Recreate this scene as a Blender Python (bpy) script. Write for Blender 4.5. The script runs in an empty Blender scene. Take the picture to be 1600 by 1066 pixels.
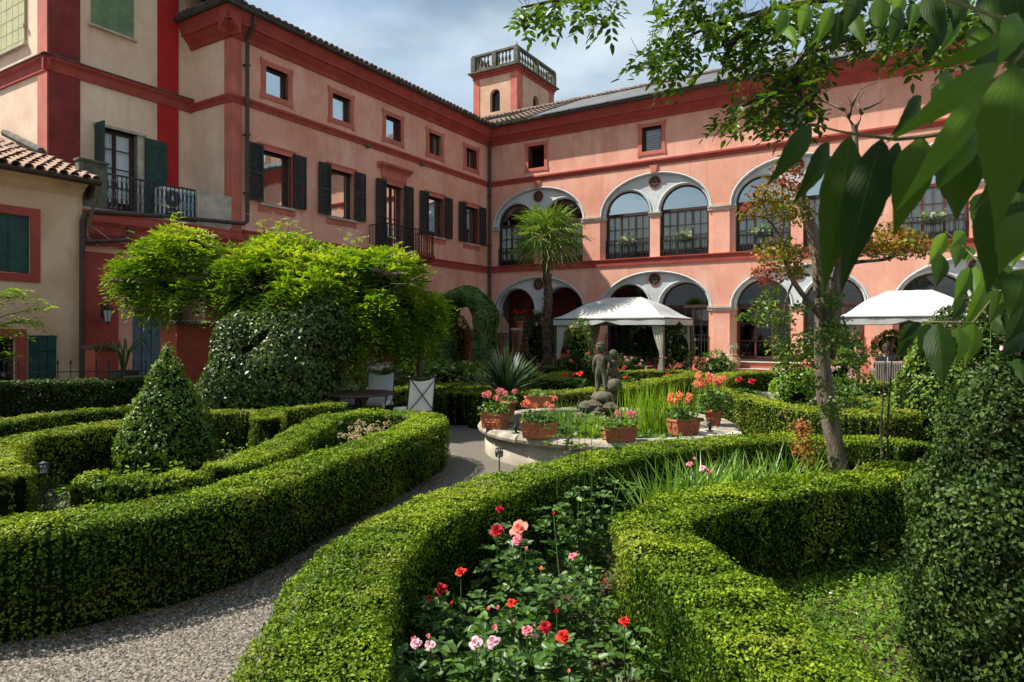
import bpy, math, random
import numpy as np
from mathutils import Vector, Matrix, geometry, noise

# ------------------------------------------------------------------ camera, sky, sun, exposure
SC = bpy.context.scene
COL = SC.collection
cam_d = bpy.data.cameras.new('camera'); cam = bpy.data.objects.new('camera', cam_d); COL.objects.link(cam)
cam.location = (0, 0, 1.75); cam.rotation_euler = (math.radians(90), 0, 0)
cam_d.sensor_width = 36; cam_d.lens = 23.24; cam_d.shift_y = -.01
cam_d.dof.use_dof = True; cam_d.dof.focus_distance = 7.; cam_d.dof.aperture_fstop = 13.
cam_d.clip_start = .05; cam_d.clip_end = 1500
SC.camera = cam
SUN_EL = math.radians(51); SUN_AZ = math.radians(174)      # sun direction in the xy plane, counted from +x
sd = Vector((math.cos(SUN_AZ)*math.cos(SUN_EL), math.sin(SUN_AZ)*math.cos(SUN_EL), math.sin(SUN_EL)))
sun_d = bpy.data.lights.new('sun', 'SUN'); sun = bpy.data.objects.new('sun', sun_d); COL.objects.link(sun)
sun_d.energy = 5.0; sun_d.angle = math.radians(.6); sun_d.color = (1, .95, .86)
sun.rotation_euler = sd.to_track_quat('Z', 'Y').to_euler()
SC.view_settings.view_transform = 'Standard'; SC.view_settings.look = 'None'
SC.view_settings.exposure = .88; SC.view_settings.gamma = 1
SC.view_settings.use_curve_mapping = False

W = bpy.data.worlds.new('World'); SC.world = W; W.use_nodes = True
nt = W.node_tree; nt.nodes.clear()
def WN(t, **k):
    n = nt.nodes.new(t)
    for a, b in k.items(): setattr(n, a, b)
    return n
sky = WN('ShaderNodeTexSky', sky_type='NISHITA'); sky.sun_disc = False
sky.sun_elevation = SUN_EL; sky.sun_rotation = math.radians(90) - SUN_AZ
sky.air_density = 1.2; sky.dust_density = 1.5
tc = WN('ShaderNodeTexCoord'); mp = WN('ShaderNodeMapping'); mp.inputs['Scale'].default_value = (1, 1, 2.6)
mp.inputs['Location'].default_value = (.35, .1, .2)
nt.links.new(tc.outputs['Generated'], mp.inputs['Vector'])
n1 = WN('ShaderNodeTexNoise'); n1.inputs['Scale'].default_value = 1.7; n1.inputs['Detail'].default_value = 7; n1.inputs['Roughness'].default_value = .52
n1.inputs['Distortion'].default_value = .35
nt.links.new(mp.outputs[0], n1.inputs['Vector'])
r1 = WN('ShaderNodeValToRGB'); e = r1.color_ramp.elements
e[0].position = .38; e[0].color = (.52,)*3+(1,); e[1].position = .60; e[1].color = (.95,)*3+(1,)
nt.links.new(n1.outputs['Fac'], r1.inputs['Fac'])
n2 = WN('ShaderNodeTexNoise'); n2.inputs['Scale'].default_value = 2.6; n2.inputs['Detail'].default_value = 6
mp2 = WN('ShaderNodeMapping'); mp2.inputs['Location'].default_value = (3.1, 1.7, 5); mp2.inputs['Scale'].default_value = (1, 1, 2.2)
nt.links.new(tc.outputs['Generated'], mp2.inputs['Vector']); nt.links.new(mp2.outputs[0], n2.inputs['Vector'])
r2 = WN('ShaderNodeValToRGB'); e = r2.color_ramp.elements
e[0].position = .40; e[0].color = (.85, 1.2, 1.4, 1); e[1].position = .66; e[1].color = (3.4, 3.8, 3.9, 1)
nt.links.new(n2.outputs['Fac'], r2.inputs['Fac'])
mx = WN('ShaderNodeMixRGB'); nt.links.new(r1.outputs[0], mx.inputs['Fac'])
nt.links.new(sky.outputs[0], mx.inputs['Color1']); nt.links.new(r2.outputs[0], mx.inputs['Color2'])
bg = WN('ShaderNodeBackground'); bg.inputs['Strength'].default_value = .14
nt.links.new(mx.outputs[0], bg.inputs['Color'])
wo = WN('ShaderNodeOutputWorld'); nt.links.new(bg.outputs[0], wo.inputs['Surface'])

# ------------------------------------------------------------------ helpers
rnd = random.Random(7); rng = np.random.default_rng(7)
FPX = 1033.; EYE = 1.75; HZ = 517.
def P(px, py, Y): return Vector(((px-800)/FPX*Y, Y, EYE-(py-HZ)/FPX*Y))      # a point Y metres ahead of the camera
def G(px, py, z=0.):                                                        # a point at height z
    Y = (EYE-z)*FPX/(py-HZ); return Vector(((px-800)/FPX*Y, Y, z))

def mat(name, col, rough=.8, var=.15, scale=3., bump=0., bscale=60., col2=None, spec=.3, metal=0., stretch=(1,1,1), detail=5, stain=None, crange=(.35,.65)):
    m = bpy.data.materials.new(name); m.use_nodes = True; t = m.node_tree; b = t.nodes['Principled BSDF']
    N = t.nodes.new; K = t.links.new
    b.inputs['Roughness'].default_value = rough; b.inputs['Metallic'].default_value = metal
    b.inputs['Specular IOR Level'].default_value = spec
    c = N('ShaderNodeTexCoord'); mpn = N('ShaderNodeMapping'); mpn.inputs['Scale'].default_value = stretch
    K(c.outputs['Object'], mpn.inputs['Vector'])
    n = N('ShaderNodeTexNoise'); n.inputs['Scale'].default_value = scale; n.inputs['Detail'].default_value = detail
    n.inputs['Roughness'].default_value = .62
    K(mpn.outputs[0], n.inputs['Vector'])
    rp = N('ShaderNodeValToRGB'); rp.color_ramp.elements[0].position = crange[0]; rp.color_ramp.elements[1].position = crange[1]
    a = [max(0, x*(1-var)) for x in col]; bb = list(col2) if col2 else [min(1, x*(1+var)) for x in col]
    rp.color_ramp.elements[0].color = (*a, 1); rp.color_ramp.elements[1].color = (*bb, 1)
    K(n.outputs['Fac'], rp.inputs['Fac']); out = rp.outputs[0]
    for stain in ([stain] if isinstance(stain, tuple) else (stain or [])):
        sc, colr, amt, sstr = stain
        m2 = N('ShaderNodeMapping'); m2.inputs['Scale'].default_value = sstr; m2.inputs['Location'].default_value = (5.3, 2.2, 1.1)
        K(c.outputs['Object'], m2.inputs['Vector'])
        s = N('ShaderNodeTexNoise'); s.inputs['Scale'].default_value = sc; s.inputs['Detail'].default_value = 8; s.inputs['Roughness'].default_value = .68
        K(m2.outputs[0], s.inputs['Vector'])
        r3 = N('ShaderNodeValToRGB'); r3.color_ramp.elements[0].position = .52; r3.color_ramp.elements[1].position = .74
        r3.color_ramp.elements[0].color = (0, 0, 0, 1); r3.color_ramp.elements[1].color = (amt,)*3+(1,)
        K(s.outputs['Fac'], r3.inputs['Fac'])
        x = N('ShaderNodeMixRGB'); x.inputs['Color2'].default_value = (*colr, 1)
        K(r3.outputs[0], x.inputs['Fac']); K(out, x.inputs['Color1']); out = x.outputs[0]
    K(out, b.inputs['Base Color'])
    if bump:
        n3 = N('ShaderNodeTexNoise'); n3.inputs['Scale'].default_value = bscale; n3.inputs['Detail'].default_value = 4
        K(mpn.outputs[0], n3.inputs['Vector'])
        bp = N('ShaderNodeBump'); bp.inputs['Strength'].default_value = min(1, bump); bp.inputs['Distance'].default_value = .02
        K(n3.outputs['Fac'], bp.inputs['Height']); K(bp.outputs[0], b.inputs['Normal'])
    return m

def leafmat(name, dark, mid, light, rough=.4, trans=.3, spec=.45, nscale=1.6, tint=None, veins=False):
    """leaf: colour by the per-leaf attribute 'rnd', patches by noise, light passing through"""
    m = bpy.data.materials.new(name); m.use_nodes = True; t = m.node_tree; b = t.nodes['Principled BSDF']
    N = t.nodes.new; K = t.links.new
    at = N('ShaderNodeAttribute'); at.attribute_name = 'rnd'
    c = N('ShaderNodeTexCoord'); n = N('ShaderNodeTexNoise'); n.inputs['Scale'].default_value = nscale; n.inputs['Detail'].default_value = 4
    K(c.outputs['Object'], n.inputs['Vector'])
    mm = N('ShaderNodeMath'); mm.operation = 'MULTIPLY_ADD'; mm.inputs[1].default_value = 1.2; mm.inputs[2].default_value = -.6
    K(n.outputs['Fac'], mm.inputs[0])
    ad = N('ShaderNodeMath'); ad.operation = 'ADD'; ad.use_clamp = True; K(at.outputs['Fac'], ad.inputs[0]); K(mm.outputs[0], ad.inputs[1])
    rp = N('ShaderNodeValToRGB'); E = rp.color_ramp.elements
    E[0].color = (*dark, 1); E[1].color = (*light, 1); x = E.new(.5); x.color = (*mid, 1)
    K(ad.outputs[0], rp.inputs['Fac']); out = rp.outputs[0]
    if tint:
        n2_ = N('ShaderNodeTexNoise'); n2_.inputs['Scale'].default_value = tint[1]; n2_.inputs['Detail'].default_value = 3
        K(c.outputs['Object'], n2_.inputs['Vector'])
        r_ = N('ShaderNodeValToRGB'); r_.color_ramp.elements[0].position = tint[2]; r_.color_ramp.elements[1].position = tint[2]+.12
        r_.color_ramp.elements[1].color = (tint[3],)*3+(1,)
        K(n2_.outputs['Fac'], r_.inputs['Fac']); q = N('ShaderNodeMixRGB'); q.inputs['Color2'].default_value = (*tint[0], 1)
        K(r_.outputs[0], q.inputs['Fac']); K(out, q.inputs['Color1']); out = q.outputs[0]
    if veins:
        uv = N('ShaderNodeUVMap'); sp = N('ShaderNodeSeparateXYZ'); K(uv.outputs[0], sp.inputs[0])
        ab = N('ShaderNodeMath'); ab.operation = 'ABSOLUTE'; K(sp.outputs['X'], ab.inputs[0])
        q1 = N('ShaderNodeMath'); q1.operation = 'MULTIPLY_ADD'; q1.inputs[1].default_value = -.55; K(ab.outputs[0], q1.inputs[0]); K(sp.outputs['Y'], q1.inputs[2])
        q2 = N('ShaderNodeMath'); q2.operation = 'MULTIPLY'; q2.inputs[1].default_value = 46; K(q1.outputs[0], q2.inputs[0])
        q3 = N('ShaderNodeMath'); q3.operation = 'SINE'; K(q2.outputs[0], q3.inputs[0])
        q4 = N('ShaderNodeMath'); q4.operation = 'GREATER_THAN'; q4.inputs[1].default_value = .975; K(q3.outputs[0], q4.inputs[0])
        q5 = N('ShaderNodeMath'); q5.operation = 'LESS_THAN'; q5.inputs[1].default_value = .02; K(ab.outputs[0], q5.inputs[0])
        q6 = N('ShaderNodeMath'); q6.operation = 'MULTIPLY'; q6.inputs[1].default_value = .10; K(q4.outputs[0], q6.inputs[0])
        q7 = N('ShaderNodeMath'); q7.operation = 'MULTIPLY_ADD'; q7.inputs[1].default_value = .5; q7.use_clamp = True; K(q5.outputs[0], q7.inputs[0]); K(q6.outputs[0], q7.inputs[2])
        q = N('ShaderNodeMixRGB'); q.inputs['Color2'].default_value = (light[0]*1.5, light[1]*1.35, light[2]*1.6, 1)
        K(q7.outputs[0], q.inputs['Fac']); K(out, q.inputs['Color1']); out = q.outputs[0]
        bp = N('ShaderNodeBump'); bp.inputs['Strength'].default_value = .12; bp.inputs['Distance'].default_value = .001
        K(q3.outputs[0], bp.inputs['Height']); K(bp.outputs[0], b.inputs['Normal'])
    K(out, b.inputs['Base Color'])
    b.inputs['Roughness'].default_value = rough; b.inputs['Specular IOR Level'].default_value = spec
    tr = N('ShaderNodeBsdfTranslucent'); g = N('ShaderNodeMixRGB'); g.blend_type = 'MULTIPLY'; g.inputs['Fac'].default_value = 1
    g.inputs['Color2'].default_value = (1.25, 1.3, .5, 1); K(out, g.inputs['Color1']); K(g.outputs[0], tr.inputs['Color'])
    ms = N('ShaderNodeMixShader'); ms.inputs['Fac'].default_value = trans
    K(b.outputs[0], ms.inputs[1]); K(tr.outputs[0], ms.inputs[2]); K(ms.outputs[0], t.nodes['Material Output'].inputs['Surface'])
    return m

def petalmat(name, a, b_, rough=.6, trans=.25): return leafmat(name, a, [(x+y)/2 for x, y in zip(a, b_)], b_, rough, trans, .2, 4)

def glassmat(name, tint=(.8,.85,.88), gl=.3, refl=(.75,.8,.85)):
    m = bpy.data.materials.new(name); m.use_nodes = True; t = m.node_tree; N = t.nodes.new; K = t.links.new
    t.nodes.remove(t.nodes['Principled BSDF'])
    tr = N('ShaderNodeBsdfTransparent'); tr.inputs[0].default_value = (*tint, 1)
    g = N('ShaderNodeBsdfGlossy'); g.inputs['Color'].default_value = (*refl, 1); g.inputs['Roughness'].default_value = .03
    nz = N('ShaderNodeTexNoise'); nz.inputs['Scale'].default_value = 1.4; bp = N('ShaderNodeBump'); bp.inputs['Strength'].default_value = .25; bp.inputs['Distance'].default_value = .02
    K(nz.outputs['Fac'], bp.inputs['Height']); K(bp.outputs[0], g.inputs['Normal'])
    f = N('ShaderNodeFresnel'); f.inputs['IOR'].default_value = 1.5
    a = N('ShaderNodeMath'); a.operation = 'ADD'; a.use_clamp = True; a.inputs[1].default_value = gl; K(f.outputs[0], a.inputs[0])
    ms = N('ShaderNodeMixShader'); K(a.outputs[0], ms.inputs['Fac']); K(tr.outputs[0], ms.inputs[1]); K(g.outputs[0], ms.inputs[2])
    K(ms.outputs[0], t.nodes['Material Output'].inputs['Surface'])
    return m

M = {}
STA = (1.1, (.62,.30,.20), .5, (1,1,.35))
M['pink'] = mat('pink_stucco', (.72,.31,.215), .9, .10, .7, .35, 90, col2=(.78,.41,.30), stain=[(.9,(.84,.58,.47),.8,(1,1,.30)), (3.2,(.52,.21,.15),.55,(1.6,1.6,.10)), (1.7,(.40,.30,.25),.30,(1,1,1.3))])
M['pink_lit'] = M['pink']
M['red'] = mat('red_paint', (.34,.058,.045), .82, .14, 2.2, .25, 90, stain=(2.5,(.42,.13,.10),.45,(1,1,.4)))
M['redbright'] = mat('scarlet_paint', (.44,.02,.018), .8, .1, 2, .2, 90)
M['redpale'] = mat('faded_red_paint', (.50,.14,.10), .85, .15, 2, .25, 90, stain=(2,(.58,.24,.17),.5,(1,1,.4)))
M['maroon'] = mat('maroon_paint', (.20,.03,.03), .82, .2, 2.2, .25, 90, stain=(2.5,(.30,.08,.06),.4,(1,1,.4)))
M['cream'] = mat('cream_stucco', (.80,.54,.39), .92, .12, .8, .35, 80, col2=(.84,.64,.48), stain=[(1.4,(.62,.36,.22),.55,(1,1,.25)), (3.0,(.50,.36,.26),.45,(1.6,1.6,.12))])
M['ochre'] = mat('ochre_stucco', (.68,.42,.26), .92, .15, .8, .35, 80, col2=(.76,.54,.38), stain=(1.4,(.42,.20,.12),.55,(1,1,.25)))
M['greyplaster'] = mat('grey_blue_plaster', (.50,.52,.52), .9, .1, 1.5, .2, 60, col2=(.60,.62,.61), stain=(1.8,(.36,.43,.53),.6,(1,1,.3)))
M['stone'] = mat('pale_stone', (.46,.41,.33), .88, .2, 4, .5, 40, stain=(3,(.22,.19,.14),.6,(1,1,.5)))
M['oldstone'] = mat('weathered_stone', (.13,.125,.095), .93, .35, 5, .7, 40, stain=(4,(.05,.05,.035),.85,(1,1,.6)))
M['statue'] = mat('lichen_stone', (.105,.092,.062), .93, .35, 14, .7, 60, stain=(9,(.06,.06,.045),.9,(1,1,.6)))
M['basin'] = mat('basin_render', (.36,.32,.245), .9, .2, 3, .4, 50, stain=(2.4,(.27,.19,.09),.7,(1,1,.6)))
M['wood'] = mat('dark_brown_wood', (.050,.024,.018), .55, .25, 6, .1, 60)
M['woodred'] = mat('red_brown_wood', (.11,.032,.024), .55, .25, 6, .1, 60)
M['shut'] = mat('black_green_paint', (.020,.028,.026), .6, .3, 8, .15, 50)
M['shutgreen'] = mat('dark_green_paint', (.018,.058,.048), .55, .25, 4, .1, 50)
M['sage'] = mat('sage_green_shutter', (.15,.22,.12), .7, .18, 4, .2, 60)
M['palegreen'] = mat('pale_yellow_green_shutter', (.44,.44,.24), .7, .1, 4, .1, 60)
M['iron'] = mat('wrought_iron', (.016,.015,.016), .5, .3, 20, .1, 80, spec=.5)
M['bronze'] = mat('dark_copper_pipe', (.055,.035,.028), .55, .3, 5, .1, 50, spec=.4)
M['gutter'] = mat('gutter_grey', (.05,.048,.045), .5, .3, 3, .1, 50)
M['tile'] = mat('terracotta_roof_tile', (.33,.19,.13), .88, .3, 3, .5, 40, col2=(.46,.30,.21), stain=(4,(.10,.085,.07),.8,(1,1,1)))
M['tiledark'] = mat('dark_roof_tile', (.11,.075,.06), .9, .35, 3, .5, 40, stain=(4,(.2,.12,.09),.7,(1,1,1)))
M['tilegrey'] = mat('weathered_roof_tile', (.17,.125,.10), .92, .35, 3, .5, 40, col2=(.30,.22,.17), stain=(4,(.09,.08,.07),.8,(1,1,1)))
M['roofgrey'] = mat('grey_roof_panel', (.11,.113,.116), .75, .15, 1.5, .1, 40)
M['glass'] = glassmat('window_glass', (.95,.97,.97), .0)
M['glasshi'] = glassmat('fanlight_glass', (.35,.42,.45), .58, (.62,.68,.68))
M['glasslow'] = glassmat('door_glass', (.35,.38,.36), .05)
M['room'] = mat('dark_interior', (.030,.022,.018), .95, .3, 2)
M['roomred'] = mat('porch_red_wall', (.20,.05,.035), .95, .3, 2)
M['cloth'] = mat('white_curtain_cloth', (.74,.74,.72), .9, .06, 3, .2, 30)
M['canvas'] = mat('white_canvas', (.42,.418,.395), .88, .05, 2, .35, 9, col2=(.48,.475,.455), stain=(2.5,(.48,.46,.41),.4,(1,1,.4)))
M['creamcloth'] = mat('cream_curtain_cloth', (.60,.56,.45), .85, .06, 2, .2, 12)
M['terra'] = mat('terracotta', (.40,.125,.06), .8, .15, 8, .3, 60, stain=(6,(.5,.25,.15),.4,(1,1,1)))
M['terraold'] = mat('old_terracotta', (.36,.19,.12), .85, .2, 8, .3, 60)
M['brick'] = mat('brick_red', (.30,.13,.08), .9, .35, 9, .4, 60, stain=(6,(.45,.33,.24),.6,(1,1,1)))
M['mortar'] = mat('mortar', (.34,.29,.24), .95, .2, 9, .4, 60)
M['white'] = mat('white_enamel', (.70,.72,.72), .4, .04, 4)
M['blueglass'] = mat('pale_blue_panel', (.42,.60,.66), .35, .05, 4)
M['fan'] = mat('dark_grille', (.13,.135,.14), .5, .2, 8)
M['soil'] = mat('garden_soil', (.038,.026,.015), .97, .4, 9, .9, 60, col2=(.105,.075,.042), detail=10)
M['water'] = mat('pond_water', (.012,.016,.010), .05, .3, 2, .06, 6, spec=.6)
M['bark'] = mat('grey_brown_bark', (.09,.068,.047), .93, .4, 5, 1, 30, col2=(.22,.175,.12), stretch=(3,3,.5), stain=(5,(.05,.04,.03),.8,(3,3,.4)))
M['barkdark'] = mat('dark_bark', (.055,.040,.030), .93, .4, 6, .9, 30, stretch=(2,2,.5))
M['palmbark'] = mat('palm_fibre', (.060,.040,.024), .97, .5, 10, 1, 40, col2=(.15,.10,.06))
M['twig'] = mat('green_brown_twig', (.10,.10,.03), .8, .3, 9)
M['stemgreen'] = mat('green_stem', (.055,.11,.02), .6, .3, 9)
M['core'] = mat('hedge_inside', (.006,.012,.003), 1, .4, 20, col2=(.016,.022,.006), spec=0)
M['wicker'] = mat('grey_wicker', (.23,.20,.17), .85, .3, 30, .5, 90, stretch=(1,1,3))
M['cushion'] = mat('pale_grey_cushion', (.74,.75,.71), .9, .06, 4, .15, 30)
M['jacket'] = mat('black_jacket', (.015,.015,.018), .85, .2, 6, .3, 30)
M['skin'] = mat('skin', (.32,.15,.10), .6, .08, 6)
M['hair'] = mat('dark_hair', (.035,.018,.012), .7, .3, 20)
M['bluepaint'] = mat('blue_grey_door_paint', (.17,.22,.25), .75, .15, 3, .1, 50)
M['lampglass'] = mat('frosted_glass', (.5,.5,.47), .3, .05, 5)
M['silver'] = mat('grey_metal_pole', (.30,.31,.33), .4, .1, 5, metal=.5)
M['tablered'] = mat('red_brown_table', (.16,.035,.022), .5, .2, 5)

# leaves
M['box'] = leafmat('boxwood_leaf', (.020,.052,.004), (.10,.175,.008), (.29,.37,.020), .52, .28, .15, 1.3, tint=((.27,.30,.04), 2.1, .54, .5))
M['boxfar'] = leafmat('boxwood_leaf_clipped', (.026,.056,.006), (.115,.170,.010), (.30,.35,.03), .55, .26, .14, 1.1, tint=((.28,.28,.06), 1.7, .52, .55))
M['boxdark'] = leafmat('dark_boxwood_leaf', (.010,.024,.005), (.030,.060,.010), (.085,.14,.022), .55, .18, .18, 2.2)
M['cone'] = leafmat('topiary_leaf', (.024,.058,.008), (.085,.16,.016), (.24,.34,.05), .45, .25, .25, 2.6, tint=((.12,.19,.02), 1.6, .53, .6))
M['ivy'] = leafmat('ivy_leaf', (.012,.030,.006), (.042,.085,.014), (.17,.24,.05), .40, .18, .40, 3)
M['ivylight'] = leafmat('ivy_leaf_light', (.03,.07,.015), (.08,.15,.03), (.25,.33,.09), .42, .25, .35, 3)
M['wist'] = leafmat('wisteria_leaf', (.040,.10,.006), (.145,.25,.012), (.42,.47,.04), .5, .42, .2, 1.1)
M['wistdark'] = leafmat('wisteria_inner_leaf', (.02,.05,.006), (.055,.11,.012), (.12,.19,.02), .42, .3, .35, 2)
M['reed'] = leafmat('reed_blade', (.10,.20,.012), (.24,.38,.03), (.40,.50,.06), .5, .45, .2, 2)
M['rosefol'] = leafmat('rose_leaf', (.022,.060,.012), (.06,.13,.022), (.14,.23,.035), .42, .28, .35, 3)
M['grass'] = leafmat('fresh_grass', (.06,.14,.01), (.15,.28,.018), (.30,.42,.035), .5, .42, .2, 2)
M['cover'] = leafmat('ground_cover_leaf', (.03,.06,.010), (.075,.13,.018), (.16,.20,.04), .5, .3, .3, 2.5, tint=((.20,.15,.08), 3, .56, .6))
M['blade'] = leafmat('iris_blade', (.07,.15,.02), (.14,.27,.03), (.28,.40,.05), .4, .35, .4, 2)
M['palm'] = leafmat('palm_frond', (.030,.080,.010), (.11,.20,.018), (.30,.36,.05), .42, .3, .35, 2)
M['palmdry'] = leafmat('dry_palm_frond', (.12,.09,.03), (.20,.16,.04), (.30,.26,.08), .6, .25, .3, 2)
M['yucca'] = leafmat('yucca_blade', (.020,.045,.022), (.060,.10,.050), (.17,.22,.11), .4, .12, .5, 2)
M['maple'] = leafmat('maple_leaf', (.07,.14,.010), (.20,.22,.018), (.36,.17,.028), .5, .38, .3, 2.2, tint=((.30,.035,.035), 1.9, .52, .85))
M['smalltree'] = leafmat('small_tree_leaf', (.030,.075,.010), (.075,.15,.016), (.19,.25,.03), .42, .35, .4, 2)
M['ash'] = leafmat('ash_leaflet', (.022,.055,.006), (.055,.11,.010), (.14,.22,.018), .4, .38, .4, 1.2)
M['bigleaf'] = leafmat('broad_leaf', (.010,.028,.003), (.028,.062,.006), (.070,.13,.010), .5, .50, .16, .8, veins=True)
M['bigleaflit'] = leafmat('broad_leaf_lit', (.05,.12,.008), (.095,.19,.012), (.17,.27,.02), .5, .45, .2, .8, veins=True)  # lit copy of the broad leaf: sunlight put into a lighter colour
M['gerleaf'] = leafmat('geranium_leaf', (.035,.09,.012), (.085,.17,.02), (.17,.25,.035), .5, .3, .3, 4)
M['pred'] = petalmat('crimson_petal', (.42,.010,.020), (.62,.03,.05))
M['pscarlet'] = petalmat('scarlet_petal', (.62,.03,.015), (.80,.09,.04))
M['pcoral'] = petalmat('coral_petal', (.78,.24,.17), (.88,.44,.34))
M['porange'] = petalmat('orange_coral_petal', (.84,.28,.14), (.90,.45,.26))
M['ppink'] = petalmat('pink_petal', (.74,.22,.28), (.84,.42,.48))
M['ppale'] = petalmat('pale_pink_petal', (.72,.42,.50), (.84,.60,.66))
M['pwhite'] = petalmat('white_petal', (.70,.68,.62), (.85,.84,.80))
M['ppeach'] = petalmat('peach_petal', (.72,.48,.38), (.84,.66,.52))
M['pcream'] = petalmat('faded_cream_petal', (.55,.42,.30), (.74,.62,.50))

_off = {}
def link(name, me, parent=None):
    o = bpy.data.objects.new(name, me); COL.objects.link(o)
    if parent is not None: o.parent = parent
    return o
def thing(name, label, cat, loc=(0,0,0), rotz=0., group=None):
    o = bpy.data.objects.new(name, None); COL.objects.link(o); o.empty_display_size = .2
    o.location = loc; o.rotation_euler = (0, 0, rotz); o['label'] = label; o['category'] = cat
    if group: o['group'] = group
    return o
def copytree(root, loc, rotz=None, label=None, scale=None):
    r = root.copy(); COL.objects.link(r); r.location = loc
    if rotz is not None: r.rotation_euler = (0, 0, rotz)
    if scale: r.scale = (scale,)*3
    if label: r['label'] = label
    for ch in KIDS.get(root.name, []):
        c = ch.copy(); COL.objects.link(c); c.parent = r
        for g in KIDS.get(ch.name, []):
            d = g.copy(); COL.objects.link(d); d.parent = c
    return r
KIDS = {}

class MB:
    """collects shapes; F maps (along, height, outward) to xyz when given"""
    def __init__(s, F=None): s.v = []; s.f = []; s.m = []; s.F = F; s.mi = 0
    def pt(s, p): return s.F(*p) if s.F else tuple(p)
    def add(s, vs, fs):
        b = len(s.v); s.v += [s.pt(p) for p in vs]; s.f += [tuple(b+i for i in f) for f in fs]; s.m += [s.mi]*len(fs)
    def box(s, a0, a1, z0, z1, d0, d1):
        """in facade frames: along, height, outward.  Without F use bx()"""
        s.add([(a0,z0,d0),(a1,z0,d0),(a1,z0,d1),(a0,z0,d1),(a0,z1,d0),(a1,z1,d0),(a1,z1,d1),(a0,z1,d1)],
              [(0,3,2,1),(4,5,6,7),(0,1,5,4),(1,2,6,5),(2,3,7,6),(3,0,4,7)])
    def bx(s, x0, x1, y0, y1, z0, z1):
        s.add([(x0,y0,z0),(x1,y0,z0),(x1,y1,z0),(x0,y1,z0),(x0,y0,z1),(x1,y0,z1),(x1,y1,z1),(x0,y1,z1)],
              [(0,3,2,1),(4,5,6,7),(0,1,5,4),(1,2,6,5),(2,3,7,6),(3,0,4,7)])
    def tube(s, pts, rad, n=6, caps=True):
        pts = [Vector(s.pt(p)) for p in pts]; k = len(pts)
        if not hasattr(rad, '__len__'): rad = [rad]*k
        F = s.F; s.F = None; vs = []; up = Vector((0, 0, 1)); x = None
        for i, p in enumerate(pts):
            t = (pts[min(i+1, k-1)]-pts[max(i-1, 0)])
            if t.length < 1e-9: t = up.copy()
            t.normalize()
            if x is None: x = t.cross(up if abs(t.z) < .95 else Vector((1, 0, 0))).normalized()
            else:
                x = x-t*x.dot(t); x = x.normalized() if x.length > 1e-6 else t.orthogonal().normalized()
            y = t.cross(x)
            for j in range(n):
                a = 2*math.pi*j/n; vs.append(p+(x*math.cos(a)+y*math.sin(a))*rad[i])
        fs = [(i*n+j, i*n+(j+1) % n, (i+1)*n+(j+1) % n, (i+1)*n+j) for i in range(k-1) for j in range(n)]
        if caps: fs += [tuple(range(n))[::-1], tuple((k-1)*n+j for j in range(n))]
        s.add(vs, fs); s.F = F
    def lathe(s, prof, c=(0,0,0), n=16, a0=0, a1=2*math.pi):
        k = len(prof); full = abs(a1-a0-2*math.pi) < 1e-6; m = n if full else n+1
        vs = [(c[0]+r*math.cos(a0+(a1-a0)*j/n), c[1]+r*math.sin(a0+(a1-a0)*j/n), c[2]+z) for r, z in prof for j in range(m)]
        fs = [(i*m+j, i*m+(j+1) % m, (i+1)*m+(j+1) % m, (i+1)*m+j) for i in range(k-1) for j in range(n)]
        s.add(vs, fs)
    def poly(s, pts, d):                       # flat polygon with optional concavity
        tri = geometry.tessellate_polygon([[Vector((p[0], p[1], 0)) for p in pts]])
        s.add([(p[0], p[1], d) for p in pts], [tuple(t) for t in tri])
    def panel(s, outer, holes, d, depth, side=False):
        polys = [[Vector((p[0], p[1], 0)) for p in q] for q in [outer]+holes]
        tri = geometry.tessellate_polygon(polys)
        s.add([(p[0], p[1], d) for q in [outer]+holes for p in q], [tuple(t) for t in tri])
        for q in holes+([outer] if side else []):
            n = len(q)
            s.add([(p[0], p[1], d) for p in q]+[(p[0], p[1], d-depth) for p in q], [(i, (i+1) % n, n+(i+1) % n, n+i) for i in range(n)])
    def prism(s, prof, a0, a1):                # profile in (height, outward), swept along
        n = len(prof)
        s.add([(a0, z, d) for z, d in prof]+[(a1, z, d) for z, d in prof],
              [(i, (i+1) % n, n+(i+1) % n, n+i) for i in range(n)]+[tuple(range(n))[::-1], tuple(range(n, 2*n))])
    def build(s, name, m, parent=None, smooth=False, kind=None, bevel=0, label=None):
        me = bpy.data.meshes.new(name)
        o = parent
        off = _off.get(parent.name) if parent is not None else None
        vs = [(p[0]-off[0], p[1]-off[1], p[2]-off[2]) for p in s.v] if off else s.v
        me.from_pydata([tuple(p) for p in vs], [], s.f)
        for x in (m if isinstance(m, (list, tuple)) else [m]): me.materials.append(x)
        if isinstance(m, (list, tuple)): me.polygons.foreach_set('material_index', s.m)
        if smooth: me.polygons.foreach_set('use_smooth', [True]*len(me.polygons))
        me.update(); ob = link(name, me, parent)
        if off and parent is not None: _off[ob.name] = off
        if kind: ob['kind'] = kind
        if label: ob['label'] = label
        if bevel:
            b = ob.modifiers.new('bevel', 'BEVEL'); b.width = bevel; b.segments = 1; b.limit_method = 'ANGLE'
        if parent is not None: KIDS.setdefault(parent.name, []).append(ob)
        return ob
def tag(o, label, cat, group=None, kind=None):
    if label: o['label'] = label
    if cat: o['category'] = cat
    if group: o['group'] = group
    if kind: o['kind'] = kind
    return o

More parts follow.
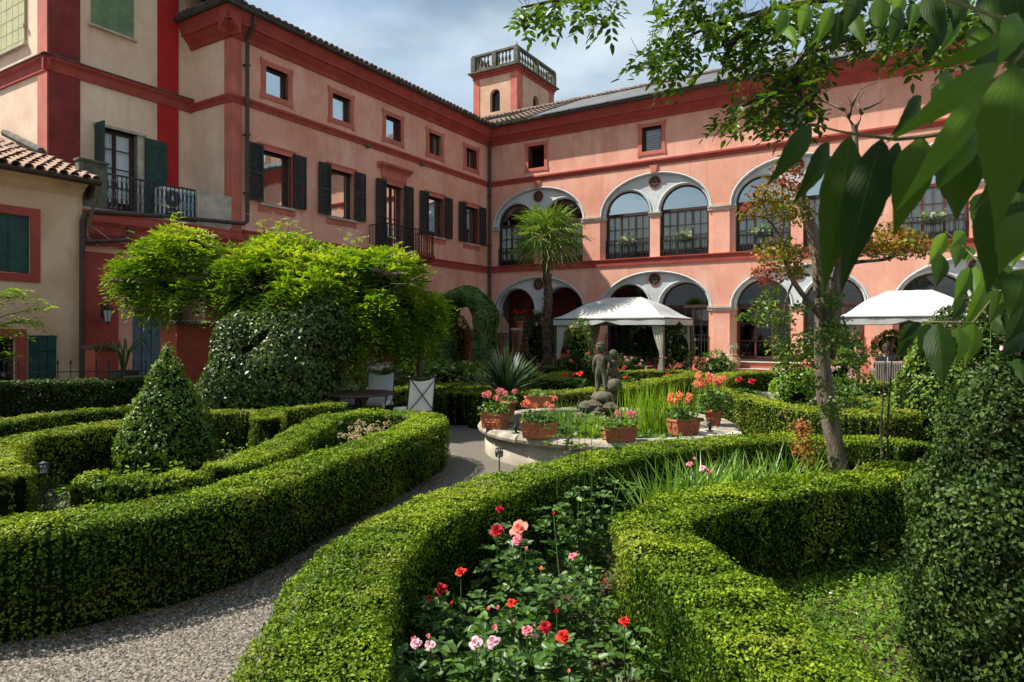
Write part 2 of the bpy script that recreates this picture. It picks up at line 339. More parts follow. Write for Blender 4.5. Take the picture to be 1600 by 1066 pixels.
def rect(a0, a1, z0, z1): return [(a0,z0),(a1,z0),(a1,z1),(a0,z1)]
def archpts(c, hw, zs, rise, n=20):            # from right springing over to left springing
    return [(c+hw*math.cos(math.pi*i/n), zs+rise*math.sin(math.pi*i/n)) for i in range(n+1)]
def archhole(c, hw, z0, zs, rise, n=20): return [(c-hw, z0), (c+hw, z0)]+archpts(c, hw, zs, rise, n)

def numesh(name, V, Q, m, parent=None, r=None, kind='stuff', uv=None):
    """V (n,3), Q (k,c) indices, r (k,) per-face value"""
    me = bpy.data.meshes.new(name); k, c = Q.shape
    me.vertices.add(len(V)); me.vertices.foreach_set('co', np.ascontiguousarray(V, np.float32).ravel())
    me.loops.add(k*c); me.loops.foreach_set('vertex_index', np.ascontiguousarray(Q, np.int32).ravel())
    me.polygons.add(k); me.polygons.foreach_set('loop_start', np.arange(0, k*c, c, dtype=np.int32))
    if uv is not None:
        l = me.uv_layers.new(name='UVMap'); l.data.foreach_set('uv', np.ascontiguousarray(uv[Q.ravel()], np.float32).ravel())
    me.update(calc_edges=True)
    if r is not None:
        a = me.attributes.new('rnd', 'FLOAT', 'FACE'); a.data.foreach_set('value', np.ascontiguousarray(r, np.float32))
    me.materials.append(m)
    o = link(name, me, parent)
    if kind: o['kind'] = kind
    if parent is not None: KIDS.setdefault(parent.name, []).append(o)
    return o

def unit(a): return a/np.maximum(np.linalg.norm(a, axis=1, keepdims=True), 1e-9)
def leafarr(Pn, Nn, size, aspect=.55, tilt=.55, up=.0, T=None, fold=.12, r=None):
    """rhombic folded leaves: centres Pn, facing Nn; returns verts, quads"""
    n = len(Pn)
    Nn = unit(Nn+rng.normal(0, tilt, (n, 3)))
    if T is None: T = rng.normal(0, 1, (n, 3)); T[:, 2] += up
    T = unit(T-Nn*np.sum(T*Nn, 1, keepdims=True)); B = np.cross(Nn, T)
    s = (size*np.ones(n) if np.isscalar(size) else size)*(rng.uniform(.7, 1.25, n)); s = s[:, None]
    V = np.empty((n, 4, 3))
    V[:, 0] = Pn-T*s*.5; V[:, 2] = Pn+T*s*.5
    V[:, 1] = Pn+B*s*aspect*.5+Nn*s*fold; V[:, 3] = Pn-B*s*aspect*.5+Nn*s*fold
    return V.reshape(-1, 3), np.arange(4*n).reshape(n, 4)
def leaves(name, Pn, Nn, size, m, parent=None, aspect=.55, tilt=.55, up=0., T=None, r=None, fold=.12, hexa=False):
    V, Q = leafarr(Pn, Nn, size, aspect, tilt, up, T, fold)
    if r is None: r = rng.uniform(.15, .85, len(Pn))
    if hexa:                                   # pointed oval of two folded halves
        n = len(Q); v = V.reshape(n, 4, 3); c = .5*(v[:, 0]+v[:, 2]); ax = (v[:, 2]-v[:, 0]); dn = (c-(v[:, 1]+v[:, 3])*.5)
        H = np.empty((n, 7, 3)); H[:, 0] = v[:, 0]; H[:, 6] = v[:, 2]+dn*.9; H[:, 1] = v[:, 1]-ax*.20; H[:, 2] = c+(v[:, 1]-c)*.72+ax*.20; H[:, 3] = v[:, 3]-ax*.20; H[:, 4] = c+(v[:, 3]-c)*.72+ax*.20; H[:, 5] = c
        b0 = (np.arange(n)*7)[:, None]; Q = np.concatenate([b0+np.array([[0, 1, 2, 6]]), b0+np.array([[0, 6, 4, 3]])]); V = H.reshape(-1, 3); r = np.tile(r, 2)
    return numesh(name, V, Q, m, parent, r)

def noise3(Pn, sc, seed=0.):
    """cheap smooth pseudo-noise in -1..1 from summed sines"""
    x = Pn*sc+seed
    return (np.sin(x[:,0]*1.7+1.3*np.sin(x[:,1]*1.1+.7))+np.sin(x[:,1]*2.3+1.7*np.sin(x[:,2]*1.3+2.1))+np.sin(x[:,2]*1.9+1.5*np.sin(x[:,0]*1.5+4.)))/3

def catmull(pts, step=.07):
    pts = [np.array(p, float) for p in pts]; out = []
    q = [2*pts[0]-pts[1]]+pts+[2*pts[-1]-pts[-2]]
    for i in range(1, len(q)-2):
        L = np.linalg.norm(q[i+1][:2]-q[i][:2]); n = max(2, int(L/step))
        for j in range(n):
            t = j/n
            out.append(.5*((2*q[i])+(-q[i-1]+q[i+1])*t+(2*q[i-1]-5*q[i]+4*q[i+1]-q[i+2])*t*t+(-q[i-1]+3*q[i]-3*q[i+1]+q[i+2])*t**3))
    out.append(pts[-1]); return np.array(out)

LEAFTOTAL = [0]
def hedge(label, pts, h, m='box', group=None, dens=1., core=True, lump=.022, tsize=None, name='box_hedge', roundend=True, z0=0., cat='hedge'):
    """clipped hedge along pts = (x, y, width)"""
    C = catmull(pts); L0 = np.concatenate([[0], np.cumsum(np.linalg.norm(np.diff(C[:, :2], axis=0), axis=1))])
    k = max(8, int(L0[-1]/.05)); C = np.stack([np.interp(np.linspace(0, L0[-1], k), L0, C[:, j]) for j in range(3)], 1); n = len(C)
    T = np.gradient(C[:, :2], axis=0); seg = np.linalg.norm(T, axis=1); T = T/seg[:, None]; S = np.stack([-T[:,1], T[:,0]], 1)
    cum = np.concatenate([[0], np.cumsum(np.linalg.norm(np.diff(C[:, :2], axis=0), axis=1))]); Ltot = cum[-1]
    hw = C[:, 2]*.5
    endf = np.ones(n)
    if roundend:
        e = np.minimum(cum, Ltot-cum)/np.maximum(hw, .01); endf = np.sqrt(np.clip(1-(1-np.clip(e, 0, 1))**2, 0.0, 1))
    hwE = hw*np.maximum(endf, .02)
    root = thing(name, label, cat, (C[n//2,0], C[n//2,1], z0), 0, group); o = np.array([C[n//2,0], C[n//2,1], z0])
    # core
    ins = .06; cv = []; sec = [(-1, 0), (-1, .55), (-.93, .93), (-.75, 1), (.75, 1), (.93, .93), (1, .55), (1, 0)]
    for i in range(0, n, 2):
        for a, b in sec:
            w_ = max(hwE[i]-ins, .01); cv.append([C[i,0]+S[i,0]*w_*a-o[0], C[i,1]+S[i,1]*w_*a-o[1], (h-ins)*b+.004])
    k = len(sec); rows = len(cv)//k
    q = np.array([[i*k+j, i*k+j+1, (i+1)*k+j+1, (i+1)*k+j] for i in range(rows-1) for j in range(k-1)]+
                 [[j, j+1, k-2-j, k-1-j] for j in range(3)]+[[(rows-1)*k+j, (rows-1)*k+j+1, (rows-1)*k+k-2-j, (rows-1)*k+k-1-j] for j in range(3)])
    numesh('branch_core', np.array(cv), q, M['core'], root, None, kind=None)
    # leaves
    mid = C[:, :2]; dist = np.sqrt((mid**2).sum(1)+1.2)
    lsz = np.clip(.0160+.0025*np.maximum(dist-2.0, 0), .0160, .07)
    if tsize: lsz = lsz*tsize
    perim = 2*h+2*hw
    dn = dens*3.1/(lsz**2*.30)*.33
    wgt = seg*perim*dn; N = int(wgt.sum()); pr = wgt/wgt.sum()
    idx = rng.choice(n, N, p=pr); fr = rng.uniform(-.5, .5, N)
    c = C[idx, :2]+T[idx]*(fr*seg[idx])[:, None]; s_ = S[idx]; hwl = hwE[idx]; L = lsz[idx]
    # curved hedge: neighbouring widths
    u = rng.uniform(0, 1, N)*perim[idx]; side = u < h; top = (u >= h) & (u < h+2*hw[idx]); 
    lat = np.where(side, -1., 1.); z = np.where(side, u, u-h-2*hw[idx])
    lat = np.where(top, (u-h)/hw[idx]-1, lat); z = np.where(top, h, z)
    rr = .06                                    # rounded shoulder
    latm = lat*hwl
    Nn = np.zeros((N, 3)); Nn[:, 2] = np.where(top, 1., 0.); Nn[:, :2] = s_*np.where(top, 0, lat)[:, None]
    ed = np.clip(1-(hwl-np.abs(latm))/rr, 0, 1)*top; Nn[:, :2] += s_*(np.sign(lat)*ed)[:, None]
    zz = z-rr*.45*ed**2
    es = np.clip(1-(h-z)/rr, 0, 1)*(~top); Nn[:, 2] += es; latm = latm-np.sign(lat)*rr*.45*es**2
    # end normals
    de = endf[idx]; sg = np.where(cum[idx] < Ltot/2, -1., 1.)
    Nn[:, :2] += T[idx]*(sg*np.sqrt(np.clip(1-de**2, 0, 1))*(~top))[:, None]*1.5
    Pn = np.empty((N, 3)); Pn[:, :2] = c+s_*latm[:, None]-o[:2]; Pn[:, 2] = zz
    Nn = unit(Nn)
    kp = top | (rng.random(N) < .72+.25*np.clip(z/h, 0, 1)**2)        # the clipped sides are thinner, the dark inside shows
    Pn, Nn, top, z, L = Pn[kp], Nn[kp], top[kp], z[kp], L[kp]; N = len(Pn)
    W_ = Pn+o
    disp = lump*noise3(W_, 5.)+lump*.7*noise3(W_, 13., 3)+rng.uniform(-.028, .006, N)*np.where(top, .8, 1.7)+(rng.random(N) < .05)*rng.uniform(0, .025, N)
    # lower parts of the sides slightly thinner
    disp -= np.where(~top, .02*np.clip(1-z/.15, 0, 1), 0)
    Pn += Nn*disp[:, None]; Pn[:, 2] = np.maximum(Pn[:, 2], .01)
    r = np.clip(rng.normal(.24, .13, N)+.34*top, 0, 1)  # sunlit tops and shaded sides put into the leaf colour
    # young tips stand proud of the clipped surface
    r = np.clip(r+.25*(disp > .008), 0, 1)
    LEAFTOTAL[0] += N
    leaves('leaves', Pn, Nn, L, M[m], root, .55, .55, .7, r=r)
    return root

def revleaves(label, loc, prof, m='cone', dens=1., name='topiary_cone', cat='topiary', group=None, lump=.03, size=None, core='core', stem=None):
    """shrub clipped to a surface of revolution; prof = [(r, z)...] bottom to top"""
    root = thing(name, label, cat, loc, 0, group); d = math.sqrt(loc[0]**2+loc[1]**2)
    b = MB(); b.lathe([(max(r-.05, .004), z-.03 if z > .1 else z+.004) for r, z in prof], n=20); b.build('branch_core', M[core], root)
    L = size or np.clip(.0175+.0036*max(d-2, 0), .0175, .085)
    pr = np.array(prof); seg = np.diff(pr, axis=0); ln = np.linalg.norm(seg, axis=1); ar = ln*(pr[:-1,0]+pr[1:,0])*math.pi
    N = int(ar.sum()*dens*3.2/(L**2*.30)*.33); LEAFTOTAL[0] += N
    i = rng.choice(len(ar), N, p=ar/ar.sum()); t = rng.uniform(0, 1, N); a = rng.uniform(0, 2*math.pi, N)
    q = pr[i]+seg[i]*t[:, None]; nr = np.stack([seg[i,1], -seg[i,0]], 1)/ln[i][:, None]
    Pn = np.stack([q[:,0]*np.cos(a), q[:,0]*np.sin(a), q[:,1]], 1); Nn = np.stack([nr[:,0]*np.cos(a), nr[:,0]*np.sin(a), nr[:,1]], 1)
    disp = lump*noise3(Pn, 6., loc[0])+lump*.8*noise3(Pn, 14., loc[1])+rng.uniform(-.04, .008, N)+(rng.random(N) < .06)*rng.uniform(0, .035, N)
    Pn = Pn+Nn*disp[:, None]; Pn[:, 2] = np.maximum(Pn[:, 2], .01)
    leaves('leaves', Pn, Nn, L, M[m], root, .58, .6, .5, r=np.clip(rng.normal(.47, .2, N)+.25*(disp > .01), 0, 1))
    return root

def blobpts(ells, dens_n, lump=.12, f=3., seed=0., low=None):
    """points on the union of ellipsoids (x,y,z,rx,ry,rz)"""
    Ps = []; Ns = []
    ells = np.array(ells, float); ar = np.array([(e[3]*e[4]+e[3]*e[5]+e[4]*e[5]) for e in ells]); 
    for e, w in zip(ells, ar/ar.sum()):
        n = int(dens_n*w); v = unit(rng.normal(0, 1, (n, 3))); p = e[:3]+v*e[3:]; nn = unit(v/e[3:])
        p = p+nn*(lump*noise3(p, f, seed))[:, None]
        Ps.append(p); Ns.append(nn)
    Pn = np.concatenate(Ps); Nn = np.concatenate(Ns); keep = np.ones(len(Pn), bool)
    for e in ells:
        q = (Pn-e[:3])/(e[3:]*.86); keep &= (q**2).sum(1) > 1
    if low is not None: keep &= Pn[:, 2] > low
    return Pn[keep], Nn[keep]
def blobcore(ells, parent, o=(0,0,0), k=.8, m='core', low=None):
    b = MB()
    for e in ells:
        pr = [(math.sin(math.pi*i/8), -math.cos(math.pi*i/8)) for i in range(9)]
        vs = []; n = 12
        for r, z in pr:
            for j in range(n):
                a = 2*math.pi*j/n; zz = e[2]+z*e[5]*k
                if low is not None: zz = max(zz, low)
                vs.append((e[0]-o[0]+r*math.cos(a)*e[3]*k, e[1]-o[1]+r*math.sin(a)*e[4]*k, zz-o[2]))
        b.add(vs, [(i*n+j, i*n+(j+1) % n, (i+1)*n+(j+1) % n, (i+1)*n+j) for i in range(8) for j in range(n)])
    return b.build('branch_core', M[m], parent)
def bush(label, ells, m, size, dens=1., name='shrub', cat='shrub', group=None, lump=.12, f=3., aspect=.55, tilt=.6, up=.3, low=.02, core=.8, layers=1):
    e0 = ells[0]; o = np.array([e0[0], e0[1], 0.])
    root = thing(name, label, cat, tuple(o), 0, group)
    area = sum(4*math.pi*((e[3]*e[4]+e[3]*e[5]+e[4]*e[5])/3) for e in ells)
    N = int(area*dens*2.2/(size**2*aspect*.5)*.5)
    Pn, Nn = blobpts(ells, N, lump, f, e0[0], low)
    Pn = Pn+Nn*rng.uniform(-.09, .03, len(Pn))[:, None]*min(1, e0[3]*1.6)
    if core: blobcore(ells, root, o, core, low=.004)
    LEAFTOTAL[0] += len(Pn)
    leaves('leaves', Pn-o, Nn, size, M[m], root, aspect, tilt, up)
    return root

def compound(base, direc, n=9, L=.28, lf=.075, droop=.5):
    """pinnate leaves: arrays of leaflet centres, normals, axis; base (k,3), direc (k,3)"""
    k = len(base); d = unit(direc); up = np.array([0, 0, 1.]); side = unit(np.cross(d, up)+1e-4)
    Ps, Ns, Ts = [], [], []
    for i in range(n):
        t = (i//2+1)/((n+1)//2); sgn = 1 if i % 2 else -1
        if i == n-1: sgn = 0
        ax = d*(t*L)-up*(droop*L*t*t)
        tt = d*(.55)+side*(sgn*.9)-up*(.25+.3*rng.random((k, 1)))
        if sgn == 0: tt = d-up*.5
        tt = unit(tt)
        p = base+ax+tt*(lf*.55)
        nn = unit(np.cross(side, d)+up*.3+rng.normal(0, .25, (k, 3)))
        Ps.append(p); Ns.append(nn); Ts.append(tt)
    return np.concatenate(Ps), np.concatenate(Ns), np.concatenate(Ts)

def blades(name, bases, L, wd, m, parent=None, spread=.25, bend=.35, nseg=3, r=None):
    """grass-like blades: bases (k,3), L array"""
    k = len(bases); a = rng.uniform(0, 2*math.pi, k); d = np.stack([np.cos(a), np.sin(a), np.zeros(k)], 1)
    sp = rng.uniform(0, spread, k)[:, None]; bd = rng.uniform(.1, 1, k)[:, None]*bend; L = (np.ones(k)*L*rng.uniform(.65, 1.1, k))[:, None]
    sd_ = np.cross(d, [0, 0, 1.]); sd_ = unit(sd_+rng.normal(0, .5, (k, 3))*[1, 1, 0])
    V = []; 
    for i in range(nseg+1):
        t = i/nseg; c = bases+L*(np.array([0, 0, 1.])*(t-.35*bd*t*t)+d*(sp*t+bd*t*t)); w_ = wd*(1-t**2)*.5+.0006
        V += [c-sd_*w_, c+sd_*w_]
    V = np.stack(V, 1).reshape(-1, 3); q = []
    b0 = (np.arange(k)*2*(nseg+1))[:, None]
    Q = np.concatenate([b0+np.array([[2*i, 2*i+1, 2*i+3, 2*i+2]]) for i in range(nseg)])
    if r is None: r = rng.uniform(.1, .9, k)
    return numesh(name, V, Q, M[m], parent, np.tile(r, nseg))

def bloom(b, c, R, n=14, up=(0, -.5, .85), open_=1.):
    """rose of cupped petals"""
    up = Vector(up).normalized(); x = up.orthogonal().normalized(); y = up.cross(x)
    for i in range(n):
        f = (i+.5)/n; ring = f**.5; a = i*2.399+rnd.uniform(-.3, .3); tilt_ = (.22+1.35*f)*open_*rnd.uniform(.85, 1.15)
        o = x*math.cos(a)+y*math.sin(a); t = x*-math.sin(a)+y*math.cos(a)
        h = R*(.85+.25*f)*rnd.uniform(.85, 1.1); w_ = R*(.26+.30*ring)
        b0 = Vector(c)+o*R*.12*ring
        def q(s_, u_):
            out = math.sin(tilt_*u_)*h*u_; upw = math.cos(tilt_*u_)*h*u_
            return b0+o*(out-abs(s_)**2*w_*.35)+up*upw+t*s_*w_*math.sin(min(1, .25+u_)*1.57)*(1-.25*u_)
        rows = [[q(s_, u_) for s_ in (-1, -.4, .4, 1)] for u_ in (.05, .55, 1.)]
        rows[2][0] -= up*h*.16; rows[2][3] -= up*h*.16
        vs = [p for r_ in rows for p in r_]
        b.add(vs, [(r_*4+j, r_*4+j+1, r_*4+j+5, r_*4+j+4) for r_ in range(2) for j in range(3)])

# ------------------------------------------------------------------ ground and beds (setting)
def sheet(name, pts, z, m, kind='structure'):
    b = MB(); tri = geometry.tessellate_polygon([[Vector((p[0], p[1], 0)) for p in pts]])
    b.add([(p[0], p[1], z) for p in pts], [tuple(t) for t in tri]); o = b.build(name, m); o['kind'] = kind; return o
gravel = mat('gravel', (.085,.075,.060), .95, .45, 95, 1, 110, col2=(.26,.23,.185), stain=(1.1,(.22,.19,.14),.6,(1,1,1)), detail=2)
sheet('ground', [(-400,-100),(400,-100),(400,700),(-400,700)], 0, gravel)

# ------------------------------------------------------------------ buildings: local frame at the inner corner of the courtyard
CX, CY, ROT = -.94, 27., math.radians(-31.44)
def LW(x, y, z=0.): return (CX+x*math.cos(ROT)-y*math.sin(ROT), CY+x*math.sin(ROT)+y*math.cos(ROT), z)
def FR(a, z, d): return (a, -d, z)
def FL(a, z, d): return (d, -a, z)
def FT(a, z, d): return (-1.7+d, -a, z)             # tower house, side parallel to the left wing
def FC(a, z, d): return (a, -11.9-d, z)             # end wall of the left wing
def FA(a, z, d): return (a, -15.34-d, z)            # tower house, front
def broot(name, label, cat, o):
    t = thing(name, label, cat, LW(*o), ROT); _off[t.name] = o; return t

def bars_window(F, par, a0, a1, z0, z1, d, cols, rows, wood='wood', glass='glass', fw=.06, leafs=1, curtain=None, name='window', room=1.0, roommat='room'):
    b = MB(F); t = .05
    b.box(a0, a0+fw, z0, z1, d-t, d); b.box(a1-fw, a1, z0, z1, d-t, d); b.box(a0+fw, a1-fw, z1-fw, z1, d-t, d); b.box(a0+fw, a1-fw, z0, z0+fw, d-t, d)
    W_ = (a1-a0-2*fw)/leafs
    for l in range(leafs):
        x0 = a0+fw+l*W_; x1 = x0+W_; s = .032
        b.box(x0+.002, x0+s, z0+fw, z1-fw, d-t+.004, d+.012); b.box(x1-s, x1-.002, z0+fw, z1-fw, d-t+.004, d+.012)
        for c in range(1, cols):
            x = x0+(x1-x0)*c/cols; b.box(x-.011, x+.011, z0+fw+.002, z1-fw-.002, d-t+.012, d+.002)
        for r in range(1, rows):
            z = z0+(z1-z0)*r/rows; b.box(x0+s, x1-s, z-.011, z+.011, d-t+.010, d+.004)
    w = b.build(name, M[wood], par)
    g = MB(F); g.poly(rect(a0+.01, a1-.01, z0+.01, z1-.01), d-.03); g.build('pane', M[glass], w)
    if curtain:
        c = MB(F); n = 36; zc0, zc1, spans = curtain
        for (c0, c1) in spans:
            vs = []
            for i in range(n+1):
                a = c0+(c1-c0)*i/n; dd = d-.075+.016*math.sin(i*1.15)+.01*math.sin(i*2.7)
                vs += [(a, zc0, dd), (a, zc1, dd-.01)]
            c.add(vs, [(2*i, 2*i+2, 2*i+3, 2*i+1) for i in range(n)])
        c.build('curtain', M['cloth'], w)
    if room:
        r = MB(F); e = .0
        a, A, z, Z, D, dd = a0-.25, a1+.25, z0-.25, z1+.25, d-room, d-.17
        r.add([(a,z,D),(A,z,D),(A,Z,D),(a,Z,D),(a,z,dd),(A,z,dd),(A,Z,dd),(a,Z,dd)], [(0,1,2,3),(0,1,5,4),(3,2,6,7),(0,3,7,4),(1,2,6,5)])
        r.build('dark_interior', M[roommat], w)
    return w

def surround(F, par, a0, a1, z0, z1, w=.13, d=.03, ears=True, m='red', sill=None, name='window_surround'):
    b = MB(F)
    b.box(a0-w, a0, z0-w, z1+w, 0, d); b.box(a1, a1+w, z0-w, z1+w, 0, d)
    b.box(a0, a1, z1, z1+w, 0, d); b.box(a0, a1, z0-w, z0, 0, d)
    if ears:
        for x in (a0-w, a1+w):
            for z in (z0-w, z1+w):
                sx = -1 if x < a0 else 1; xx = sorted((x-sx*.05, x+sx*.035)); zz = (z-.0, z+.035) if z > z1 else (z-.035, z)
                b.box(xx[0], xx[1], zz[0], zz[1], 0, d-.002)
        for x in (a0-w, a1+w):
            sx = -1 if x < a0 else 1; xx = sorted((x, x+sx*.035))
            b.box(xx[0], xx[1], z1+w-.13, z1+w, 0, d-.003); b.box(xx[0], xx[1], z0-w, z0-w+.13, 0, d-.003)
    return b.build(name, M[m], par)

def shutter(F, par, a0, a1, z0, z1, d=.06, m='shut', slats=True):
    b = MB(F); s = .055; t = .04; zm = z0+(z1-z0)*.46
    b.box(a0, a0+s, z0, z1, d, d+t); b.box(a1-s, a1, z0, z1, d, d+t)
    for z in (z0, zm, z1-.08): b.box(a0+s, a1-s, z, z+.08, d+.002, d+t-.002)
    o = b.build('shutter', M[m], par)
    c = MB(F)
    if slats:
        for za, zb in ((z0+.08, zm), (zm+.08, z1-.08)):
            n = max(3, int((zb-za)/.062))
            for i in range(n):
                z = za+(i+.5)*(zb-za)/n
                c.add([(a0+s, z-.028, d+.036), (a1-s, z-.028, d+.036), (a1-s, z+.024, d+.008), (a0+s, z+.024, d+.008),
                       (a0+s, z-.034, d+.030), (a1-s, z-.034, d+.030), (a1-s, z+.018, d+.002), (a0+s, z+.018, d+.002)],
                      [(0,1,2,3),(4,7,6,5),(0,4,5,1),(3,2,6,7)])
        c.build('louvre', M[m], o, kind='stuff')
    return o

def railing(F, par, a0, a1, z0, z1, d, step=.11, name='railing', scroll=True):
    b = MB(F); r = .011
    b.box(a0, a1, z1-.025, z1, d-.02, d+.02); b.box(a0, a1, z0, z0+.02, d-.012, d+.012); zm = z1-.14
    b.box(a0, a1, zm-.008, zm+.008, d-.010, d+.010)
    n = max(2, int((a1-a0)/step))
    for i in range(n+1):
        a = a0+.01+(a1-a0-.02)*i/n; b.box(a-r*.8, a+r*.8, z0+.02, z1-.025, d-r*.8, d+r*.8)
        if scroll and i < n:
            am = a+(a1-a0)/n/2; zc = z0+.22; q = (a1-a0)/n*.34
            b.tube([(am+q*math.cos(t*math.pi/4), zc+q*1.7*math.sin(t*math.pi/4), d) for t in range(9)], .007, 4, False)
    return b.build(name, M['iron'], par)

def tileroof(b, O, A, U, L, W_, pitch=.21, course=.38, r=.085, skip=0):
    """rows of half-round tiles; O eave corner, A along eave, U up the slope"""
    O = Vector(O); A = Vector(A).normalized(); U = Vector(U).normalized(); N_ = A.cross(U).normalized()
    if N_.z < 0: N_ = -N_
    b.add([O, O+A*L, O+A*L+U*W_, O+U*W_], [(0,1,2,3)])
    for i in range(int(L/pitch)):
        for j in range(int(W_/course)):
            p = O+A*((i+.5)*pitch+rnd.uniform(-.012,.012))+U*(j*course+rnd.uniform(-.02,.02))+N_*(.012+.012*0)
            vs = []
            for (u, rr, h) in ((-.03, r, .035), (course+.02, r*.82, .0)):
                for k in range(5):
                    t = math.pi*k/4; vs.append(p+A*rr*math.cos(t)+N_*(rr*math.sin(t)*.9+h)+U*u)
            b.add(vs, [(k, k+1, k+6, k+5) for k in range(4)]+[(0,1,2,3,4)])

ZC = 9.87; OV = .48
def cornice(F, b_, a0, a1, mats=None):
    """moulded eaves cornice under the gutter; profile in (height, outward)"""
    b_.prism([(ZC-.62, 0), (ZC-.62, .05), (ZC-.52, .08), (ZC-.40, .20), (ZC-.34, .24), (ZC-.34, .30), (ZC-.26, .30), (ZC-.12, OV-.12), (ZC-.04, OV-.06), (ZC-.04, 0)], a0, a1)
def gutter(F, b_, a0, a1, d=OV, z=ZC):
    p = [(z+.03, d-.07)]+[(z-.04-.06*math.sin(math.pi*i/6)*1+.04, d+.0-.07*math.cos(math.pi*i/6)) for i in range(7)]+[(z+.03, d+.07)]
    b_.prism([(z+.03, d-.07), (z-.02, d-.06), (z-.06, d), (z-.02, d+.06), (z+.03, d+.075), (z+.03, d+.06), (z-.01, d+.045), (z-.045, d), (z-.01, d-.045), (z+.03, d-.055)], a0, a1)

# ---- right wing -------------------------------------------------------------
RB = [2.25, 6.97, 11.65, 16.35, 21.05]
LEN = 24.
def right_wing():
    R_ = broot('arcaded_wing', 'long pink palace wing with two rows of paired arched windows under grey tympanums', 'building', (0, 0, 0))
    F = FR; UPZ, LOZ, ZF = 5.97, 2.58, .42
    holes = []
    for c in RB:
        holes.append(archhole(c, 2.06, 4.36, UPZ, 1.40)); holes.append(archhole(c, 2.06, .30, LOZ, 1.30))
    att = [(2.22, 1.0), (6.9, .95), (11.5, .95), (16.2, .95), (20.9, .95)]
    for c, w in att: holes.append(rect(c-.36, c+.36, 8.12, 8.98))
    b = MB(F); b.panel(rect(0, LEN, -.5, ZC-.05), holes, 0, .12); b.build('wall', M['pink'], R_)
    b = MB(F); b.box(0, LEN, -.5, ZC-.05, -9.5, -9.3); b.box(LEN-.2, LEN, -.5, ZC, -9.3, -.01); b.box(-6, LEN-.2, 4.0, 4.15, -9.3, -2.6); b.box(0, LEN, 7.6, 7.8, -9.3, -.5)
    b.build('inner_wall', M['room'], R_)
    # tympanums with two sub arches, piers
    for k, c in enumerate(RB):
        for (zb, zs, rise, zt) in ((4.36, UPZ, .86, 7.5), (.30, LOZ, .86, 4.0)):
            b = MB(F); cl, cr = c-1.04, c+1.04; n = 16; r = .86
            out = [(c-2.12, zs), (cl-r, zs)]+[(cl-r*math.cos(math.pi*i/n), zs+rise*math.sin(math.pi*i/n)) for i in range(1, n)]+[(cl+r, zs), (cr-r, zs)]+[(cr-r*math.cos(math.pi*i/n), zs+rise*math.sin(math.pi*i/n)) for i in range(1, n)]+[(cr+r, zs), (c+2.12, zs), (c+2.12, zt), (c-2.12, zt)]
            b.poly(out, -.12)
            for q in (cl, cr):
                b.add([(q-r*math.cos(math.pi*i/n), zs+rise*math.sin(math.pi*i/n), dd) for dd in (-.12, -.48) for i in range(n+1)], [(i, i+1, n+2+i, n+1+i) for i in range(n)])
                pts = [(q-(r+.05)*math.cos(math.pi*i/n), zs+(rise+.05)*math.sin(math.pi*i/n), -.115) for i in range(n+1)]
                b.tube(pts, .03, 6)
            b.tube([(c+2.03*math.cos(math.pi*i/20), zs+(1.37 if zs > 4 else 1.27)*math.sin(math.pi*i/20), -.03) for i in range(21)], .045, 6)
            b.build('tympanum', M['greyplaster'], R_)
            for q0, q1 in ((-2.10, -1.90), (-.18, .18), (1.90, 2.10)):
                b = MB(F); b.box(c+q0, c+q1, zb, zs-.14, -.48, -.12); b.build('pier', M['pink'], R_)
            for a0, a1, dm in ((c-2.055, c-1.87, .03), (c-.21, c+.21, -.08), (c+1.87, c+2.055, .03)):
                b = MB(F)
                b.box(a0, a1, zs-.14, zs-.05, -.50, -.09 if dm < 0 else -.06); b.box(a0-.02*(dm < 0), a1+.02*(dm < 0), zs-.05, zs, -.51, -.05 if dm < 0 else -.04)
                b.build('capital', M['stone'], R_)
            # medallion with a flower in relief
            zm = 7.02 if zs > 4 else 3.57
            b = MB(F); b.mi = 0; b.lathe([(.0, 0), (.0, 0)], n=3)
            def ring(r0, r1, d0, d1, mi):
                b.mi = mi; n = 24
                b.add([(c+rr*math.cos(2*math.pi*i/n), zm+rr*math.sin(2*math.pi*i/n), dd) for rr, dd in ((r0, d0), (r1, d1)) for i in range(n)], [(i, (i+1) % n, n+(i+1) % n, n+i) for i in range(n)])
            b.v = []; b.f = []; b.m = []
            ring(.235, .235, -.13, -.095, 0); ring(.235, .205, -.095, -.090, 0); ring(.205, .205, -.09, -.112, 0); ring(.205, .0, -.112, -.112, 1)
            b.mi = 2
            for i in range(6):
                a = math.pi*i/3+.5; p = lambda r_, t: (c+r_*math.cos(a+t), zm+r_*math.sin(a+t))
                q = [(*p(.02, 0), -.106), (*p(.09, .42), -.108), (*p(.175, 0), -.108), (*p(.09, -.42), -.108), (*p(.09, 0), -.085)]
                b.add(q, [(0,1,4),(1,2,4),(2,3,4),(3,0,4)])
            b.build('medallion', [M['redpale'], M['wood'], M['oldstone']], R_)
            # keystone
            zk = zs+(1.40 if zs > 4 else 1.30)
            if zs > 4:
                b = MB(F); b.add([(c-.09, zk-.02, .0), (c+.09, zk-.02, .0), (c+.15, 7.6, .0), (c-.15, 7.6, .0), (c-.09, zk-.02, .045), (c+.09, zk-.02, .045), (c+.15, 7.6, .045), (c-.15, 7.6, .045)],
                                 [(4,5,6,7),(0,1,5,4),(1,2,6,5),(3,0,4,7)])
                b.build('keystone', M['redpale'], R_)
    # impost bands between the bays
    ends = [0.0]+[c for c in RB]
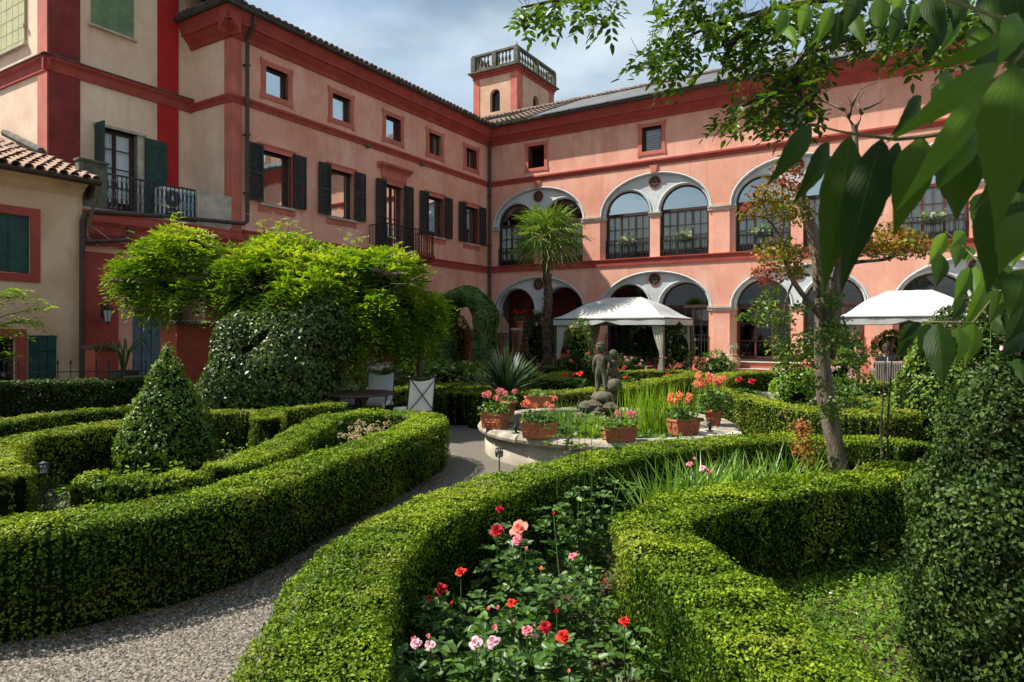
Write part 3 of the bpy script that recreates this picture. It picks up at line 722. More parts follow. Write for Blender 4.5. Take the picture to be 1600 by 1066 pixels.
    for zs in (UPZ, LOZ):
        spans = [(.02, RB[0]-2.065)]+[(RB[i]+2.065, RB[i+1]-2.065) for i in range(len(RB)-1)]
        for a0, a1 in spans:
            b = MB(F); b.box(a0-.05*(a0 > .1), a1+.05, zs-.15, zs-.06, -.10, .035); b.box(a0-.07*(a0 > .1), a1+.07, zs-.06, zs, -.10, .065)
            b.build('impost_band', M['stone'], R_)
    # bands and cornice
    b = MB(F); b.prism([(4.10, 0), (4.10, .04), (4.28, .05), (4.33, .09), (4.36, .09), (4.36, 0)], 0, LEN); b.build('floor_band', M['red'], R_)
    b = MB(F); b.prism([(7.60, 0), (7.60, .03), (7.68, .04), (7.74, .08), (7.80, .08), (7.80, 0)], 0, LEN); b.build('string_course', M['red'], R_)
    b = MB(F); cornice(F, b, .0, LEN); b.build('cornice', M['red'], R_)
    b = MB(F); gutter(F, b, OV, LEN); b.build('gutter', M['gutter'], R_)
    # attic windows
    for c, w in att:
        surround(F, R_, c-.36, c+.36, 8.12, 8.98, .13, .03, True, 'redpale')
        b = MB(F); a0, a1, z0, z1 = c-.36, c+.36, 8.12, 8.98
        b.add([(a0,z0,-.001),(a1,z0,-.001),(a1,z1,-.001),(a0,z1,-.001),(a0,z0,-.3),(a1,z0,-.3),(a1,z1,-.3),(a0,z1,-.3)], [(0,1,5,4),(1,2,6,5),(2,3,7,6),(3,0,4,7)])
        b.build('reveal', M['maroon'], R_)
        w = bars_window(F, R_, a0, a1, z0, z1, -.16, 1, 1, 'wood', 'glass', .045, 1)
        if c > 3:
            b = MB(F)
            for i in range(12): b.box(a0+.05, a1-.05, z0+.06+i*.068, z0+.06+i*.068+.045, -.235, -.225)
            b.build('blind', M['white'], w)
    # upper windows
    for k, c in enumerate(RB):
        for q in (c-1.04, c+1.04):
            a0, a1 = q-.86, q+.86
            w = bars_window(F, R_, a0, a1, 4.40, 5.97, -.25, 2, 3, 'wood' if k < 3 else 'woodred', 'glass', .055, 3,
                            curtain=(4.62, 5.93, [(a0+.08, a1-.08)]), name='window')
            # arched fanlight
            b = MB(F); n = 16
            ip = [(q-.80*math.cos(math.pi*i/n), 5.97+.80*math.sin(math.pi*i/n)) for i in range(n+1)]; op = [(q-.86*math.cos(math.pi*i/n), 5.97+.86*math.sin(math.pi*i/n)) for i in range(n+1)]
            vs = [(p[0], p[1], dd) for dd in (-.30, -.245) for p in ip]+[(p[0], p[1], -.245) for p in op]
            b.add(vs, [(i, i+1, n+2+i, n+1+i) for i in range(n)]+[(n+1+i, n+2+i, 2*n+3+i, 2*n+2+i) for i in range(n)]); b.box(a0+.003, a1-.003, 5.93, 6.03, -.305, -.23)
            fo = b.build('fanlight', M['wood' if k < 3 else 'woodred'], R_)
            g = MB(F); g.poly([(p[0], p[1]) for p in ip], -.275); g.build('pane', M['glasshi' if k else 'glasslow'], fo)
            g = MB(F); g.poly([(p[0]*1.0, p[1]) for p in op], -.75); g.build('dark_interior', M['room'], fo)
            railing(F, R_, a0+.02, a1-.02, 4.37, 5.08, -.15, .105)
    # ground floor openings
    for k, c in enumerate(RB):
        for j, q in enumerate((c-1.04, c+1.04)):
            a0, a1 = q-.86, q+.86
            if k == 0: continue
            door = (k == 2 and j == 0)
            w = bars_window(F, R_, a0, a1, .84 if not door else .84, LOZ-.02, -.36, 2 if not door else 1, 3, 'wood' if k != 2 else 'woodred', 'glasslow', .06, 3, name='glazed_door' if door else 'window', room=0,
                            curtain=((1.9, LOZ-.1, [(a1-.62, a1-.1)]) if (k == 1 and j == 1) else None))
            b = MB(F); n = 16
            ip = [(q-.80*math.cos(math.pi*i/n), LOZ+.80*math.sin(math.pi*i/n)) for i in range(n+1)]; op = [(q-.86*math.cos(math.pi*i/n), LOZ+.86*math.sin(math.pi*i/n)) for i in range(n+1)]
            vs = [(p[0], p[1], dd) for dd in (-.41, -.355) for p in ip]+[(p[0], p[1], -.355) for p in op]
            b.add(vs, [(i, i+1, n+2+i, n+1+i) for i in range(n)]+[(n+1+i, n+2+i, 2*n+3+i, 2*n+2+i) for i in range(n)]); b.box(a0+.003, a1-.003, LOZ-.03, LOZ+.07, -.415, -.33)
            fo = b.build('fanlight', M['wood'], R_)
            g = MB(F); g.poly([(p[0], p[1]) for p in ip], -.385); g.build('pane', M['glasslow'], fo)
            if not door: railing(F, R_, a0+.02, a1-.02, .86, 1.62, -.10, .105, scroll=False)
    # interiors of the ground floor
    b = MB(F); b.box(4.6, LEN-.3, .3, 4.0, -3.2, -3.1); b.box(0, LEN-.3, .62, .82, -9, -.13); b.box(4.5, 4.62, .82, 4.0, -3.1, -.5); b.build('hall_wall', M['room'], R_)
    b = MB(F); b.panel(rect(-.4, 4.5, .3, 4.0), [rect(.75, 1.55, .82, 3.0), rect(2.9, 3.9, .82, 2.9)], -2.2, .2); b.build('porch_wall', M['roomred'], R_)
    b = MB(F); b.box(.75, 1.55, .82, 3.0, -2.45, -2.41); b.box(2.9, 3.9, .82, 2.9, -2.45, -2.41); b.build('door', M['wood'], R_)
    b = MB(F); b.box(0, 4.5, .84, 1.0, -2.2, -.6) if False else None
    railing(F, R_, .3, 4.2, .84, 1.62, -.10, .11, scroll=False)
    # plinth below the openings
    for k, c in enumerate(RB):
        b = MB(F); b.box(c if k == 2 else c-2.05, c+2.05, .28, .86, -.5, -.05); b.build('plinth', M['redpale'], R_)
    for i in range(3):
        b = MB(F); b.box(9.75, 13.3-.4*i, .14+.2*i, .33+.2*i, -.14, 1.15-.38*i); b.build('step', M['redpale'], R_, bevel=.01)
        b = MB(F); b.box(9.72, 13.33-.4*i, .332+.2*i, .375+.2*i-.03, -.14, 1.19-.38*i); b.build('tread', M['stone'], R_)
    # roof: grey panels above the gutter, tiles beyond
    s = .44; L_ = math.hypot(1, s); U = Vector((0, 1/L_, s/L_))
    b = MB()
    b.add([(-6, -OV, ZC+.03), (LEN, -OV, ZC+.03), (LEN, 5.2, ZC+.03+s*(5.2+OV)), (-6, 5.2, ZC+.03+s*(5.2+OV))], [(0,1,2,3)])
    b.add([(-6, 10.8, ZC), (LEN, 10.8, ZC), (LEN, 5.2, ZC+.03+s*(5.2+OV)), (-6, 5.2, ZC+.03+s*(5.2+OV))], [(0,1,2,3)])
    b.add([(LEN, -OV, ZC+.03), (LEN, 10.8, ZC), (LEN, 5.2, ZC+.03+s*(5.2+OV))], [(0,1,2)])
    ro = b.build('roof', M['tiledark'], R_)
    for i in range(14):
        b = MB(); x0 = 2.2+i*1.56
        for (ya, yb) in ((-.25, 1.2), (1.24, 2.7), (2.74, 4.2)):
            p = [(x0, ya), (x0+1.52, ya), (x0+1.52, yb), (x0, yb)]
            b.add([(x, y, ZC+.08+s*(y+OV)) for x, y in p]+[(x, y, ZC+.12+s*(y+OV)) for x, y in p], [(4,5,6,7),(0,1,5,4),(1,2,6,5),(2,3,7,6),(3,0,4,7)])
        b.build('roof_panel', M['roofgrey'], ro)
    b = MB(); tileroof(b, (-5.9, 4.25, ZC+.06+s*(4.25+OV)), (1, 0, 0), U, LEN+5.7, 1.0, .22, .36, .10)
    tileroof(b, (0, -OV+.02, ZC+.06), (1, 0, 0), U, 2.1, 4.6, .22, .36, .10)
    b.tube([(-5.9+i*.4, 5.2, ZC+.10+s*(5.2+OV)) for i in range(75)], [.13, .10]*37+[.13], 8); b.build('roof_tiles', M['tilegrey'], ro, kind='stuff')
    b = MB(); b.bx(16.9, 17.6, 3.0, 3.7, 11.2, 12.9); b.bx(16.8, 17.7, 2.9, 3.8, 12.9, 13.0); b.build('chimney', M['brick'], ro)
    return R_
RW = right_wing()

# ---- left wing --------------------------------------------------------------
def left_wing():
    R_ = broot('shuttered_wing', 'shaded pink palace wing with dark louvred shutters and five small attic windows', 'building', (0, -6, 0))
    F = FL; VL = 11.9
    up = [(10.50, .44), (8.13, .44), (5.80, .46), (3.55, .44), (1.27, .44)]
    lo = [(10.5, .47), (8.12, .47), (5.76, .43), (3.53, .45), (1.24, .43)]
    holes = [rect(c-.37, c+.37, 8.12, 8.86) for c, w in up]
    holes += [rect(c-w, c+w, 5.16 if i != 2 else 4.42, 6.58) for i, (c, w) in enumerate(lo)]
    holes += [archhole(5.9, .62, .72, 2.6, .62), archhole(2.6, .62, .72, 2.6, .62), rect(8.6, 9.6, 1.5, 2.9)]
    b = MB(F); b.panel(rect(0, VL-.28, -.5, ZC-.05), holes, 0, .3); b.build('wall', M['pink'], R_)
    b = MB(F); b.box(VL-.28, VL, -.5, 7.6, -.3, .012); b.box(VL-.28, VL, 7.8, ZC-.6, -.3, .012); b.build('corner_pilaster', M['redpale'], R_)
    b = MB(FC); b.panel(rect(-1.7, -.3, -.5, ZC-.05), [], 0, .1); b.build('end_wall', M['cream'], R_)
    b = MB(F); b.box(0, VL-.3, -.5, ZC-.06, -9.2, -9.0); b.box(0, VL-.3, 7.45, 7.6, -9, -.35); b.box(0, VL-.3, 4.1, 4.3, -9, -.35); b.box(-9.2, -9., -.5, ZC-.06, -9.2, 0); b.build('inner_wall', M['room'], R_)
    for i, (c, w) in enumerate(up):
        surround(F, R_, c-.37, c+.37, 8.12, 8.86, .14, .03, True, 'redpale')
        b = MB(F); a0, a1, z0, z1 = c-.37, c+.37, 8.12, 8.86
        b.add([(a0,z0,-.001),(a1,z0,-.001),(a1,z1,-.001),(a0,z1,-.001),(a0,z0,-.28),(a1,z0,-.28),(a1,z1,-.28),(a0,z1,-.28)], [(0,1,5,4),(1,2,6,5),(2,3,7,6),(3,0,4,7)])
        b.build('reveal', M['maroon'], R_)
        bars_window(F, R_, a0, a1, z0, z1, -.12, 1, 1, 'wood', 'glasshi' if i < 3 else 'glasslow', .05, 1 if i < 3 else 2)
    for i, (c, w) in enumerate(lo):
        a0, a1 = c-w, c+w; z0, z1 = (5.16, 6.58) if i != 2 else (4.42, 6.58)
        b = MB(F); b.box(a0-.14, a0, z0, z1+.14, 0, .03); b.box(a1, a1+.14, z0, z1+.14, 0, .03); b.box(a0, a1, z1, z1+.14, 0, .03); b.box(a0-.16, a1+.16, z1+.14, z1+.18, 0, .05)
        b.box(a0-.14, a1+.14, z0-.22, z0-.06, 0, .025); b.build('window_surround', M['redpale'], R_)
        b = MB(F); b.add([(a0,z0,.031),(a1,z0,.031),(a1,z1,.031),(a0,z1,.031),(a0,z0,-.28),(a1,z0,-.28),(a1,z1,-.28),(a0,z1,-.28)], [(0,1,5,4),(1,2,6,5),(2,3,7,6),(3,0,4,7)]); b.build('reveal', M['red'], R_)
        if i != 2:
            b = MB(F); b.box(a0-.10, a1+.10, z0-.06, z0-.002, -.1, .07); b.build('window_sill', M['stone'], R_)
        bars_window(F, R_, a0, a1, z0, z1, -.13, 1, 1 if i != 2 else 2, 'wood' if i != 2 else 'woodred', 'glasshi' if i < 3 else 'glass', .06, 2 if i == 2 else 1, curtain=(z0+.1, z1-.1, [(a0+.1, a0+.35)]) if i in (3,) else None)
        sw = .46
        shutter(F, R_, a0-sw-.02, a0-.03, z0+.02, z1+.10); shutter(F, R_, a1+.03, a1+sw+.02, z0+.02, z1+.10)
    c = 5.78
    b = MB(F); b.box(c-.62, c+.62, 6.77, 7.05, 0, .045); b.prism([(7.05, 0), (7.05, .06), (7.10, .10), (7.16, .20), (7.22, .22), (7.22, 0)], c-.80, c+.80); b.build('door_hood', M['redpale'], R_)
    b = MB(F); b.prism([(4.10, 0), (4.10, .04), (4.28, .05), (4.33, .08), (4.36, .08), (4.36, 0)], 0, 4.9); b.prism([(4.10, 0), (4.10, .04), (4.28, .05), (4.33, .08), (4.36, .08), (4.36, 0)], 6.9, VL-.3); b.build('floor_band', M['red'], R_)
    b = MB(F); b.prism([(7.60, 0), (7.60, .03), (7.68, .04), (7.74, .08), (7.80, .08), (7.80, 0)], 0, VL+.08); b.F = FC; b.prism([(7.60, 0), (7.60, .03), (7.68, .04), (7.74, .08), (7.80, .08), (7.80, 0)], -1.7, -.0); b.build('string_course', M['red'], R_)
    b = MB(F); cornice(F, b, 0, VL+OV-.1); b.F = FC; cornice(FC, b, -2.0, OV-.1); b.build('cornice', M['red'], R_)
    b = MB(F); gutter(F, b, -OV+.0, VL+OV); b.F = FC; gutter(FC, b, -2.2, OV); b.build('gutter', M['gutter'], R_)
    b = MB(F)
    for a in (7.05, 4.35): b.box(a-.09, a+.09, 7.56, 7.66, .02, .10)
    b.build('string_vent', M['statue'], R_, kind='stuff')
    s = .44; L_ = math.hypot(1, s)
    b = MB(); zr = ZC+.03+s*(5.2+OV)
    b.add([(OV, 5.0, ZC+.03), (OV, -VL-OV, ZC+.03), (-5.2, -VL-OV, zr), (-5.2, 5.0, zr)], [(0,1,2,3)])
    b.add([(-10.8, 5.0, ZC), (-10.8, -VL-OV, ZC), (-5.2, -VL-OV, zr), (-5.2, 5.0, zr)], [(0,1,2,3)]); ro = b.build('roof', M['tiledark'], R_)
    b = MB(); tileroof(b, (OV-.03, -VL-OV, ZC+.05), (0, 1, 0), (-1/L_, 0, s/L_), VL+.3, 1.9, .205, .36, .095)
    tileroof(b, (OV, -VL-OV+.02, ZC+.05), (-1, 0, 0), (0, 1/L_, s/L_*.9), 2.2, .7, .205, .36, .095)
    b.build('roof_tiles', M['tiledark'], ro, kind='stuff')
    # balcony
    b = MB(F); b.box(4.62, 7.0, 4.22, 4.32, 0, .84); b.box(4.66, 6.96, 4.10, 4.22, 0, .78); b.box(4.8, 4.95, 3.75, 4.10, 0, .55); b.box(6.65, 6.8, 3.75, 4.10, 0, .55)
    bal = b.build('balcony_slab', M['maroon'], R_)
    b = MB(F); n = 22
    for i in range(n+1):
        a = 4.66+2.28*i/n; b.box(a-.009, a+.009, 4.33, 5.12, .79, .808)
        if i < n and i % 2 == 0: b.tube([(a+.05+.04*math.cos(t*math.pi/4), 4.62+.09*math.sin(t*math.pi/4), .80) for t in range(9)], .006, 4, False)
    for a in (4.66, 6.94):
        for j in range(7): b.box(a-.009, a+.009, 4.33, 5.12, .03+j*.12, .048+j*.12)
        b.box(a-.02, a+.02, 5.10, 5.13, .02, .82); b.box(a-.01, a+.01, 4.36, 4.38, .02, .80)
    b.box(4.64, 6.96, 5.10, 5.131, .78, .82); b.box(4.64, 6.96, 4.36, 4.378, .79, .81); b.box(4.64, 6.96, 4.94, 4.955, .79, .81)
    b.build('balcony_railing', M['iron'], R_)
    # ground floor doors
    for c, rr in ((5.9, .62), (2.6, .62)):
        b = MB(F); b.box(c-rr, c+rr, .7, 3.3, -.34, -.3); b.box(c-.015, c+.015, .72, 3.2, -.3, -.28)
        for x in (c-.52, c+.08):
            for z in (.9, 1.75): b.box(x, x+.44, z, z+.7, -.3, -.285)
        b.build('door', M['maroon'], R_)
    b = MB(F); b.box(8.6, 9.6, 1.5, 2.9, -.3, -.28); b.build('ground_window', M['room'], R_)
    for a, z1, nm in ((.13, ZC-.3, 'downpipe'),):
        b = MB(F); b.tube([(a, ZC-.05, .42), (a, ZC-.22, .42), (a, ZC-.5, .14), (a, ZC-.8, .12), (a, .3, .12)], .055, 8)
        for z in (7.2, 5.2, 3.2): b.box(a-.07, a+.07, z, z+.03, .03, .185)
        b.build(nm, M['bronze'], R_)
    b = MB(F); a = VL-.36
    b.tube([(a, ZC-.05, .42), (a, ZC-.25, .42), (a, ZC-.55, .16), (a, ZC-.9, .14), (a, 4.72, .14), (a, 4.58, .14), (a+.12, 4.50, .16), (13.6, 4.38, .20), (15.3, 4.24, .24), (15.50, 4.16, .26), (15.56, 4.0, .26), (15.56, .1, .24)], .052, 8)
    b.tube([(15.56, 3.62, .24), (15.45, 3.60, .26), (14.75, 3.70, .30), (14.62, 3.82, .30), (14.62, 4.0, .28)], .05, 8)
    for z in (8.6, 6.8, 5.3): b.box(a-.065, a+.065, z, z+.03, .03, .2)
    b.build('drain_pipe', M['bronze'], R_)
    return R_
left_wing()

# ---- roof tower -------------------------------------------------------------
def roof_tower():
    TU, TY, wa, wb = -2.1, 5.7, 2.6, 3.9
    R_ = broot('roof_tower', 'square pink lookout tower with a stone balustrade rising behind the roof corner', 'tower', (TU-1.3, TY+1.9, 9))
    FX = lambda a, z, d: (TU-wa+a, TY-d, z); FY = lambda a, z, d: (TU+d, TY+a, z); FW = lambda a, z, d: (TU-wa-d, TY+a, z); FN = lambda a, z, d: (TU-wa+a, TY+wb+d, z)
    z0, z1 = 9.5, 15.0
    for F, L_, m in ((FX, wa, 'cream'), (FY, wb, 'cream'), (FW, wb, 'cream'), (FN, wa, 'cream')):
        c = L_*.5; hs = [archhole(c, .30, 12.9, 13.75, .30, 12)] if L_ > 0 else []
        b = MB(F); b.panel(rect(0, L_, z0, z1), hs, 0, .25); b.build('wall', M['pinktower'], R_)
        p = .36 if L_ < 3 else .55
        for q0, q1 in ((-.02, p), (L_-p, L_+.02)): b = MB(F); b.box(q0, q1, z0, z1-.28, 0, .022); b.build('pilaster', M['redpale'], R_)
        w = bars_window(F, R_, c-.30, c+.30, 12.9, 14.04, -.2, 1, 3, 'wood', 'glass', .04, 1, room=.8)
    b = MB()
    for (z, zz, o_) in ((z1-.28, z1-.12, .05), (z1-.12, z1, .12)): b.bx(TU-wa-o_, TU+o_, TY-o_, TY+wb+o_, z, zz)
    b.build('cornice', M['red'], R_)
    b = MB(); b.bx(TU-wa-.24, TU+.24, TY-.24, TY+wb+.24, z1, z1+.07); b.bx(TU-wa-.05, TU+.05, TY-.05, TY+wb+.05, z1+.07, z1+.16); b.build('cornice_slab', M['oldstone'], R_)
    zb, zt = z1+.16, z1+.98
    b = MB()
    for x0, x1, y0, y1 in ((TU-wa-.08, TU+.08, TY-.08, TY+.12), (TU-wa-.08, TU+.08, TY+wb-.12, TY+wb+.08), (TU-wa-.08, TU-wa+.12, TY+.12, TY+wb-.12), (TU-.12, TU+.08, TY+.12, TY+wb-.12)):
        b.bx(x0, x1, y0, y1, zt-.11, zt); b.bx(x0+.02, x1-.02, y0+.02, y1-.02, zb-.002, zb+.07)
    b.build('handrail', M['oldstone'], R_)
    posts = [(TU-wa, TY), (TU, TY), (TU-wa, TY+wb), (TU, TY+wb), (TU-wa*.5, TY), (TU-wa*.5, TY+wb), (TU, TY+wb/2), (TU-wa, TY+wb/2)]
    for x, y in posts:
        b = MB(); b.bx(x-.12, x+.12, y-.12, y+.12, zb, zt-.09); b.build('balustrade_post', M['oldstone'], R_)
    b = MB(); b.lathe([(.06, 0), (.06, .05), (.035, .08), (.075, .22), (.07, .32), (.035, .46), (.03, .52), (.06, .58), (.06, .64)], n=8)
    o0 = None
    def bal(x, y):
        nonlocal o0
        off = _off[R_.name]
        if o0 is None: o0 = b.build('baluster', M['oldstone'], None, True); o = o0
        else: o = o0.copy(); COL.objects.link(o)
        o.parent = R_; o.location = (x-off[0], y-off[1], zb+.04-off[2])
    for i in range(4):
        for y in (TY, TY+wb): bal(TU-wa+.25+i*.21, y); bal(TU-wa*.5+.25+i*.21, y)
    for i in range(6):
        for x in (TU-wa, TU): bal(x, TY+.28+i*.27); bal(x, TY+wb/2+.28+i*.27)
    b = MB(); b.lathe([(0.1, 0), (.05, .05), (.02, .12), (0.005, .22)], (TU, TY, zt), 8); b.build('finial', M['oldstone'], R_)
M['pinktower'] = mat('pale_pink_stucco', (.60,.36,.24), .92, .12, 1.2, .3, 80, col2=(.68,.44,.31), stain=(1.6,(.40,.30,.22),.55,(1,1,.4)))
roof_tower()

# ---- tower house at the left ------------------------------------------------
def tower_house():
    R_ = broot('tower_house', 'tall cream house with dark red corner pilasters and green shutters', 'building', (-3, -13.5, 0))
    ZT = 14.
    b = MB(FT); b.panel(rect(11.6, 15.34, -.5, ZT), [rect(13.35, 14.3, 4.35, 6.62)], 0, .22); b.build('wall', M['cream'], R_)
    b = MB(FA); b.panel(rect(-9, -1.7, -.5, ZT), [], 0, .1); b.build('front_wall', M['cream'], R_)
    b = MB(); b.bx(-9, -8.9, -15.3, -6, -.5, ZT); b.bx(-8.9, -1.72, -11.7, -11.6, -.5, ZT); b.bx(-9.1, -1.6, -15.4, -11.5, ZT, ZT+.2); b.build('inner_wall', M['room'], R_)
    # pilasters
    def segs(b, a0, a1, d): 
        b.box(a0, a1, -.5, 7.58, 0, d); b.box(a0, a1, 7.88, ZT, 0, d)
    b = MB(FT); segs(b, 14.68, 15.36, .03); b.build('pilaster', M['maroon'], R_)
    b = MB(FT); segs(b, 12.28, 12.84, .03); b.build('pilaster', M['redbright'], R_)
    b = MB(FA); segs(b, -2.12, -1.67, .03); b.build('pilaster', M['redpale'], R_)
    pr = [(7.58, 0), (7.58, .05), (7.78, .06), (7.84, .12), (7.90, .12), (7.90, 0)]
    b = MB(FT); b.prism(pr, 11.9, 15.46); b.F = FA; b.prism(pr, -9, -1.58); b.build('string_course', M['red'], R_)
    b = MB(FT); b.prism([(7.902, 0), (7.902, .15), (7.925, .15), (7.945, 0)], 11.92, 15.49); b.F = FA; b.prism([(7.902, 0), (7.902, .15), (7.925, .15), (7.945, 0)], -9, -1.55); b.build('flashing', M['oldstone'], R_)
    # balcony door with open shutters
    w = bars_window(FT, R_, 13.35, 14.3, 4.35, 6.62, -.14, 1, 5, 'wood', 'glass', .07, 2, curtain=(4.9, 6.55, [(13.42, 14.24)]), name='balcony_door')
    b = MB(FT); b.box(13.20, 13.35, 4.35, 6.66, -.2, .02); b.box(13.15, 14.4, 6.62, 6.68, -.2, .07); b.build('door_surround', M['stone'], R_)
    b = MB(FT); b.box(12.62, 13.18, 4.4, 6.60, .04, .075); b.box(12.66, 13.14, 5.35, 5.40, .075, .085); b.box(12.66, 13.14, 4.5, 4.55, .075, .085); b.box(12.66, 13.14, 6.4, 6.45, .075, .085); b.build('shutter', M['shutgreen'], R_)
    b = MB(FT); b.box(14.33, 14.365, 4.4, 6.66, .02, .42); b.build('shutter', M['shutgreen'], R_)
    # closed sage shutters of the upper window
    b = MB(FT)
    for a0, a1 in ((13.46, 13.94), (13.945, 14.43)):
        b.box(a0, a1, 8.98, 11.2, .015, .05)
    sh = b.build('closed_shutter', M['sage'], R_)
    b = MB(FT)
    for ac in (13.70, 14.19):
        for zc in (9.45, 9.95):
            for i in range(-3, 4):
                for j in range(-3, 4):
                    if abs(i)+abs(j) in (3, 1): b.box(ac+i*.038-.009, ac+i*.038+.009, zc+j*.045-.010, zc+j*.045+.010, .05, .053)
    b.build('pierced_pattern', M['iron'], sh)
    b = MB(FT); b.box(13.38, 14.50, 8.92, 8.97, 0, .10); b.build('window_sill', M['stone'], R_)
    b = MB(FA)
    for k in range(5): b.box(-3.0-.30*k, -2.72-.30*k, 8.45, 11.2, .012, .045)
    sh2 = b.build('closed_shutter', M['palegreen'], R_)
    b = MB(FA)
    for k in range(5):
        for j in range(9): b.box(-2.98-.30*k, -2.74-.30*k, 8.50+j*.3, 8.515+j*.3, .045, .050)
    b.build('batten', M['palegreen'], sh2, kind='stuff')
    b = MB(FA); b.box(-4.4, -2.66, 8.36, 8.42, 0, .09); b.box(-2.72, -2.68, 8.75, 8.85, .045, .08); b.build('window_sill', M['stone'], R_)
    return R_
tower_house()

# ---- terrace block in front of the tower house ------------------------------
def terrace():
    R_ = broot('red_porch', 'dark red porch with a roof terrace between the cream houses', 'building', (-.8, -13.7, 0))
    F = FL
    b = MB(F); b.panel(rect(11.9, 15.5, -.5, 3.55), [archhole(13.55, .85, -.4, 3.15, .22), ], .0, .5); b.build('wall', M['pink'], R_)
    b = MB(F); b.box(14.72, 15.49, -.5, 3.42, .002, .04); b.build('pilaster', M['red'], R_)
    b = MB(F); b.box(12.0, 12.62, -.5, 3.42, .002, .04); b.build('pilaster', M['maroon'], R_)
    b = MB(F); b.box(11.95, 15.5, 4.28, 4.36, -1.7, .02); b.build('terrace_floor', M['stone'], R_)
    b = MB(F); b.prism([(3.55, -.02), (3.55, .05), (3.68, .07), (3.80, .17), (3.95, .20), (4.05, .28), (4.14, .28), (4.20, .22), (4.28, .22), (4.28, -.02)], 11.75, 15.5); b.build('cornice', M['red'], R_)
    b = MB(F); b.box(14.93, 15.5, 4.36, 5.32, -.16, .0); b.box(14.90, 15.52, 5.32, 5.37, -.19, .03); b.build('parapet', M['oldstone'], R_)
    b = MB(F); b.add([(11.9,4.36,-.14),(12.85,4.36,-.14),(12.85,4.86,-.14),(11.9,5.16,-.14),(11.9,4.36,0),(12.85,4.36,0),(12.85,5.16,0),(11.9,5.16,0)], [(4,5,6,7),(1,2,6,5),(2,3,7,6)]); b.build('parapet', M['stone'], R_)
    b = MB(F); n = 20
    for i in range(n+1):
        a = 12.87+(14.9-12.87)*i/n; b.box(a-.009, a+.009, 4.36, 5.14, -.07, -.05)
        if i < n:
            am = a+.05
            for z_ in (4.56, 4.93): b.tube([(am+.034*math.cos(t*math.pi/4), z_+.13*math.sin(t*math.pi/4), -.06) for t in range(9)], .007, 4, False)
            b.tube([(am+.05*math.cos(t*math.pi/3), 4.745+.03*math.sin(t*math.pi/3), -.06) for t in range(7)], .006, 4, False)
    b.box(12.86, 14.92, 5.14, 5.17, -.09, -.03); b.box(12.86, 14.92, 4.38, 4.40, -.08, -.04)
    b.build('railing', M['iron'], R_)
    b = MB(F); b.box(12.3, 15.3, -.5, 3.5, -1.6, -1.5); b.box(15.2, 15.3, -.5, 3.5, -1.5, -.5); b.build('porch_back_wall', M['roomred'], R_)
    b = MB(F)
    for k in range(5): b.box(13.10+.24*k, 13.32+.24*k, .0, 2.15, -1.16, -1.12)
    b.box(14.52, 14.66, 0, 2.2, -.9, -.86); b.build('plank_door', M['bluepaint'], R_)
    b = MB(F); b.box(14.6, 14.72, 1.5, 2.5, -.0, .0) if False else None
    b = MB(F); b.tube([(15.4, 3.92, .30), (15.0, 3.66, .32), (14.4, 3.62, .30), (13.2, 3.52, .12), (12.6, 3.48, .10)], .007, 5); b.tube([(15.45, 4.1, .27), (15.46, 3.7, .27), (15.2, 3.5, .25), (14.8, 3.55, .26)], .007, 5); b.build('cable', M['stone'], R_)
    return R_
terrace()

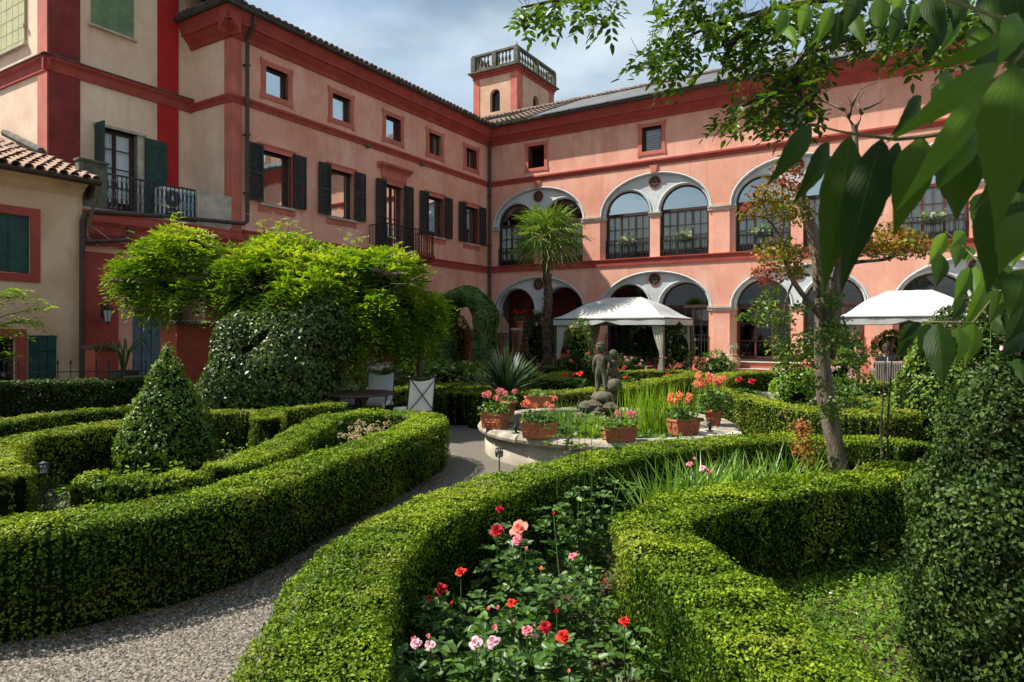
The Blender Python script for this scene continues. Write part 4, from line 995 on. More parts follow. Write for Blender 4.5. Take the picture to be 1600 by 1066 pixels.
# ---- low annex at the left edge ---------------------------------------------
def annex():
    R_ = broot('low_annex', 'low ochre annex with a clay tile roof and dark green shutters', 'building', (-1, -16.6, 0))
    F = lambda a, z, d: (.14+d, -a, z)
    b = MB(F); b.panel(rect(15.52, 17.7, -.5, 4.78), [rect(16.45, 17.5, 2.86, 3.98), rect(16.7, 17.5, .3, 1.62)], 0, .14); b.build('wall', M['ochre'], R_)
    b = MB(F); b.box(15.52, 22, -.5, 4.78, -.2, -.16) if False else None
    b = MB(F); b.box(15.5, 15.52, -.5, 4.78, -8, 0); b.box(15.55, 17.7, -.5, 4.7, -8, -7.9); b.box(17.6, 17.69, -.5, 4.7, -8, -.01); b.build('inner_wall', M['ochre'], R_)
    b = MB(F); b.box(16.28, 16.45, 2.70, 4.14, 0, .03); b.box(16.45, 17.6, 3.98, 4.14, 0, .03); b.box(16.45, 17.6, 2.70, 2.86, 0, .03)
    b.build('window_surround', M['red'], R_)
    b = MB(F); b.box(16.52, 16.7, .1, 1.78, 0, .03); b.box(16.7, 17.6, 1.62, 1.78, 0, .03); b.build('window_surround', M['red'], R_)
    for a0, a1 in ((16.46, 16.80), (16.81, 17.15), (17.16, 17.5)):
        b = MB(F); b.box(a0, a1, 2.87, 3.97, -.08, -.03); b.build('shutter', M['shutgreen'], R_)
    b = MB(F)
    for k in range(3): b.box(16.02+.16*k, 16.17+.16*k, .45, 1.62, .04, .07)
    b.box(16.0, 16.52, 1.62, 1.66, .03, .08); b.box(16.04, 16.48, 1.35, 1.42, .07, .085); b.box(16.04, 16.48, .6, .67, .07, .085); b.build('shutter', M['shutgreen'], R_)
    bars_window(F, R_, 16.7, 17.5, .3, 1.62, -.08, 2, 3, 'wood', 'glasslow', .05, 1)
    s = .36; L_ = math.hypot(1, s); b = MB(); zr = 4.80
    b.add([(.50, -15.35, zr), (.50, -17.8, zr), (-5.5, -17.8, zr+6*s), (-5.5, -15.35, zr+6*s)], [(0,1,2,3)]); b.add([(.3, -15.36, 4.5), (-5.5, -15.36, 4.5), (-5.5, -15.36, zr+6*s-.01), (.49, -15.36, zr-.01)], [(0,1,2,3)])
    ro = b.build('roof', M['tiledark'], R_)
    off = _off[R_.name]
    me0 = None; A = Vector((0, -1, 0)); U = Vector((-1/L_, 0, s/L_)); N_ = Vector((s/L_, 0, 1/L_))
    for i in range(9):
        for j in range(6):
            if me0 is None or (i+j) % 5 == 0 and False:
                t = MB(); vs = []
                for (u, rr, h) in ((-.04, .088, .035), (.40, .072, .0)):
                    for (ro_, zz) in ((rr, 0), (rr-.014, -.0)):
                        for k in range(7):
                            a = math.pi*k/6; vs.append(A*ro_*math.cos(a)+N_*(ro_*math.sin(a)+h)+U*u)
                t.add(vs, [(k, k+1, 15+k, 14+k) for k in range(6)]+[(7+k, 8+k, 22+k, 21+k) for k in range(6)]+[(k, k+1, 8+k, 7+k) for k in range(6)])
                o = t.build('roof_tile', M['tile'], None); me0 = o.data
            else: o = bpy.data.objects.new('roof_tile', me0); COL.objects.link(o)
            o.parent = ro
            p = Vector((.50, -15.42, zr+.03))+A*(i*.205+rnd.uniform(-.012, .012))+U*(j*.37+rnd.uniform(-.02, .02))-Vector(off)
            o.location = p; o.rotation_euler = (rnd.uniform(-.03, .03), rnd.uniform(-.02, .02), rnd.uniform(-.04, .04))
    b = MB(); tileroof(b, (.50, -15.42-9*.205, zr+.02), A, U, .6, 2.2, .205, .37, .088)
    tileroof(b, (.50, -15.42, zr-.02), A, U, 1.85, 4.4, .205, .37, .05); b.build('roof_tiles', M['tile'], ro, kind='stuff')
    b = MB(F); gutter(F, b, 15.35, 17.8, .42, 4.78); b.build('gutter', M['bronze'], R_)
    b = MB(F); b.prism([(4.5, 0), (4.55, .05), (4.66, .16), (4.74, .30), (4.74, 0)], 15.52, 17.7); b.build('eaves_moulding', M['ochre'], R_)
    b = MB(F); b.tube([(15.42, 4.72, .40), (15.42, 4.5, .36), (15.44, 4.1, .2), (15.42, 3.8, .16)], .028, 7); b.build('downpipe', M['oldstone'], R_)
    b = MB(); b.tube([(-3.4, -15.5, 6.4), (-1.75, -15.45, 5.75)], .09, 7); b.build('ridge_tile', M['oldstone'], ro)
annex()

# ------------------------------------------------------------------ garden beds and hedges
def HP(pts, h, w=None):
    out = []
    for p in pts:
        g = G(p[0], p[1], h); out.append((g.x, g.y, p[2] if len(p) > 2 else w))
    return out
def poly_px(pts, h=0.): return [(G(x, y, h).x, G(x, y, h).y) for x, y in pts]
H1 = [(-5.6, 2.6, .52), (-4.2, 3.55, .52)]+HP([(0,820),(150,801),(300,777),(400,751),(500,716),(600,682),(650,664),(672,653),(655,646),(600,642),(550,644),(510,652),(470,672),(430,695),(380,714),(335,728)], .62, .5)
H1 = [(x, y, .5 if i < 10 else .42) for i, (x, y, w) in enumerate(H1)]
sheet('garden_bed', [(p[0], p[1]) for p in H1[1:11]]+[(-3.6, 12.2), (-9, 12.2), (-9.5, 7.5), (-8, 4)], .004, M['soil'])
sheet('garden_bed', poly_px([(595,1120),(700,880),(830,790),(1000,722),(1250,700),(1440,705),(1470,730),(1640,720),(1800,1200),(1800,1400),(500,1400)], .3), .004, M['soil'])
sheet('garden_bed', [(4.1,11.0),(5.2,8.6),(7.9,7.6),(9.5,9.5),(9.0,15),(6,16.5)], .004, M['soil'])
sheet('garden_bed', [(-1.6,13.0),(.2,12.4),(2.6,12.6),(5.2,18.2),(4.9,19.8),(-.6,20.4)], .004, M['soil'])
sheet('garden_bed', [(-4.4,13.2),(-1.1,13.6),(-.6,21.5),(-2.6,23.8),(-7.2,16.5)], .004, M['soil'])

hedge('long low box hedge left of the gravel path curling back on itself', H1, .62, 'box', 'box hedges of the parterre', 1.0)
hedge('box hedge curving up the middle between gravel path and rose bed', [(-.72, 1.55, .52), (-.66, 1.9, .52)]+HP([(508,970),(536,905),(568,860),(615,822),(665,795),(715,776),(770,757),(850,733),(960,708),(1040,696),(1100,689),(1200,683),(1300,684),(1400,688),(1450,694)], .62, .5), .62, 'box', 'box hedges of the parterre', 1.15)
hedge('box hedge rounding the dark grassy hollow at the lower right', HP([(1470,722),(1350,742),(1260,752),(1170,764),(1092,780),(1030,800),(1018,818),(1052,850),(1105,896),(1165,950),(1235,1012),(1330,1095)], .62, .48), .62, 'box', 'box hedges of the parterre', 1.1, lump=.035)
hedge('lumpy unclipped box hedge in the left bed in front of the topiary cone', HP([(335,729),(285,731),(235,735),(190,733),(140,738),(110,742)], .55, .42), .50, 'box', 'box hedges of the parterre', 1., lump=.06)
hedge('narrow box hedge behind the topiary cone bending forward at the left edge', HP([(20,742),(-14,726),(-6,700),(30,684),(100,672),(200,657),(300,645),(340,642),(400,641)], .60, .45), .60, 'boxfar', 'box hedges of the parterre', 1.)
hedge('short box hedge block right of the cone below the ivy mound', HP([(420,652),(425,640),(480,634),(540,630)], .66, .45), .66, 'boxfar', 'box hedges of the parterre', 1.)
hedge('thin box hedge line farther back at the left between cone and dark hedge', HP([(-60,668),(0,657),(80,645),(190,636),(270,628),(340,621),(385,619)], .55, .4), .55, 'boxfar', 'box hedges of the parterre', 1.)
hedge('tall dark hedge along the iron fence at the left edge', [(-11.2, 9.9, .7), (-8.6, 10.9, .7), (-6.35, 11.75, .6)], .90, 'boxdark', 'box hedges of the parterre', 1.)
hedge('box hedge looping round the bed behind the slim tree right of the fountain', HP([(1330,588),(1260,583),(1180,581),(1135,585),(1108,598),(1128,612),(1170,620),(1230,632),(1290,642),(1350,646),(1398,640),(1402,629),(1370,622),(1330,619)], .66, .62), .66, 'boxfar', 'box hedges of the parterre', 1.)
hedge('low hedge curving from the spiky plant past the fountain toward the gazebo', HP([(732,613),(800,612),(880,611),(960,606),(1010,597),(1060,588),(1092,582)], .64, .6), .64, 'boxfar', 'box hedges of the parterre', 1.)
hedge('far box hedge in front of the nearer gazebo with red roses inside', HP([(1096,580),(1050,578.5),(980,578.5),(920,579),(880,582),(858,590),(900,592)], .64, .6), .64, 'boxfar', 'box hedges of the parterre', 1.)
hedge('short far hedge below the palm beside the white curtain', [(1.0,20.3,.7),(1.6,20.0,.7)], .66, 'boxfar', 'box hedges of the parterre', 1.)
hedge('dark shaded hedge right of the garden chairs', [(-3.0,13.2,.6),(-2.0,13.6,.6),(-1.35,14.3,.6),(-.75,15.2,.6)], .60, 'boxfar', 'box hedges of the parterre', 1.)
hedge('short hedge block left of the potted geraniums', [(-1.05,12.2,.6),(-.75,13.6,.6),(-.2,13.9,.5)], .60, 'boxfar', 'box hedges of the parterre', 1.)
hedge('far hedge strip along the terrace behind the spiky plant', [(-2.8,20.5,.6),(-.9,20.6,.6),(.3,21.2,.6)], .62, 'boxfar', 'box hedges of the parterre', 1.)
hedge('hedge stub in front of the wicker sofa', HP([(1340,600),(1400,597)], .6, .6), .6, 'boxfar', 'box hedges of the parterre', 1.)

# topiary
revleaves('green topiary cone standing in the left bed', (-4.22, 8.1, 0), [(.42,.03),(.54,.15),(.56,.35),(.47,.68),(.29,1.06),(.13,1.38),(.04,1.56),(.005,1.61)], 'cone')
revleaves('big dark topiary column filling the right edge of the photo', (2.34, 3.15, 0), [(.38,.03),(.42,.25),(.43,.58),(.39,.89),(.29,1.19),(.18,1.46),(.07,1.62),(.005,1.68)], 'boxdark', 1.1, lump=.055)
revleaves('bright leafy topiary cone beyond the hedges near the right gazebo', (5.98, 9.4, 0), [(.40,.03),(.62,.3),(.60,.6),(.50,.95),(.34,1.3),(.16,1.55),(.01,1.66)], 'cone', lump=.07)
revleaves('small light green topiary cone behind the spiky plant', (.36, 16.8, 0), [(.3,.03),(.50,.25),(.42,.6),(.25,.85),(.02,.98)], 'wist')
bush('laurel shrub between the two right topiaries', [(4.55,6.3,.45,.5,.4,.5),(5.0,6.6,.75,.55,.4,.5)], 'cone', .06, 1., lump=.1)
bush('dark glossy shrub at the right edge behind the big topiary', [(4.75,6.2,.65,.55,.6,.8),(6.0,6.9,.75,.8,.7,.75)], 'boxdark', .045, 1., lump=.1)

# ivy mound with its raised right lobe
bush('rounded mound of glossy star jasmine under the wisteria', [(-4.25,10.6,.85,.60,.8,1.10),(-3.75,10.6,1.0,.70,.8,1.12),(-3.35,10.7,1.15,.50,.7,1.1),(-3.2,10.9,1.6,.52,.55,.72),(-4.55,10.7,.55,.45,.7,.75)], 'ivy', .072, 1.7, 'climber_mound', 'climber', lump=.14, f=2.2, low=.02)

def ivy_arch():
    o = np.array([-1.45, 20.6, 0.]); root = thing('ivy_arch', 'clipped ivy arch over the garden path by the left wing', 'climber', tuple(o)); N = 26000
    r0, hgt, hw = .62, 2.15, .70
    t = rng.uniform(0, 1, N); L1 = hgt; L2 = math.pi*hw; tot = 2*L1+L2; s = t*tot
    cx = np.where(s < L1, -hw, np.where(s < L1+L2, -hw*np.cos((s-L1)/hw), hw)); cz = np.where(s < L1, s, np.where(s < L1+L2, hgt+hw*np.sin((s-L1)/hw), tot-s))
    nx = np.where(s < L1, -1., np.where(s < L1+L2, -np.cos((s-L1)/hw), 1.)); nz = np.where((s < L1) | (s > L1+L2), 0., np.sin((s-L1)/hw))
    a = rng.uniform(0, 2*math.pi, N); rx, ry = .27, .7
    Pn = np.stack([cx+nx*rx*np.cos(a), ry*np.sin(a)*np.ones(N), cz+nz*rx*np.cos(a)], 1); Nn = unit(np.stack([nx*np.cos(a), np.sin(a)*.6, nz*np.cos(a)], 1))
    Pn += Nn*(.07*noise3(Pn, 3.))[:, None]; Pn[:, 2] = np.maximum(Pn[:, 2], .02)
    c, s_ = math.cos(-.35), math.sin(-.35); R2 = np.array([[c, -s_, 0], [s_, c, 0], [0, 0, 1]]); Pn = Pn@R2.T; Nn = Nn@R2.T
    b = MB(); k = 12; pts = [(-hw, z) for z in (0.01, 1, hgt)]+[(-hw*math.cos(math.pi*i/10), hgt+hw*math.sin(math.pi*i/10)) for i in range(1, 10)]+[(hw, z) for z in (hgt, 1, .01)]
    for yy in (-.4, -.15, .15, .4): b.tube([tuple(R2@np.array([x, yy, z])) for x, z in pts], .17, 7)
    b.build('branch_core', M['core'], root)
    leaves('leaves', Pn, Nn, .085, M['ivylight'], root, .7, .6, .3)
ivy_arch()

# ------------------------------------------------------------------ wisteria on its pergola
def pergola():
    root = thing('pergola', 'rustic pergola of wooden posts carrying the wisteria', 'pergola', (-4.2, 12, 0))
    o = Vector((-4.2, 12, 0))
    for x, y, h in ((-1.83, 13.0, 2.75), (-5.1, 12.0, 2.6), (-3.6, 12.6, 2.7), (-2.6, 11.5, 2.7)):
        b = MB(); b.tube([Vector((x, y, 0))-o, Vector((x+.02, y, h*.5))-o, Vector((x, y, h))-o], [.065, .058, .055], 8); b.build('post', M['bark'], root)
    for p, q in (((-7, 12.1, 2.6), (-1.6, 13.1, 2.75)), ((-6.8, 11.2, 2.6), (-1.9, 11.6, 2.75)), ((-5.1, 11, 2.72), (-5.1, 12.8, 2.72)), ((-3.6, 11, 2.75), (-3.6, 13.2, 2.75)), ((-2.3, 11, 2.78), (-2.3, 13.4, 2.78))):
        b = MB(); b.tube([Vector(p)-o, Vector(q)-o], .04, 6); b.build('beam', M['bark'], root)
    return root
pergola()
def wisteria():
    # masses of the canopy: centre by its place in the photo and distance, radii in metres
    E_ = [(290,374,11.7,.55,.6,.44),(262,415,11.8,.66,.7,.42),(222,405,11.9,.42,.5,.30),(285,440,11.5,.50,.6,.34),
          (425,405,11.6,.80,.8,.55),(392,445,11.4,.58,.6,.38),(440,385,12.0,.70,.7,.45),(480,440,11.3,.85,.8,.55),(520,405,12.0,.85,.8,.52),(590,410,12.3,.80,.8,.50),
          (560,460,11.5,.75,.8,.5),(620,455,12.4,.75,.8,.55),(655,455,12.6,.62,.7,.42),(670,480,12.9,.35,.4,.26),(435,368,11.9,.40,.4,.28),(600,495,11.6,.42,.5,.35),(555,525,11.3,.38,.4,.5),(235,440,12.0,.35,.4,.3)]
    o = np.array([-4.2, 12.2, 0.]); root = thing('wisteria', 'large wisteria with fresh yellow green leaves spreading over the pergola', 'climber', tuple(o))
    el = []
    for px, py, Y, rx, ry, rz in E_:
        c = P(px, py+(22 if px > 340 else 16)+(14 if px > 600 else 0), Y); el.append((c.x, c.y, c.z, rx*(.9 if px > 540 else .96), ry, rz*.82))
    blobcore(el, root, o, .62)['kind'] = 'stuff'
    Pn, Nn = blobpts(el, 10500, .17, 2.2, 1.)
    k = len(Pn); Pn = Pn-Nn*rng.uniform(.0, .26, k)[:, None]
    d = unit(Nn+np.array([0, 0, .25])+rng.normal(0, .45, (k, 3)))
    a, n_, t = compound(Pn-o, d, 9, .28, .10, .7)
    LEAFTOTAL[0] += len(a)
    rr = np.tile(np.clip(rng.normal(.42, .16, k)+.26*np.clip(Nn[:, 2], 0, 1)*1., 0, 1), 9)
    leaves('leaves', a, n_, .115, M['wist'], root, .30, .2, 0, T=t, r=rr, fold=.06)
    # upright young shoots
    up = [(c[0], c[1], c[2]+c[5]*.8) for c in el if c[2] > 2.6]
    S = []; D = []; b = MB()
    for i in range(60):
        c = el[rnd.randrange(len(el))]
        if c[2] < 2.3: continue
        x, y = c[0]+rnd.uniform(-.7, .7)*c[3], c[1]+rnd.uniform(-.7, .3)*c[4]; z = c[2]+c[5]*.7; h = rnd.uniform(.2, .5); dx, dy = rnd.uniform(-.2, .2), rnd.uniform(-.2, .1)
        b.tube([(x-o[0], y-o[1], z), (x+dx*.4-o[0], y+dy*.4-o[1], z+h*.6), (x+dx-o[0], y+dy-o[1], z+h)], [.006, .004, .002], 4)
        for j in range(5):
            t_ = (j+1)/5; S.append((x+dx*t_, y+dy*t_, z+h*t_)); D.append((math.cos(j*2.4), math.sin(j*2.4), .7))
    S = np.array(S); D = np.array(D, float)
    a, n_, t = compound(S-o, D, 9, .16, .05, .3)
    leaves('shoot_leaves', a, n_, .055, M['wist'], root, .36, .2, 0, T=t, r=rng.uniform(.6, 1, len(a)), fold=.06)
    # trunk and loose tendrils
    b.tube([P(385,600,12)-Vector(o), P(388,520,12)-Vector(o), P(382,470,12)-Vector(o), P(400,430,12)-Vector(o)], [.08,.07,.06,.05], 7)
    b.tube([P(560,600,11.8)-Vector(o), P(556,540,11.8)-Vector(o), P(570,480,11.8)-Vector(o)], [.06,.05,.05], 7)
    for px, py in ((228,480),(640,395),(690,425),(640,440)):
        q = P(px, py, 11.2); b.tube([q-Vector(o)+Vector((.25*math.sin(i*.9)-.05*i, 0, -.02*i+.05*math.cos(i*1.7))) for i in range(6)], .006, 4)
    b.build('stem', M['bark'], root, kind='stuff')
wisteria()
# a small wisteria spray entering at the left edge
def edge_spray():
    o = Vector((-9.2, 11.0, 0)); root = thing('leafy_spray', 'feathery yellow green branch reaching in at the left edge before the annex', 'tree', tuple(o)); b = MB(); S = []; D = []
    b.tube([(-.9,0,0), (-.8,0,1), (-.6,0,1.9)], [.04,.035,.02], 6)
    for (x0, y0, x1, y1) in ((-50,520,70,480),(-40,530,50,500),(-60,500,20,450),(-50,470,30,455),(-40,545,30,520),(-60,480,60,465),(-60,520,60,505),(-50,560,20,555)):
        p, q = P(x0, y0, 10.8), P(x1, y1, 10.6); b.tube([p-o, (p+q)*.5-o+Vector((0,0,.08)), q-o], [.012,.008,.003], 4)
        for j in range(14):
            t = (j+1)/14; c = p.lerp(q, t)+Vector((0, 0, .08*math.sin(t*3.14))); S.append(c-o); D.append((1, rnd.uniform(-.7, .3), rnd.uniform(-.3, .6)))
    b.build('stem', M['twig'], root, kind='stuff')
    a, n_, t = compound(np.array([tuple(s) for s in S]), np.array(D, float), 11, .26, .07, .5)
    leaves('leaves', a, n_, .085, M['wist'], root, .34, .2, 0, T=t, fold=.06)
edge_spray()

# ------------------------------------------------------------------ palm
def fan_frond(base, d, L, R_, nb=22, fold=.3):
    """fan palm frond: returns verts / quads for blades round the petiole end"""
    d = Vector(d).normalized(); e = Vector(base)+d*L; side = d.cross(Vector((0, 0, 1))).normalized(); upn = side.cross(d).normalized(); V = []
    for i in range(nb):
        a = -2.1+4.2*i/(nb-1); t = (d*math.cos(a)+side*math.sin(a)); r = R_*(1-.22*abs(a)/2.1)*rnd.uniform(.9, 1.05)
        w = side*math.cos(a)-d*math.sin(a); w = w*.5+upn*.5*(1 if i % 2 else -1)
        m_ = e+t*r*.55-Vector((0,0,1))*r*.05; tip = e+t*r-Vector((0, 0, 1))*r*rnd.uniform(.22, .5)
        V += [e-w*.01, e+w*.01, m_+w*.020, m_-w*.020, tip, tip]
    return V
def palm():
    o = Vector((1.12, 21.0, 0)); root = thing('palm_tree', 'fan palm with shaggy trunk in front of the first arches', 'palm', tuple(o))
    b = MB(); n = 26
    b.tube([(.04*math.sin(i*.5), 0, 4.7*i/n) for i in range(n+1)], [.15-.035*i/n+(.016 if i % 2 else -.010) for i in range(n+1)], 12)
    for i in range(170):
        z = .2+4.4*rnd.random(); a = rnd.uniform(0, 6.28); r = .150-.035*z/4.7; x, y = r*math.cos(a), r*math.sin(a)
        b.add([(x-.03*math.sin(a), y+.03*math.cos(a), z), (x+.03*math.sin(a), y-.03*math.cos(a), z), (x*1.28, y*1.28, z+.12), (x*.95, y*.95, z+.05)], [(0,1,2),(0,2,3),(1,3,2)])
    b.build('trunk', M['palmbark'], root)
    V = []; Vd = []
    for i in range(58):
        a = i*2.399; el = 1.35-2.1*(i/58)**.9; d = (math.cos(a)*math.cos(el), math.sin(a)*math.cos(el), math.sin(el))
        (V if i < 50 or i % 2 else Vd).extend(fan_frond((d[0]*.08, d[1]*.08, 4.72+.1*d[2]), d, rnd.uniform(.45, .70), rnd.uniform(.68, .90), 26))
    for nm, vv, mm in (('frond', V, 'palm'), ('dry_frond', Vd, 'palmdry')):
        vv = np.array([tuple(v) for v in vv]); k = len(vv)//6; i6 = (np.arange(k)*6)[:, None]
        Q = np.concatenate([i6+np.array([[0,1,2,3]]), i6+np.array([[3,2,4,5]])])
        r = rng.uniform(.1, .9, k); numesh(nm+'s', vv, Q, M[mm], root, np.tile(r, 2))
    b = MB()
    for i in range(58):
        a = i*2.399; el = 1.35-2.1*(i/58)**.9; d = Vector((math.cos(a)*math.cos(el), math.sin(a)*math.cos(el), math.sin(el)))
        b.tube([Vector((0,0,4.7))+d*.05, Vector((0,0,4.72))+d*.5], [.014, .009], 4)
    b.build('petioles', M['stemgreen'], root, kind='stuff')
palm()

# ------------------------------------------------------------------ spiky plant, irises, reeds
def spiky(label, o, n, L, wd, m, spreadmin=.1, name='spiky_plant'):
    root = thing(name, label, 'plant', tuple(o)); V = []; rr = []
    for i in range(n):
        a = rnd.uniform(0, 6.283); el = math.radians(rnd.uniform(8, 88)); d = Vector((math.cos(a)*math.cos(el), math.sin(a)*math.cos(el), math.sin(el))); l = L*rnd.uniform(.75, 1.1)
        s = d.cross(Vector((0, 0, 1))).normalized(); b0 = d*.04+Vector((0, 0, .03+.2*rnd.random())); u = s.cross(d)*.006
        m_ = b0+d*l*.5; tip = b0+d*l-Vector((0, 0, l*.05)); w = s*wd*.5
        V += [b0-w*.6, b0+w*.6, m_+w+u, m_-w+u, tip, tip]; rr.append(rnd.random())
    V = np.array([tuple(v) for v in V]); k = n; i6 = (np.arange(k)*6)[:, None]; Q = np.concatenate([i6+np.array([[0,1,2,3]]), i6+np.array([[3,2,4,5]])])
    numesh('blades', V, Q, M[m], root, np.tile(rr, 2)); return root
spiky('big spiky yucca behind the fountain pots left of the statue', (-.12, 13.0, .35), 260, 1.0, .045, 'yucca')
def clump(label, pts, L, wd, m, n, spread=.25, bend=.4, name='iris_clump', cat='plant', flowers=None, z=0.):
    c = np.mean(np.array(pts), 0); root = thing(name, label, cat, (c[0], c[1], z)); B = []
    for i in range(n):
        q = pts[rnd.randrange(len(pts))]; B.append((q[0]-c[0]+rnd.gauss(0, .09), q[1]-c[1]+rnd.gauss(0, .07), 0.))
    blades('blades', np.array(B), L, wd, m, root, spread, bend)
    return root
def gp(px, py, Y): q = P(px, py, Y); return (q.x, q.y)
clump('clump of arching iris leaves behind the right box hedge', [gp(x, 700, y) for x, y in ((1040,5.25),(1075,5.5),(1110,5.6),(1140,5.7),(1170,5.6),(1200,5.7),(1230,5.6),(1255,5.7))], .74, .028, 'blade', 640, .28, .5)
clump('sparse iris leaves at the foot of the forked tree', [gp(x, 700, y) for x, y in ((1285,5.5),(1320,5.5),(1345,5.6))], .5, .022, 'blade', 120, .2, .35)

# ------------------------------------------------------------------ forked tree in the middle right
def tree_leaves(pts, root, o, m, size, per, spread, name='leaves', aspect=.6, tilt=.8, up=0):
    A = []
    for c, r in pts:
        n = int(3.5*per*r*r/(.12*.12)); v = unit(rng.normal(0, 1, (n, 3)))*(rng.random((n, 1))**.45)*r
        v[:, 2] *= .75; A.append(np.array(c)+v)
    A = np.concatenate(A)-np.array(o); Nn = rng.normal(0, .5, A.shape)+np.array([-.2, -.2, .8])
    return leaves(name, A, Nn, size, M[m], root, aspect, tilt, up)
def forked_tree():
    Y = 6.0; o = Vector((2.95, 6.0, 0)); root = thing('forked_tree', 'gnarled forked tree with cut top and reddish yellow new leaves', 'tree', tuple(o))
    def path(q): return [P(x, y, Y+dy)-o for x, y, dy in q]
    b = MB()
    KR = .60
    def bumpy(pts, rad, n=10):
        C = catmull([(*p, r) for p, r in zip(pts, rad)], .05); C = np.array(C); b.tube([Vector(c[:3]) for c in C], [c[3]*KR*(1+.07*math.sin(i*1.3)) for i, c in enumerate(C)], n)
    base = P(1312, 720, Y); base.z = -.02
    bumpy([base-o]+path([(1310,735,0),(1303,690,0),(1290,620,0),(1284,550,0),(1287,490,0),(1290,440,0)]), [.17,.15,.135,.12,.115,.12,.13])
    bumpy(path([(1296,560,.03),(1304,500,.03),(1306,450,.02),(1316,400,0),(1328,350,0),(1340,300,0),(1338,250,0),(1336,205,0),(1335,196,0)]), [.09,.09,.085,.062,.055,.05,.045,.045,.05], 8)
    bumpy(path([(1288,470,0),(1282,430,0),(1278,400,0),(1268,360,0),(1258,330,0),(1250,300,0),(1247,290,0)]), [.12,.115,.10,.088,.08,.08,.075], 10)
    bumpy(path([(1288,500,0),(1262,470,-.1),(1240,440,-.1),(1226,405,-.1),(1222,370,-.1),(1226,335,-.1)]), [.05,.042,.035,.03,.022,.015], 6)
    bumpy(path([(1223,385,-.1),(1212,358,-.1),(1196,340,-.15),(1180,338,-.2)]), [.02,.016,.012,.006], 5)
    bumpy(path([(1240,440,-.1),(1228,470,-.1),(1222,520,-.1)]), [.02,.014,.008], 5)
    bumpy(path([(1325,412,0),(1345,409,-.1),(1380,406,-.15),(1405,398,-.2),(1422,392,-.2)]), [.035,.03,.025,.018,.01], 6)
    bumpy(path([(1330,340,0),(1350,350,-.1),(1380,335,-.1)]), [.02,.014,.008], 5)
    for q in ([(1336,200,0),(1326,185,0),(1320,170,-.05),(1312,160,0)], [(1336,200,0),(1344,188,0),(1347,172,0),(1356,160,0)], [(1326,185,0),(1331,165,0),(1324,150,0)], [(1347,178,0),(1340,160,.1),(1352,140,.1)], [(1320,172,0),(1290,160,.1),(1270,156,.1)], [(1350,170,0),(1375,160,0),(1392,140,.1)], [(1331,165,0),(1345,140,.1),(1372,128,.2)], [(1330,180,0),(1318,182,0)]):
        bumpy(path(q), [.030, .009, .005, .003][:len(q)] if len(q) > 2 else [.014, .006], 5)
    b.build('trunk', M['bark'], root, smooth=True)
    L1 = [(P(x, y, Y+dy), r) for x, y, dy, r in ((1225,285,-.2,.22),(1205,325,-.2,.20),(1190,305,-.2,.14),(1240,330,-.1,.2),(1215,395,-.2,.22),(1200,430,-.2,.16),(1240,420,-.1,.15),(1300,400,-.1,.12),(1325,385,-.1,.18),(1352,378,-.1,.18),(1380,385,-.15,.16),(1405,388,-.2,.17),(1425,375,-.2,.15),(1350,345,0,.12),(1165,330,-.2,.1),(1390,360,-.1,.13),(1440,395,-.2,.09),(1262,700,-.1,.17),(1250,670,-.1,.12),(1275,730,-.1,.12),(1230,255,-.1,.12),(1245,395,-.1,.12))]
    tree_leaves(L1, root, o, 'maple', .042, 32, .1, 'new_leaves')
    L2 = [(P(x, y, Y+dy), r) for x, y, dy, r in ((1215,500,-.3,.16),(1195,480,-.3,.14),(1230,540,-.3,.2),(1250,560,-.2,.2),(1285,530,-.2,.2),(1300,470,-.15,.12),(1310,510,-.15,.15),(1235,590,-.2,.14),(1210,455,-.2,.1),(1180,500,-.3,.08),(1160,495,-.3,.06),(1295,645,-.15,.13),(1310,630,-.12,.10),(1270,600,-.2,.12),(1330,560,.1,.18),(1340,600,.2,.2),(1255,480,-.2,.1),(1220,575,-.2,.1),(1325,530,.0,.12))]
    tree_leaves(L2, root, o, 'smalltree', .042, 26, .1, 'leaves')
forked_tree()
def slim_tree():
    Y = 6.35; o = Vector((3.6, Y, 0)); root = thing('slim_tree', 'thin reddish stemmed tree right of the forked tree', 'tree', tuple(o)); b = MB()
    base = P(1381, 720, Y); base.z = 0
    for dx in (0, 10): b.tube([base-o+Vector((dx*.004, 0, 0))]+[P(x+dx, y, Y)-o for x, y in ((1378,715),(1376,670),(1380,620),(1383,570),(1386,530))], [.012,.011,.010,.008,.006,.003], 6)
    b.build('trunk', M['barkdark'], root)
    tree_leaves([(P(x, y, Y), r) for x, y, r in ((1375,620,.14),(1370,650,.12),(1395,640,.12),(1380,690,.1),(1365,600,.08),(1380,720,.12))], root, o, 'smalltree', .038, 8, .1)
slim_tree()

